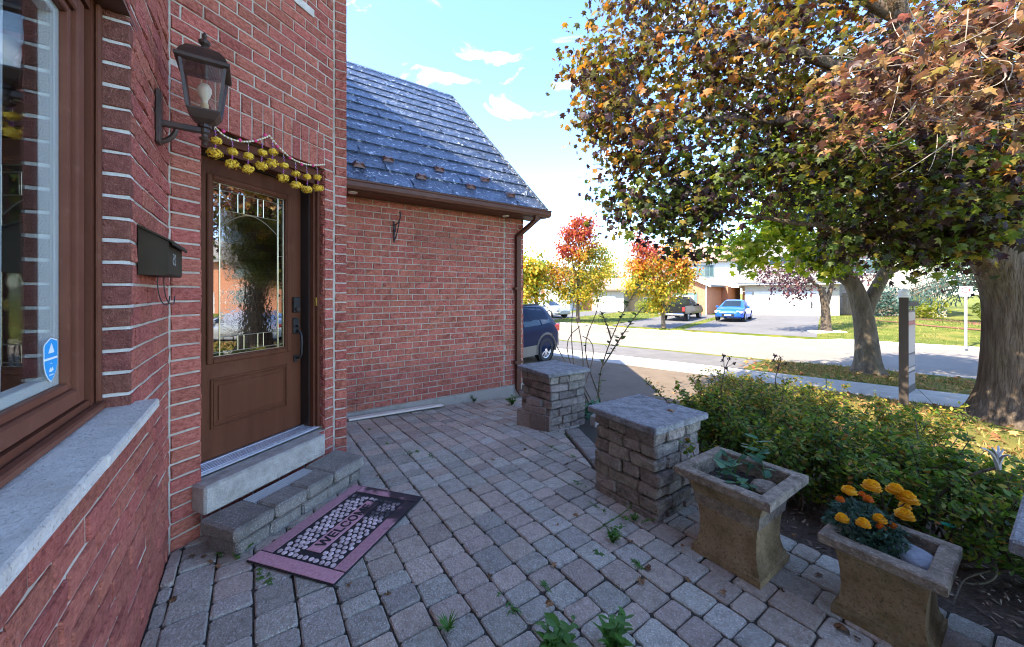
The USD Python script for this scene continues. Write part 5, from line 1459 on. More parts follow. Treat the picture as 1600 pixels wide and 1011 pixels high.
# fence beside the double garage
fn = Thing("wooden_fence", "grey wooden fence with dark bin in front, right of the white garage", "fence", sw(3.4, 40))
for k in range(16):
    s0 = 1.0 + k * .30
    fn.part("board", sbx(s0, s0 + .275, 40.5, 40.53, -.3, 1.45 + .02 * (k % 3)), M["fence_wood"])
fn.part("rail", sbx(.9, 5.9, 40.531, 40.58, .1, .2), M["fence_wood"]); fn.part("rail", sbx(.9, 5.9, 40.531, 40.58, 1.1, 1.2), M["fence_wood"])
bn = Thing("barbecue", "dark barbecue on legs standing before the fence", "barbecue", sw(2.7, 39.6))
bn.part("hood", lathe([(0, .0), (.35, .0), (.38, .2), (.25, .42), (0, .46)], 14, sw(2.7, 39.6) + UP * .75, dS, dW, UP), M["black_metal"])
for s_, w_ in ((2.4, 39.4), (3.0, 39.4), (2.4, 39.8), (3.0, 39.8)):
    bn.part("leg", tube([sw(s_, w_), sw(s_, w_) + UP * .78], .025, 5), M["black_metal"])

# ================================================================== vehicles (local frame: x forward, y left, z up)
mat("tyre", [(.02, .02, .02), (.035, .033, .032)], scale=20, rough=.85)
plain("alloy", (.62, .62, .63), .28, metallic=.85); plain("arch_black", (.012, .012, .013), .7)
plain("paint_navy", (.003, .009, .03), .3, spec=.1); plain("paint_blue", (.012, .09, .40), .25, coat=.4); plain("paint_black", (.007, .007, .007), .2, spec=.25)
plain("paint_silver", (.48, .49, .50), .28, coat=1.0, metallic=.5); plain("paint_grey", (.30, .30, .30), .3, coat=1.0, metallic=.4)
plain("cladding", (.16, .135, .105), .55); plain("light_red", (.50, .012, .012), .25, coat=.6); plain("light_clear", (.65, .66, .66), .12, spec=.9); plain("chrome", (.7, .7, .7), .12, metallic=1.0); plain("plate_white", (.75, .76, .77), .5)


class Loft:
    """Car body from cross sections: x, floor, sill, belt and roof heights, half widths at sill, belt and roof."""

    def __init__(self, st):
        self.st = np.array(st, float)

    def at(self, x):
        s = self.st
        return np.array([np.interp(x, s[:, 0], s[:, k]) for k in range(8)])

    def ring(self, x):
        _, zf, zs, zb, zr, ws, wb, wr = self.at(x)
        h = [(0, zf), (ws * .9, zf), (ws, zf + .06), (ws + .015, zs), ((ws + wb) / 2 + .02, (zs + zb) / 2), (wb, zb), (wb * .35 + wr * .65 + .02, zb * .35 + zr * .65), (wr, zr - .045), (wr - .09, zr), (0, zr + .025)]
        return h

    def body(self, n=44):
        xs = np.unique(np.r_[np.linspace(self.st[0, 0], self.st[-1, 0], n), self.st[:, 0]])
        rings = []
        for x in xs:
            h = self.ring(x)
            full = h + [(-y, z) for y, z in h[-2:0:-1]]
            rings.append([(x, y, z) for y, z in full])
        P = np.array(rings)
        k = P.shape[1]
        P = np.concatenate([P, P[:, :1]], 1)
        v, f = sheet(P)
        m = len(xs)
        kk = k + 1
        e = (m - 1) * kk
        f = np.vstack([f, [[0, i + 1, i] for i in range(1, k - 1)], [[e, e + i, e + i + 1] for i in range(1, k - 1)]])
        return v, f

    def side(self, pts, sign, off=.012):
        """Window on the flank; pts are (x, fraction between belt and roof)."""
        out = []
        for x, q in pts:
            _, zf, zs, zb, zr, ws, wb, wr = self.at(x)
            z = zb + (zr - .045 - zb) * q
            y = np.interp(q, [0, .65, 1], [wb, wb * .35 + wr * .65 + .02, wr])
            out.append((x, sign * (y + off), z + off * .4))
        P = np.array(out)
        return P, np.array([[0, i, i + 1] for i in range(1, len(P) - 1)])

    def top(self, x0, x1, inset=.06, off=.012, low=None):
        """Windscreen or rear window over the roof's slope from x0 (lower) to x1 (upper)."""
        rows = []
        for x in np.linspace(x0, x1, 5):
            _, zf, zs, zb, zr, ws, wb, wr = self.at(x)
            rows.append([(x, y * (wr - .07 - inset * .3), zr + off + .022 * (1 - abs(y))) for y in np.linspace(-1, 1, 5)])
        return sheet(np.array(rows))


def wheels(t, xs, half, r, w=.20, spokes=10):
    for x in xs:
        for sgn in (1, -1):
            O = np.array([x, sgn * (half - w * .5), r])
            t.part("wheel_arch", lathe([(0, half - .02), (r * 1.13, half - .02), (r * 1.13, half + .012), (r * 1.08, half + .014)][::1], 24, (x, 0, r + .01), (1, 0, 0), (0, 0, 1), (0, sgn, 0)), M["arch_black"], local=True)
            wh = t.part("wheel", lathe([(r * .62, -w * .42), (r * .93, -w * .5), (r, -w * .34), (r, w * .34), (r * .93, w * .5 + .02), (r * .70, w * .5 + .02), (r * .66, w * .42)], 24, O, (1, 0, 0), (0, 0, 1), (0, sgn, 0)), M["tyre"], local=True)
            sp = []
            for k in range(spokes):
                a = 2 * math.pi * k / spokes
                U = np.array([math.cos(a), 0, math.sin(a)]); V = np.array([-math.sin(a), 0, math.cos(a)])
                sp.append(bx((r * .1, -r * .055, w * .40), (r * .68, r * .055, w * .50), O, U, V, np.array([0, sgn, 0])))
            t.part("rim", merge(sp + [lathe([(0, w * .52), (r * .16, w * .52), (r * .18, w * .44)], 12, O, (1, 0, 0), (0, 0, 1), (0, sgn, 0)), lathe([(r * .60, w * .45), (r * .69, w * .52), (r * .71, w * .45)], 24, O, (1, 0, 0), (0, 0, 1), (0, sgn, 0))]), M["alloy"], wh, local=True)
            t.part("hub_back", lathe([(0, w * .30), (r * .66, w * .30)], 20, O, (1, 0, 0), (0, 0, 1), (0, sgn, 0)), M["arch_black"], wh, local=True)


def car(name, label, origin, heading, paint, st, side_windows, screens, axles, half, r, lamps, group=None, clad=None, mirror=None, plates=()):
    t = Thing(name, label, "car", origin, group, rz=math.degrees(math.atan2(heading[1], heading[0])))
    L = Loft(st)
    b = t.part("body", L.body(), M[paint], smooth=35, local=True)
    for sgn in (1, -1):
        for w in side_windows:
            t.part("side_window", L.side(w, sgn), M["car_glass"], local=True)
    for nm, x0, x1 in screens:
        t.part(nm, L.top(x0, x1), M["car_glass"], local=True)
    wheels(t, axles, half, r)
    for nm, lo, hi, m_ in lamps:
        for sgn in (1, -1):
            a, c = np.array(lo, float), np.array(hi, float)
            if sgn < 0:
                a[1], c[1] = -hi[1], -lo[1]
            t.part(nm, cbx(a, c, .02), M[m_], local=True)
    if clad:
        for sgn in (1, -1):
            ys = np.array([[(x, sgn * (L.at(x)[5] + .022), z) for z in (L.at(x)[1] + .02, clad)] for x in np.linspace(axles[0] + r * 1.15, axles[1] - r * 1.15, 6)])
            t.part("sill_cladding", sheet(ys), M["cladding"], local=True)
    for nm, lo, hi, m_ in plates:
        t.part(nm, cbx(lo, hi, .01), M[m_], local=True)
    if mirror:
        for sgn in (1, -1):
            x, y, z = mirror
            t.part("side_mirror", cbx((x - .07, sgn * y - .09, z - .06), (x + .07, sgn * y + .09, z + .07), .03), M[paint], local=True)
    return t


plain("car_glass", (.012, .018, .02), .05, spec=.5)
#            x    floor sill  belt  roof   ws    wb    wr
SUV = [(0.00, .42, .62, .84, .98, .74, .74, .70), (.05, .38, .58, .95, 1.10, .84, .82, .66), (.18, .34, .56, 1.06, 1.32, .88, .87, .62), (.42, .30, .55, 1.09, 1.60, .90, .89, .60), (.62, .28, .55, 1.09, 1.645, .90, .90, .62),
       (1.5, .25, .55, 1.07, 1.675, .90, .91, .64), (2.3, .25, .55, 1.05, 1.665, .90, .91, .64), (2.75, .25, .55, 1.04, 1.58, .90, .90, .62), (3.45, .25, .55, 1.02, 1.12, .90, .88, .74), (4.05, .28, .55, .96, 1.04, .88, .84, .70), (4.40, .32, .54, .86, .92, .80, .76, .62), (4.52, .38, .52, .74, .78, .66, .64, .54)]
A_R = .80
O = sw(-6.33 - .90, 9.1 + A_R, .012)
suv = car("parked_suv", "dark blue sport utility vehicle parked in front of the garage, only its rear half showing", O, -dW, "paint_navy", SUV,
          [[(.50, .12), (.58, .80), (.98, .92), (1.0, .06)], [(1.06, .05), (1.04, .93), (1.84, .95), (1.84, .04)], [(1.90, .04), (1.90, .95), (2.55, .90), (3.15, .04)]], [("rear_window", .17, .40), ("windscreen", 3.40, 2.70)], (.80, 3.50), .90, .365,
          [("tail_light", (.03, .60, .86), (.34, .885, 1.08), "light_red"), ("headlight", (4.15, .50, .70), (4.42, .80, .84), "light_clear")], clad=.55, mirror=(2.95, .98, 1.08),
          plates=[("bumper", (-.05, -.80, .40), (.22, .80, .62), "cladding"), ("licence_plate", (-.02, -.26, .74), (.0, .26, .88), "plate_white"), ("roof_rail", (.8, .60, 1.66), (2.4, .63, 1.71), "black_metal"), ("roof_rail", (.8, -.63, 1.66), (2.4, -.60, 1.71), "black_metal")])
for sgn in (1, -1):
    for x in (.80, 3.50):
        pts = [(x + .47 * math.cos(a), sgn * .915, .375 + .47 * math.sin(a)) for a in np.linspace(-.15, math.pi + .15, 14)]
        suv.part("arch_cladding", tube(pts, .035, 5), M["cladding"], local=True)

SEDAN = [(0.0, .36, .55, .80, .86, .66, .64, .58), (.08, .30, .52, .88, .98, .80, .78, .60), (.35, .24, .50, .92, 1.08, .86, .85, .62), (.95, .20, .50, .93, 1.33, .88, .87, .56), (1.5, .18, .50, .93, 1.44, .885, .88, .57), (2.1, .18, .50, .92, 1.455, .885, .88, .58),
         (2.55, .18, .50, .91, 1.38, .885, .88, .57), (3.45, .20, .50, .88, .96, .88, .86, .68), (4.1, .24, .48, .78, .86, .84, .80, .62), (4.42, .30, .46, .66, .72, .70, .66, .52), (4.5, .36, .44, .56, .60, .56, .52, .42)]
FW_ = gpx(1163, 505.6, -.62)
fs, fw = tosw(FW_[0], FW_[1])
car_args = dict(st=SEDAN, side_windows=[[(.55, .12), (.98, .80), (1.28, .90), (1.28, .05)], [(1.33, .05), (1.33, .92), (2.0, .94), (2.0, .04)], [(2.06, .04), (2.06, .94), (2.45, .88), (3.2, .04)]], screens=[("rear_window", .40, .92), ("windscreen", 3.38, 2.58)],
                axles=(.85, 3.55), half=.885, r=.335, lamps=[("tail_light", (.02, .45, .72), (.30, .84, .88), "light_red"), ("headlight", (4.02, .48, .58), (4.40, .83, .74), "light_clear")], mirror=(2.85, .97, .96))
blue = car("parked_car", "bright blue compact car parked nose out before the white double garage", sw(fs - .885, 30.0 + 3.55, .012), -dW, "paint_blue", plates=[("grille", (4.40, -.38, .36), (4.52, .38, .52), "black_metal"), ("licence_plate", (4.50, -.2, .40), (4.53, .2, .50), "plate_white")], **car_args)
gc = car("parked_car", "small silver car parked at the far left down the street", sw(-20.6, 27.0, .01), unit(dS * .9 - dW * .2), "paint_silver", plates=[], **car_args)
rc_ = car("parked_car", "silver car at the kerb to the right, mirrored in the door's glass", sw(4.6, 15.7, .03) * [1, 1, 0] + UP * -.79, dS, "paint_silver", plates=[], **car_args)

TR = Thing("pickup_truck", "black pickup truck with its tailgate towards the street, before the brick garage", "pickup truck", sw(-8.6, 28.2, .012), rz=math.degrees(math.atan2(dW[1], dW[0])))
CAB = [(1.75, .45, .62, 1.10, 1.60, .90, .90, .66), (1.85, .42, .62, 1.10, 1.72, .91, .91, .68), (2.5, .42, .62, 1.08, 1.755, .92, .92, .68), (3.05, .42, .62, 1.06, 1.66, .92, .92, .66), (3.75, .42, .62, 1.05, 1.16, .92, .91, .78), (4.7, .42, .62, 1.0, 1.12, .92, .89, .78), (5.15, .45, .60, .95, 1.04, .90, .86, .74), (5.3, .50, .60, .82, .86, .82, .80, .66)]
LT_ = Loft(CAB)
TR.part("cab", LT_.body(), M["paint_black"], smooth=35, local=True)
for sgn in (1, -1):
    TR.part("side_window", LT_.side([(1.95, .06), (1.98, .92), (2.45, .94), (2.45, .05)], sgn), M["car_glass"], local=True)
    TR.part("side_window", LT_.side([(2.5, .05), (2.5, .94), (2.98, .90), (3.45, .04)], sgn), M["car_glass"], local=True)
    TR.part("bed_side", cbx((.05, sgn * .87 - .06, .52), (1.80, sgn * .87 + .06, 1.10), .03), M["paint_black"], local=True)
    TR.part("tail_light", cbx((-.015, sgn * .84 - .075, .72), (.10, sgn * .84 + .095, 1.02), .02), M["light_red"], local=True)
    TR.part("side_mirror", cbx((3.0, sgn * 1.03 - .1, 1.06), (3.12, sgn * 1.03 + .1, 1.22), .03), M["paint_black"], local=True)
    TR.part("headlight", cbx((5.1, sgn * .68 - .16, .78), (5.31, sgn * .68 + .16, .94), .03), M["light_clear"], local=True)
TR.part("windscreen", LT_.top(3.68, 3.08), M["car_glass"], local=True)
TR.part("rear_window", bx((1.735, -.58, 1.16), (1.745, .58, 1.56)), M["car_glass"], local=True)
TR.part("tailgate", cbx((.0, -.80, .58), (.06, .80, 1.08), .02), M["paint_black"], local=True)
TR.part("bed_floor", bx((.06, -.80, .60), (1.78, .80, .66)), M["arch_black"], local=True)
TR.part("chassis", bx((.2, -.7, .35), (5.0, .7, .55)), M["arch_black"], local=True)
TR.part("bumper", cbx((-.14, -.88, .42), (.0, .88, .57), .03), M["chrome"], local=True)
TR.part("licence_plate", cbx((-.155, -.16, .44), (-.141, .16, .56), .004), M["plate_white"], local=True)
wheels(TR, (1.0, 4.25), .90, .375, .22, 6)

# ================================================================== street furniture
SP = gpx(1412, 632, -.47)
sp = Thing("sign_post", "dark wooden sign post on the lawn, its hanging panel seen nearly edge on", "sign post", SP)
plain("post_wood", (.055, .04, .03), .8); plain("sign_black", (.02, .02, .022), .5); plain("sign_cream", (.34, .28, .24), .6); plain("sign_red", (.30, .08, .06), .6); plain("sign_grey", (.17, .16, .17), .6)
vdir = unit(np.array([SP[0], SP[1], 0])); vright = np.cross(vdir, UP)
hp = 1.86
sp.part("post", cbx((-.06, -.06, -.1), (.06, .06, hp), .006, SP, vright, vdir, UP), M["post_wood"])
sp.part("post_cap", lathe([(0, .16), (.05, .14), (.07, .09), (.06, .04), (.085, .03), (.085, .0)], 12, SP + UP * hp, vright, vdir, UP), M["trim_white"])
pd = unit(vdir * .98 + vright * .17); pn = np.cross(pd, UP)
sp.part("arm", cbx((.06, -.035, hp - .16), (.95, .035, hp - .08), .006, SP, pd, pn, UP), M["post_wood"])
panel = sp.part("sign_panel", cbx((.16, -.012, .14), (.80, .012, hp - .24), .003, SP, pd, pn, UP), M["sign_black"])
for z0, z1, m_ in ((hp - .42, hp - .27, "sign_cream"), (hp - .50, hp - .425, "sign_red"), (hp - 1.0, hp - .505, "sign_cream"), (hp - 1.25, hp - 1.03, "sign_grey"), (hp - 1.33, hp - 1.27, "sign_cream"), (hp - 1.58, hp - 1.36, "sign_grey")):
    sp.part("printed_field", bx((.18, -.0142, z0), (.78, -.0122, z1), SP, pd, pn, UP), M[m_], panel); sp.part("printed_field", bx((.18, .0122, z0), (.78, .0142, z1), SP, pd, pn, UP), M[m_], panel)
for x in (.28, .68):
    sp.part("chain", tube([SP + pd * x + UP * (hp - .25), SP + pd * x + UP * (hp - .155)], .008, 5), M["black_metal"])
SS = gpx(1509, 541, -.62)
ss_ = Thing("street_sign", "thin grey metal pole with a small white and red sign on the far verge", "sign", SS)
ss_.part("pole", tube([SS - UP * .1, SS + UP * 2.25], .045, 8), M["alloy"])
vd2 = unit(np.array([SS[0], SS[1], 0])); vr2 = np.cross(vd2, UP)
ss_.part("plate", cbx((-.16, -.07, 1.95), (.16, -.05, 2.35), .01, SS, vr2, vd2, UP), M["plate_white"])
plain("sign_redring", (.55, .05, .05), .5)
ss_.part("red_ring", lathe([(.085, -.075), (.115, -.075), (.115, -.0705), (.085, -.0705), (.085, -.075)], 18, SS + UP * 2.2, vr2, UP, vd2), M["sign_redring"])
ss_.part("red_bar", bx((-.09, -.078, 2.19), (.09, -.0752, 2.21), SS, vr2, vd2, UP), M["sign_redring"])
US = gpx(1292, 520, -.6)
solo("stone_slab", merge([cbx((-.75, -.35, -.05), (.75, .35, .10), .03, US, unit(np.array([1, -.1, 0])), unit(np.array([.1, 1, 0])), UP)]), M["trim_white"], "flat white slab at the foot of the purple leaved tree", "slab")
# ================================================================== trees
def limb(pts, r0, r1, n=14, sides=8, wob=0.0, rng=None):
    P = spline(pts, n) if len(pts) > 2 else np.linspace(pts[0], pts[1], n)
    if wob:
        P[1:-1] += rng.normal(0, wob, (n - 2, 3))
    return P, tube(P, np.linspace(r0, r1, n), sides)


def tree(name, label, base, trunk, limbs, blobs, leafmats, bark, seed, leaf=.12, shape=(MAPLE, MAPLE_F), per=40, sig=.28, twig=(.012, .004), group=None, twig_mat=None, bias=.55, nupw=1.0):
    """trunk and limbs: (points, r0, r1); blobs: (centre, radii, clumps, which leaf material)."""
    rng = np.random.default_rng(seed)
    t = Thing(name, label, "tree", base, group)
    ms, pts_all = [], []
    for k, (P, r0, r1) in enumerate(trunk):
        Q, m = limb(P, r0, r1, 18, 14)
        if k == 0:                                # root flare
            v = m[0]; z = v[:, 2] - base[2]
            ctr = np.array([np.interp(z, Q[:, 2] - base[2], Q[:, i]) for i in range(2)]).T
            ang = np.arctan2(v[:, 1] - ctr[:, 1], v[:, 0] - ctr[:, 0])
            k_ = 1 + .45 * np.exp(-np.clip(z, 0, None) / (r0 * .75)) * (1 + .35 * np.sin(5 * ang + 1)) + .035 * np.sin(9 * ang + z * 2)
            v[:, :2] = ctr + (v[:, :2] - ctr) * k_[:, None]
        ms.append(m); pts_all.append(Q[6:])
    t.part("trunk", merge(ms), M[bark], smooth=60)
    ms = []
    for P, r0, r1 in limbs:
        Q, m = limb(P, r0, r1, 16, 8, r0 * .25, rng)
        ms.append(m); pts_all.append(Q[3:])
    if ms:
        t.part("branches", merge(ms), M[bark], smooth=60)
    A = np.vstack(pts_all)
    tw, out = [], {}
    for c, r, n, k in blobs:
        c = np.asarray(c, float); r = np.broadcast_to(r, (3,))
        d = unit(rng.normal(size=(n, 3)))
        q = c + d * r * (rng.uniform(0, 1, (n, 1)) ** bias)
        for p in q:
            a = A[np.argmin(((A - p) ** 2).sum(1) + .6 * np.clip(A[:, 2] - p[2], 0, None))]
            mid = (a + p) / 2 + rng.normal(0, .12, 3) * np.linalg.norm(p - a) * .5
            tw.append(tube(np.array([a, mid, p]), np.array([twig[0], twig[0] * .7, twig[1]]), 3, False))
        m = rng.poisson(per, n)
        P = np.repeat(q, m, axis=0)
        P = P + rng.normal(0, sig, P.shape) * [1, 1, .7]
        nr = unit(rng.normal(0, .75, P.shape) + UP * nupw + .6 * unit(P - c))
        out.setdefault(k, []).append((P, nr))
    t.part("twigs", merge(tw), M[twig_mat or bark], kind="stuff")
    for k, l in out.items():
        P = np.vstack([x[0] for x in l]); nr = np.vstack([x[1] for x in l])
        t.part("crown", leaf_mesh(P, leaf * rng.uniform(.55, 1.25, len(P)), nr, shape[0], shape[1], rng, .55, updir=np.array([0, 0, -1.0])), M[leafmats[k]], kind="stuff")
    return t


# ---- the big maple on the right
TB = np.array([7.95, 5.85, -.56])
tp = lambda x, y, Y=5.85: px(x, y, Y)
mtrunk = [([TB, TB + [.0, .0, .7], TB + [-.05, 0, 1.5], tp(1572, 432), tp(1520, 360), tp(1490, 310)], .46, .20), ([TB + [.05, .1, .8], TB + [.15, .2, 2.0], tp(1590, 300, 6.3), tp(1600, 150, 6.6), tp(1620, 0, 6.8)], .26, .10)]
mlimbs = [([tp(1500, 325), tp(1470, 270), tp(1445, 215), tp(1432, 120), tp(1400, 0), tp(1370, -120)], .21, .07), ([tp(1505, 330), tp(1535, 250, 6), tp(1548, 180, 6.1), tp(1560, 60, 6.2)], .17, .07),
          ([tp(1440, 240), tp(1385, 232), tp(1320, 212, 5.7), tp(1230, 190, 5.9), tp(1100, 190, 6.2), tp(1000, 160, 6.5)], .10, .03), ([tp(1438, 150), tp(1375, 120), tp(1290, 92, 5.9), tp(1180, 60, 6.1), tp(1040, 50, 6.5)], .11, .03),
          ([tp(1560, 410), tp(1500, 395, 5.6), tp(1380, 370, 5.8), tp(1250, 350, 6.1), tp(1130, 330, 6.3)], .08, .025), ([tp(1410, 30), tp(1300, -30), tp(1150, -80), tp(980, -60, 6.8)], .09, .03),
          ([tp(1540, 250), tp(1600, 170, 6), tp(1700, 120, 6.2), tp(1800, 60, 6.4)], .10, .03), ([tp(1590, 330, 6.2), tp(1680, 290, 6.4), tp(1800, 260, 6.6)], .10, .03), ([tp(1450, 200), tp(1430, 150, 5.0), tp(1420, 110, 4.4), tp(1380, 90, 4.1)], .05, .02),
          ([tp(1545, 190, 5.8), tp(1560, 160, 4.9), tp(1580, 120, 4.2), tp(1560, 70, 3.9)], .05, .018), ([tp(1590, 440, 6), tp(1630, 400, 6.6), tp(1700, 390, 7.6), tp(1780, 380, 8.6)], .07, .02)]
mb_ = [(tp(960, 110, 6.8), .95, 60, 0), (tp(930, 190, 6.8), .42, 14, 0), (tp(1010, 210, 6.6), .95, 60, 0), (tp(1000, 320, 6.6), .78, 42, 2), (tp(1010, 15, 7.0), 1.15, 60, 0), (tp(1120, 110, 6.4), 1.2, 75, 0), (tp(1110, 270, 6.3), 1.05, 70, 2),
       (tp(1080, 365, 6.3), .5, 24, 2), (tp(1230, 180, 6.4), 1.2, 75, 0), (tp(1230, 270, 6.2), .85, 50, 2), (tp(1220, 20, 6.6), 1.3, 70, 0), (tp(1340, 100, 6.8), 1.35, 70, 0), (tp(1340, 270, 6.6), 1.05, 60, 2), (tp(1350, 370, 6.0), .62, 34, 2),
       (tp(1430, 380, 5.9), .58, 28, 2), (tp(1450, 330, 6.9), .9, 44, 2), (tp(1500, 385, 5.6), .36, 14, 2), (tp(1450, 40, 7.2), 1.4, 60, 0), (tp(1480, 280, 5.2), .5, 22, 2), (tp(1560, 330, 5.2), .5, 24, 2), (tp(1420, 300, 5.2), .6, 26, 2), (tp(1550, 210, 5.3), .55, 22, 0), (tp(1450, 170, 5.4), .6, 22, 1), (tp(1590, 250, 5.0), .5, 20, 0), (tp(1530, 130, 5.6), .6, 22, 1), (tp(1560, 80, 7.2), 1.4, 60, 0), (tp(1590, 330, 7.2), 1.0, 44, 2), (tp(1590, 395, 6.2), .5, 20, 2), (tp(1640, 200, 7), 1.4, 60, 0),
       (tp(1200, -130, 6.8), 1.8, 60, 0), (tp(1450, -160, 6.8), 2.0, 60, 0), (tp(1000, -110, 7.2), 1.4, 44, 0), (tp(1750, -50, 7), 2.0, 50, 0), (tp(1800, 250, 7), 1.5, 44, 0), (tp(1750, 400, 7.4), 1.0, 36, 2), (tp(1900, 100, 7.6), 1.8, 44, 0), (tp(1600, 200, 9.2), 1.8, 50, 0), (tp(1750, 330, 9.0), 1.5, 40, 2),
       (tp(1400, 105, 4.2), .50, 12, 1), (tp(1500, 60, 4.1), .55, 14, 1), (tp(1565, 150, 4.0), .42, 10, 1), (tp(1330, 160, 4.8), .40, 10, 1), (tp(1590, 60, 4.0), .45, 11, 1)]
mat("warm_maple_leaf", [(0, (.045, .02, .02)), (.3, (.11, .05, .03)), (.52, (.24, .10, .045)), (.74, (.36, .19, .07)), (.88, (.34, .28, .06)), (1, (.40, .17, .13))], rough=.45, island=True, trans=.42, spec=.5)
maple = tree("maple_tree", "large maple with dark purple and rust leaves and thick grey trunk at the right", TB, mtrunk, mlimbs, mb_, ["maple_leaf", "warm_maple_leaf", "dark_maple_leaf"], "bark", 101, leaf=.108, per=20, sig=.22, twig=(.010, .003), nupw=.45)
rng = np.random.default_rng(103)
tws = []
for c, r in ((tp(1420, 110, 4.1), .7), (tp(1540, 100, 3.9), .7), (tp(1480, 190, 4.3), .5)):
    for k in range(26):
        p0 = c + rng.normal(0, .25, 3) * r
        p1 = p0 + unit(np.array([-.5, -.15, rng.uniform(-.5, .5)]) + rng.normal(0, .55, 3)) * rng.uniform(.25, .6)
        tws.append(tube(spline([p0, (p0 + p1) / 2 + rng.normal(0, .04, 3), p1], 6), np.linspace(.007, .002, 6), 4, False))
maple.part("bare_twigs", merge(tws), M["twig_bark"], kind="stuff")
for k in range(120):                                        # the nearest leaves, one by one
    c = [tp(1400, 105, 4.0), tp(1500, 60, 3.9), tp(1565, 150, 3.8), tp(1340, 160, 4.5), tp(1450, 170, 4.2)][k % 5]
    P = c + rng.normal(0, .27, 3)
    maple.part("leaf", leaf_mesh(P[None], rng.uniform(.065, .115), unit(rng.normal(0, .6, 3) + UP * .8)[None], MAPLE, MAPLE_F, rng, .3, updir=np.array([0, 0, -1.0])), M["warm_leaf_one"] if "warm_leaf_one" in M else mat("warm_leaf_one", [(.22, .085, .04), (.40, .19, .09)], scale=14, rough=.45, rnd=.45, hue=.03, trans=.4, spec=.5))

# ---- street maple beyond the hedge
B = gpx(1357, 583, -.64)
q = lambda x, y, dY=0.0: px(x, y, B[1] + dY)
tree("street_tree", "green leaved street tree with leaning forked trunk on the near verge", B, [([B, q(1354, 540), q(1348, 490), q(1338, 455), q(1322, 430)], .27, .17), ([q(1350, 500), q(1362, 465), q(1378, 435), q(1392, 400), q(1400, 350)], .17, .09)],
     [([q(1335, 452), q(1300, 425), q(1262, 395), q(1215, 370)], .12, .03), ([q(1325, 435), q(1310, 390), q(1290, 330), q(1270, 270)], .12, .04), ([q(1378, 435), q(1420, 410), q(1470, 390)], .08, .03)],
     [(q(1215, 350), .75, 30, 0), (q(1170, 385, -.3), .55, 20, 0), (q(1265, 395), .45, 16, 0), (q(1250, 300), 1.0, 36, 0), (q(1310, 330), .9, 34, 0), (q(1300, 405, -.3), .35, 12, 0), (q(1330, 260), 1.2, 40, 0), (q(1400, 300), 1.2, 40, 0), (q(1430, 385), .7, 24, 0), (q(1300, 180), 1.2, 36, 0), (q(1400, 190), 1.3, 36, 0), (q(1480, 340), .9, 26, 0), (q(1560, 190), 1.2, 24, 0), (q(1590, 270), 1.0, 20, 0)],
     ["green_maple_leaf"], "smooth_bark", 105, leaf=.16, per=22, sig=.22, twig=(.012, .004))
# ---- purple tree across the street
B2 = gpx(1291, 520, -.62)
q = lambda x, y, dY=0.0: px(x, y, B2[1] + dY)
tree("purple_tree", "small purple leaved tree with forked trunk on the far verge", B2, [([B2, q(1290, 495), q(1288, 470), q(1283, 450)], .23, .15), ([q(1290, 478), q(1297, 455), q(1303, 430)], .14, .07)], [([q(1285, 455), q(1270, 440), q(1240, 425), q(1215, 425)], .09, .03), ([q(1300, 440), q(1310, 410), q(1315, 390)], .08, .03)],
     [(q(1245, 425), 1.1, 34, 0), (q(1212, 440), .8, 22, 0), (q(1275, 415), 1.2, 34, 0), (q(1190, 425), .6, 12, 0), (q(1240, 455), .6, 14, 0), (q(1310, 395), 1.5, 34, 0), (q(1270, 380), 1.3, 26, 0), (q(1340, 430), 1.0, 20, 0)], ["purple_leaf"], "dark_bark" if "dark_bark" in M else "bark", 107, leaf=.17, per=13, sig=.26, shape=(OVAL, OVAL_F))
# ---- red topped tree
B3 = gpx(903, 503, -.62)
q = lambda x, y, dY=0.0: px(x, y, B3[1] + dY)
tree("autumn_tree", "young tree with red top and yellow green lower crown beside the garage", B3, [([B3, q(903, 480), q(904, 440), q(905, 380)], .14, .04)], [([q(904, 465), q(885, 440), q(872, 420)], .05, .02), ([q(904, 465), q(925, 440), q(938, 415)], .05, .02), ([q(904, 440), q(893, 400), q(890, 370)], .05, .02), ([q(904, 440), q(918, 400), q(922, 370)], .05, .02)],
     [(q(903, 455), 1.2, 34, 0), (q(880, 455), .9, 22, 0), (q(928, 452), 1.0, 24, 0), (q(905, 425), 1.5, 44, 0), (q(873, 428), 1.0, 26, 1), (q(938, 425), 1.0, 26, 0), (q(905, 395), 1.4, 30, 1), (q(928, 393), 1.0, 22, 0), (q(882, 392), .9, 24, 2), (q(905, 368), 1.0, 26, 2), (q(922, 372), .8, 18, 2), (q(902, 347), .55, 12, 2), (q(888, 368), .6, 14, 2), (q(917, 348), .4, 8, 2), (q(945, 400), .6, 10, 0)],
     ["yellow_green_leaf", "orange_leaf", "red_leaf"], "smooth_bark", 109, leaf=.19, per=40, sig=.27, shape=(DIAM, DIAM_F))
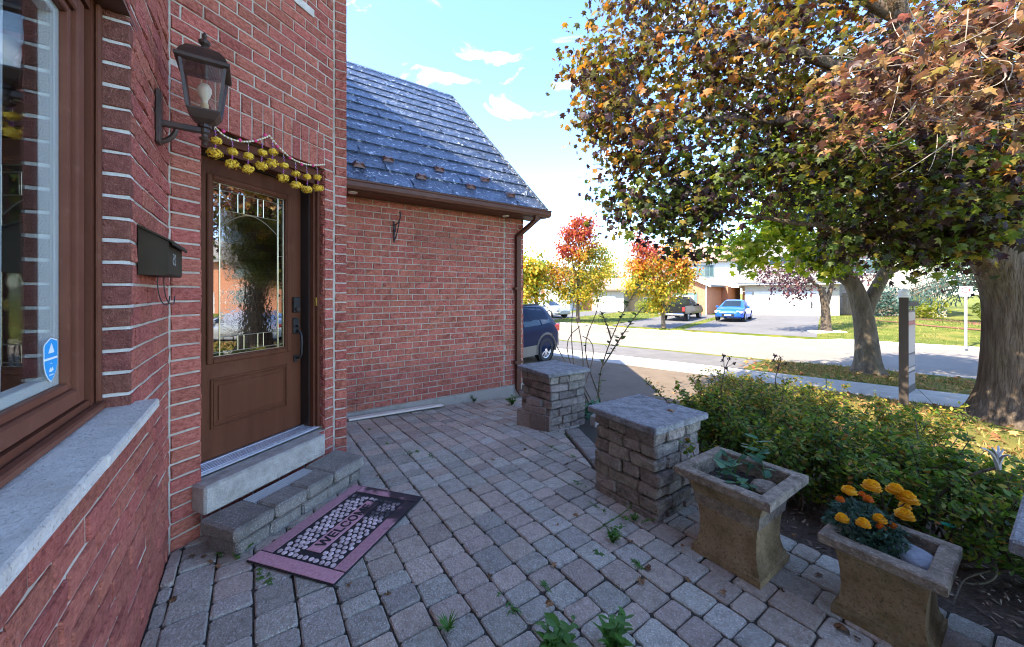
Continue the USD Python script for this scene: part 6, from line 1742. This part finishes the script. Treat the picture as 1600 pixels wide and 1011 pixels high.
# ---- orange tree
B4 = gpx(1037, 512, -.62)
q = lambda x, y, dY=0.0: px(x, y, B4[1] + dY)
tree("autumn_tree", "round young tree with orange and green leaves in front of the pickup", B4, [([B4, q(1036, 490), q(1035, 455), q(1033, 410)], .12, .04)], [([q(1036, 470), q(1015, 445), q(1000, 425)], .05, .02), ([q(1036, 470), q(1055, 440), q(1070, 425)], .05, .02)],
     [(q(1030, 455), 1.0, 34, 0), (q(1000, 440), .95, 30, 0), (q(1060, 445), .95, 30, 0), (q(1030, 420), 1.2, 40, 1), (q(995, 415), .8, 24, 1), (q(1065, 418), .9, 26, 1), (q(1010, 392), .9, 26, 2), (q(1050, 395), .9, 24, 1), (q(1000, 380), .4, 10, 2), (q(1030, 480), .45, 10, 0), (q(1075, 430), .5, 10, 1)],
     ["yellow_green_leaf", "orange_leaf", "red_leaf"], "smooth_bark", 111, leaf=.18, per=38, sig=.25, shape=(DIAM, DIAM_F))
# ---- tree at the garage corner, far
B5 = gpx(838, 500, -.5)
q = lambda x, y, dY=0.0: px(x, y, B5[1] + dY)
tree("roadside_tree", "yellowing green tree just right of the garage wall, far down the street", B5, [([B5, q(838, 470), q(836, 430)], .18, .06)], [([q(838, 470), q(825, 440), q(815, 420)], .06, .02)],
     [(q(833, 460), 1.5, 40, 0), (q(820, 440), 1.8, 40, 0), (q(838, 430), 1.3, 36, 0), (q(826, 412), 1.3, 30, 0), (q(800, 430), 2.0, 30, 0)], ["yellow_green_leaf"], "bark", 113, leaf=.30, per=20, sig=.3, shape=(DIAM, DIAM_F))
# ---- spruce on the mulch bed and the shrubs behind
SPB = sw(7.2, 33.0)
spx = Thing("spruce_tree", "old spruce with drooping blue green boughs and thick trunk on the mulched bed", "tree", SPB)
rng = np.random.default_rng(115)
spx.part("trunk", tube([SPB - UP * .1, SPB + UP * 1.2, SPB + UP * 5, SPB + UP * 11], [.50, .40, .28, .06], 12), M["bark"])
bo, nd, nn = [], [], []
for k in range(150):
    h = rng.uniform(1.9, 10.5); az = rng.uniform(0, 6.28)
    L = 3.6 * (1 - (h - 1.5) / 10.5) + .5
    d = np.array([math.cos(az), math.sin(az), 0])
    p = [SPB + UP * h, SPB + UP * (h - .05 * L) + d * L * .5, SPB + UP * (h - .28 * L) + d * L]
    Q = spline(p, 9)
    bo.append(tube(Q, np.linspace(.05, .012, 9), 4, False))
    for i in range(2, 9):
        n = 16
        P = Q[i] + rng.normal(0, .16, (n, 3)) - UP * rng.uniform(0, .35, (n, 1))
        nd.append(P); nn.append(rng.normal(0, 1, (n, 3)) + UP * .4)
spx.part("boughs", merge(bo), M["bark"]); P = np.vstack(nd)
spx.part("needles", leaf_mesh(P, rng.uniform(.16, .32, len(P)), unit(np.vstack(nn)), [(0, -.6), (.12, 0), (0, .6), (-.12, 0)], DIAM_F, rng, updir=np.array([0, 0, -1.0])), M["spruce_needle"], kind="stuff")
mm = np.linspace(0, 2 * math.pi, 41)[:-1]
mv_ = [sw(6.6, 31.6) + UP * .03] + [sw(6.6 + 4.9 * math.cos(a) * (1 + .05 * math.sin(3 * a)), 31.6 + 3.6 * math.sin(a), .03) for a in mm]
struct("mulch_bed", (np.array(mv_), np.array([[0, i + 1, (i + 1) % 40 + 1] for i in range(40)])), M["red_mulch"])


def shrub(name, label, c, r, n, leafm, seed, leaf=.12, shape=(DIAM, DIAM_F), group=None, stems=8):
    rng = np.random.default_rng(seed)
    t = Thing(name, label, "shrub", c, group)
    r = np.broadcast_to(r, (3,)).astype(float)
    ms = []
    for k in range(stems):
        d = unit(rng.normal(0, 1, 3) * [1, 1, .3] + UP * 1.2)
        e = c + d * r * [.8, .8, 1.2]
        ms.append(tube(spline([c + rng.normal(0, .05, 3) * [1, 1, 0], (c + e) / 2 + rng.normal(0, .05, 3) * r, e], 6), np.linspace(.014, .004, 6), 4, False))
    t.part("stems", merge(ms), M["dark_twig"])
    d = unit(rng.normal(size=(n, 3)))
    P = c + UP * r[2] * .9 + d * r * (rng.uniform(0, 1, (n, 1)) ** .4) * (1 + .35 * (meshkit.noise(d * 2.5 + seed)[:, None] - .5))
    P = P[P[:, 2] > c[2] + .03]
    t.part("foliage", leaf_mesh(P, leaf * rng.uniform(.7, 1.3, len(P)), unit(rng.normal(0, .7, P.shape) + UP * .8), shape[0], shape[1], rng), M[leafm], kind="stuff")
    return t


shrub("yellow_shrub", "yellow green clipped shrub before the beige house", sw(-13.6, 36.9), (1.2, .7, .75), 1500, "bush_leaf", 121)
shrub("yellow_shrub", "taller yellow green shrub behind the orange tree's trunk", sw(-12.3, 36.5), (.8, .7, 1.0), 1300, "bush_leaf", 122)
for k, (s, w, r, l, m_) in enumerate(((3.3, 37.5, (1.3, 1.1, 1.25), "blue green rounded spruce shrub left of the old spruce", "spruce_needle"), (5.2, 38.5, (1.6, 1.0, .85), "bright yellow green shrub behind the mulch bed, left of the spruce trunk", "bush_leaf"), (8.6, 38.0, (1.7, 1.0, .9), "bright yellow green shrub right of the spruce trunk", "bush_leaf"), (11.2, 37.0, (1.6, 1.2, 1.0), "dark green shrub at the right behind the street sign", "far_leaf"), (-25.2, 34.2, (.7, .7, .7), "small round shrub before the pale blue house", "bush_leaf"))):
    shrub("garden_shrub", l, sw(s, w), r, 2200, m_, 131 + k, leaf=.15)
# ---- trees behind the houses
rng = np.random.default_rng(141)
bgt = [(-30, 62, 9, 3.8, "tall dark tree rising behind the houses, leftmost"), (-22, 66, 8, 3.6, "green tree behind the pale blue house"), (-15, 68, 9.5, 4.0, "green tree behind the beige house"), (-5, 66, 10, 4.2, "tall green tree behind the brick garage house"), (4, 64, 10, 4.4, "tall green tree behind the double garage house"),
       (13, 60, 11, 4.6, "tall green tree behind the wooden fence"), (22, 58, 11, 4.6, "tall green tree right of the spruce, behind it"), (32, 56, 10, 4.6, "tall green tree beyond the brick house down the street"), (-40, 58, 9, 4.2, "green tree behind the garage roof, far left"), (12, 47, 8, 3.4, "broad green tree close behind the spruce"), (18, 44, 8, 3.4, "broad green tree at the far right across the street"), (44, 40, 10, 4.6, "tall tree far to the right across the street")]
for i, (s, w, h, r, l) in enumerate(bgt):
    b = sw(s, w)
    bl_ = [(b + UP * (h * .55), (r, r, h * .33), 42, 0), (b + UP * h * .8, (r * .7, r * .7, h * .2), 20, 0)] + [(b + UP * h * rng.uniform(.35, .7) + np.array([math.cos(a), math.sin(a), 0]) * r * .6, r * .5, 10, 0) for a in rng.uniform(0, 6.28, 5)]
    tree("background_tree", l, b, [([b, b + UP * h * .3, b + UP * h * .7], .3, .08)], [], bl_, ["far_leaf" if i % 3 else "yellow_green_leaf"], "bark", 150 + i, leaf=.42, per=16, sig=.6, shape=(DIAM, DIAM_F), twig=(.03, .01))
# a maple and a hedge on our side of the street, outside the picture to the right: mirrored in the door's glass
b = sw(14, 9.5)
tree("maple_tree", "second purple maple further right on the near lawn, outside the photo", b, [([b, b + UP * 1.5, b + UP * 3.5], .35, .15)], [([b + UP * 2, b + UP * 3 + dS * 1.5, b + UP * 4 + dS * 2.6], .12, .04), ([b + UP * 2, b + UP * 3 - dS * 1.5, b + UP * 4 - dS * 2.6], .12, .04)],
     [(b + UP * 4.2, (3, 3, 2), 110, 0), (b + UP * 5.5, (2.2, 2.2, 1.6), 50, 0)], ["maple_leaf"], "bark", 171, leaf=.26, per=16, sig=.4, shape=(STAR, STAR_F))

# ================================================================== planting bed, hedge and lawn
al, bl = np.linspace(-.6, 3.0, 40), np.linspace(2.655, 4.7, 24)
A, B_ = np.meshgrid(al, bl, indexing="ij")
H = -.015 - .06 * (B_ - 2.65) - .15 * np.clip((B_ - 3.6) / .9, 0, 1) ** 1.5 - .16 * np.clip((A - 2.2) / .8, 0, 1) + .03 * (meshkit.fbm(np.stack([A * 4, B_ * 4, A * 0], -1)) - .5)
H[:, -1] = -.45
H[-1, :] = -.45
struct("planting_bed", sheet(A[..., None] * dA + B_[..., None] * dB + H[..., None] * UP), M["mulch"], smooth=True)
rng = np.random.default_rng(181)
n = 3200
a_, b_ = rng.uniform(-.5, 2.9, n), rng.uniform(2.67, 4.4, n)
hz = -.015 - .06 * (b_ - 2.65) - .15 * np.clip((b_ - 3.6) / .9, 0, 1) ** 1.5 - .16 * np.clip((a_ - 2.2) / .8, 0, 1)
struct("bark_chips", leaf_mesh(a_[:, None] * dA + b_[:, None] * dB + (hz + rng.uniform(.0, .02, n))[:, None] * UP, rng.uniform(.02, .05, n), unit(rng.normal(0, .5, (n, 3)) + UP), [(0, -.6), (.2, -.3), (.16, .5), (-.2, .4)], [[0, 1, 2], [0, 2, 3]], rng), M["mulch_chip"] if "mulch_chip" in M else mat("mulch_chip", [(0, (.05, .03, .02)), (.6, (.14, .09, .06)), (1, (.40, .31, .23))], island=True, rough=.9), kind="stuff")

hedge_spots = [(1.60, 3.66, .46, .58, "leftmost front hedge shrub, golden on top, right of the near pillar", 1), (1.50, 3.32, .50, .56, "second front hedge shrub from the left, glossy green, behind both planters", 0),
               (.98, 3.30, .52, .56, "third front hedge shrub from the left, green, behind the marigolds", 0), (.46, 3.34, .52, .55, "dark green hedge shrub at the right with a bare grey branch in it", 0), (-.08, 3.36, .52, .52, "dark green hedge shrub at the right edge of the photo", 0)]
hedge_spots += [(2.3, 5.45, .50, .60, 'sunlit golden shrub in the back row, above the larger planter', 2), (1.6, 5.45, .50, .58, 'sunlit golden green shrub in the back row, left of the sign post', 2), (.9, 5.4, .48, .55, 'sunlit green shrub in the back row, below the sign post', 1)]
for i, (a, b, r, h, l, gold) in enumerate(hedge_spots):
    rng = np.random.default_rng(190 + i)
    c = ab(a, b, -.04 if b < 5 else -.31)
    t = Thing("hedge_shrub", l, "shrub", c, "hedge shrubs behind the planters")
    st_, P_, N_ = [], [], []
    for k in range(34):
        d = np.array([rng.normal(0, 1), rng.normal(0, 1), 0]) * .30
        e = c + d * r * 2.0 + UP * h * rng.uniform(.65, 1.08)
        s0 = c + d * .35 * r * 2
        Q = spline([s0, (s0 * .45 + e * .55) + rng.normal(0, .05, 3), e], 9)
        st_.append(tube(Q, np.linspace(.009, .0025, 9), 4, False))
        for q_ in range(2, 9):
            for tw_ in range(2):
                dd = unit(rng.normal(0, 1, 3) * [1, 1, .5] + UP * .5)
                ln2 = rng.uniform(.05, .13)
                st_.append(tube([Q[q_], Q[q_] + dd * ln2], [.003, .0015], 3, False))
                m = int(5 + 9 * (q_ / 8))
                s_ = rng.uniform(.1, 1.15, (m, 1))
                pp = Q[q_] + dd * ln2 * s_ + rng.normal(0, .018, (m, 3))
                P_.append(pp); N_.append(rng.normal(0, .55, (m, 3)) + UP * .9 + dd * .3)
    t.part("branches", merge(st_), M["dark_twig"])
    P = np.vstack(P_); N2 = unit(np.vstack(N_))
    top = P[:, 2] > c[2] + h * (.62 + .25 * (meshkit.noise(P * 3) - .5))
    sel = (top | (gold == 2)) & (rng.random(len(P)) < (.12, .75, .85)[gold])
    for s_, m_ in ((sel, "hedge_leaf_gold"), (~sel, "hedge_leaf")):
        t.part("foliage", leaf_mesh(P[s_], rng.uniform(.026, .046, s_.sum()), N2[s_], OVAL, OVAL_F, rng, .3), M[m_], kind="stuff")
# bare grey branch and roots
gb = px(1560, 715, 1.95)
db = Thing("bare_branch", "bare pale grey forked branch sticking out of the hedge at the right", "branch", gb)
mat("grey_wood", [(.36, .33, .30), (.52, .49, .46)], scale=20, rough=.9)
for x, y, Y in ((1533, 700, 1.9), (1550, 700, 1.9), (1560, 697, 2.0), (1578, 712, 1.87), (1568, 702, 1.95)):
    e = px(x, y, Y)
    db.part("prong", tube(spline([gb - UP * .06, (gb + e) / 2 + UP * .005, e], 6), np.linspace(.010, .004, 6), 5), M["grey_wood"])
db.part("stem", tube(spline([ab(.46, 3.3, -.08), (ab(.46, 3.3, .2) + gb) / 2, gb - UP * .05], 8), np.linspace(.010, .007, 8), 6), M["smooth_bark"])
for (pts, l) in (([(1440, 918), (1470, 905), (1500, 915), (1530, 922), (1545, 900)], "long pale root lying on the mulch beside the marigold planter"), ([(1488, 948), (1500, 925), (1520, 905), (1548, 900), (1560, 870)], "second pale root curving up to the hedge on the mulch")):
    P = [gpx(x, y, .0) + UP * h for (x, y), h in zip(pts, (.005, .03, .02, .03, .10))]
    solo("bare_root", tube(spline(P, 16), np.linspace(.003, .006, 16), 6), M["smooth_bark"], l, "root")
sg = gpx(1600, 905, .0)
rng = np.random.default_rng(199)
mat("striped_leaf", [(.30, .36, .10), (.48, .50, .22)], scale=50, rough=.5, stretch=(3, 3, 1))
t = Thing("strap_plant", "pale striped strap leaved plant at the right edge of the mulch bed", "plant", sg)
t.part("leaves", merge(blade_plant(sg, 12, .22, .010, rng, .8, .8, 6, .6)), M["striped_leaf"])
tl = px(1470, 815, 1.95)
plain("teal_plastic", (.02, .42, .33), .35)
solo("plastic_tag", (np.array([tl, tl + [.07, .0, -.012], tl + [.10, .01, -.03], tl + [.06, .0, -.032], tl + [.0, .0, -.012]]), np.array([[0, 1, 2], [0, 2, 3], [0, 3, 4]])), M["teal_plastic"], "small teal scrap of plastic caught in the hedge above the marigolds", "plastic tag")
# dried flower stalks over the hedge
for pts, l in (([(1128, 640), (1128, 600), (1132, 580), (1140, 560)], "dry brown seed stalk standing above the left end of the hedge"), ([(1215, 610), (1212, 590), (1217, 572), (1220, 560)], "dry brown seed stalk above the middle of the hedge")):
    P = [px(x, y, 3.75) for x, y in pts]
    t = Thing("seed_stalk", l, "stalk", P[0])
    t.part("stem", tube(spline(P, 10), .0035, 5), M["dark_twig"])
    rng = np.random.default_rng(203)
    for k, (dx, dz) in enumerate(((0, 0), (-.07, -.02), (-.06, .03), (.05, -.05), (-.03, -.1))):
        e = P[-1] + np.array([dx, 0, dz])
        t.part("side_stem", tube([P[-2] + UP * .01 * k, e], .002, 4), M["dark_twig"])
        t.part("seed_head", leaf_mesh(e + rng.normal(0, .008, (14, 3)), .022, unit(rng.normal(size=(14, 3))), DIAM, DIAM_F, rng), M["dark_twig"])
# rose canes behind the far pillar
rng = np.random.default_rng(207)
RB = np.array([1.02, 4.95, -.25])
rose = Thing("rose_bush", "bare branching rose canes with one leafy cane behind the far pillar", "rose bush", RB)
mat("rose_cane", [(.12, .075, .05), (.2, .14, .09)], scale=30, rough=.7)
rq = lambda x, y, Y=4.75: px(x, y, Y)
canes = [[RB, rq(900, 590), rq(893, 520), rq(897, 470)], [RB, rq(912, 585), rq(906, 520), rq(901, 500)], [RB, rq(890, 575), rq(872, 545), rq(862, 520)], [RB, rq(893, 570), rq(886, 540), rq(906, 510)], [RB + [.15, 0, 0], rq(925, 590), rq(916, 530), rq(925, 505), rq(935, 470)], [RB + [.12, 0, 0], rq(921, 580), rq(920, 530), rq(910, 525)],
         [RB + [.25, 0, 0], rq(940, 575, 4.7), rq(955, 530, 4.6), rq(978, 480, 4.5), rq(1005, 440, 4.4)], [rq(955, 530, 4.6), rq(945, 500, 4.6), rq(938, 485, 4.6)], [rq(940, 575, 4.7), rq(962, 540, 4.7), rq(985, 505, 4.6), rq(1005, 480, 4.5)]]
for P in canes:
    rose.part("cane", tube(spline(P, 14), np.linspace(.011, .005, 14), 5), M["rose_cane"])
for k, P in enumerate([canes[6], canes[8], canes[7], canes[4]]):
    rose.part("leaves", stem_leaves(P, (44, 34, 18, 10)[k], .085, rng, start=.2), M["far_leaf"])
shrub("ground_shrub", "low green weedy shrub at the foot of the rose canes behind the far pillar", ab(3.2, 3.42, -.25), (.22, .22, .22), 500, "herb_leaf", 211, leaf=.06, shape=(OVAL, OVAL_F), stems=5)

# ---- grass and leaf litter
rng = np.random.default_rng(221)
def blades(s0, s1, w0, w1, n, h, m_, dens=None):
    s, w = rng.uniform(s0, s1, n), rng.uniform(w0, w1, n)
    P = sw(s, w)
    a_, b_ = toab(P[:, 0], P[:, 1])
    keep = ~((w > 22.8) & (((s > -10.9) & (s < -6.9)) | ((s > -6.4) & (s < -.3)) | ((s > -19.7) & (s < -16.1))))
    keep &= ~((a_ > -.6) & (a_ < 3.0) & (b_ < 4.45)) & ~((a_ >= 3.0) & (b_ < 3.9)) & ~((a_ <= -.6) & (b_ < 3.6))
    keep &= meshkit.noise(np.c_[s * .9, w * .9, s * 0]) > rng.uniform(.1, .75, n)
    P = P[keep]; n = len(P)
    az = rng.uniform(0, 6.28, n); d = np.stack([np.cos(az), np.sin(az), np.zeros(n)], -1)
    hh = h * rng.uniform(.5, 1.2, n)
    lean = rng.normal(0, .5, (n, 3)) * [1, 1, 0]
    wd = hh * .10 + .003
    v = np.stack([P - d * wd[:, None], P + d * wd[:, None], P + (UP + lean) * hh[:, None]], 1)
    struct("grass", (v.reshape(-1, 3), np.arange(3 * n).reshape(-1, 3)), M[m_], kind="stuff")
blades(-1.85, 12, 4.3, 10.25, 42000, .075, "dry_grass_blades")
blades(-1.2, 14, 11.9, 14.38, 26000, .08, "dry_grass_blades")
blades(-9, 20, 22.95, 37, 30000, .10, "grass_blades")
blades(-20, -9, 22.95, 37, 14000, .11, "grass_blades")
blades(-12, -9.1, 9, 14.38, 3000, .08, "grass_blades")
n = 3400
s, w = rng.uniform(-1.9, 11, n), np.where(rng.random(n) < .7, rng.uniform(4.4, 10.3, n), rng.uniform(11.9, 14.3, n))
P = sw(s, w, .03)
a_, b_ = toab(P[:, 0], P[:, 1])
P = P[(b_ > 4.5) | (a_ > 3.2)]; n = len(P)
struct("leaf_litter", leaf_mesh(P + UP * rng.uniform(0, .03, (n, 1)), rng.uniform(.06, .11, n), unit(rng.normal(0, .35, (n, 3)) + UP), STAR, STAR_F, rng, .6), M["litter_leaf"], kind="stuff")
n = 70
P = sw(rng.uniform(-7, 8, n), rng.uniform(5.5, 22, n), .03)
MK = [(sw(-5, 8), "on our driveway"), (sw(-5, 13), "on the dark driveway apron"), (sw(3, 11), "on the pavement to the right"), (sw(-4, 11), "on the pavement across our driveway"), (sw(-4, 18), "on the road at the left"), (sw(5, 18), "on the road at the right"), (sw(3, 7), "on the near lawn")]
for p in P[:45]:
    w_ = MK[int(np.argmin([np.hypot(*(m[:2] - p[:2])) for m, _ in MK]))][1]
    solo("fallen_leaf", leaf_mesh(p[None], rng.uniform(.07, .11), unit(rng.normal(0, .3, 3) + UP)[None], STAR, STAR_F, rng, .8), M["dead_leaf"], "dry brown leaf lying " + w_, "leaf", "dry leaves " + w_)
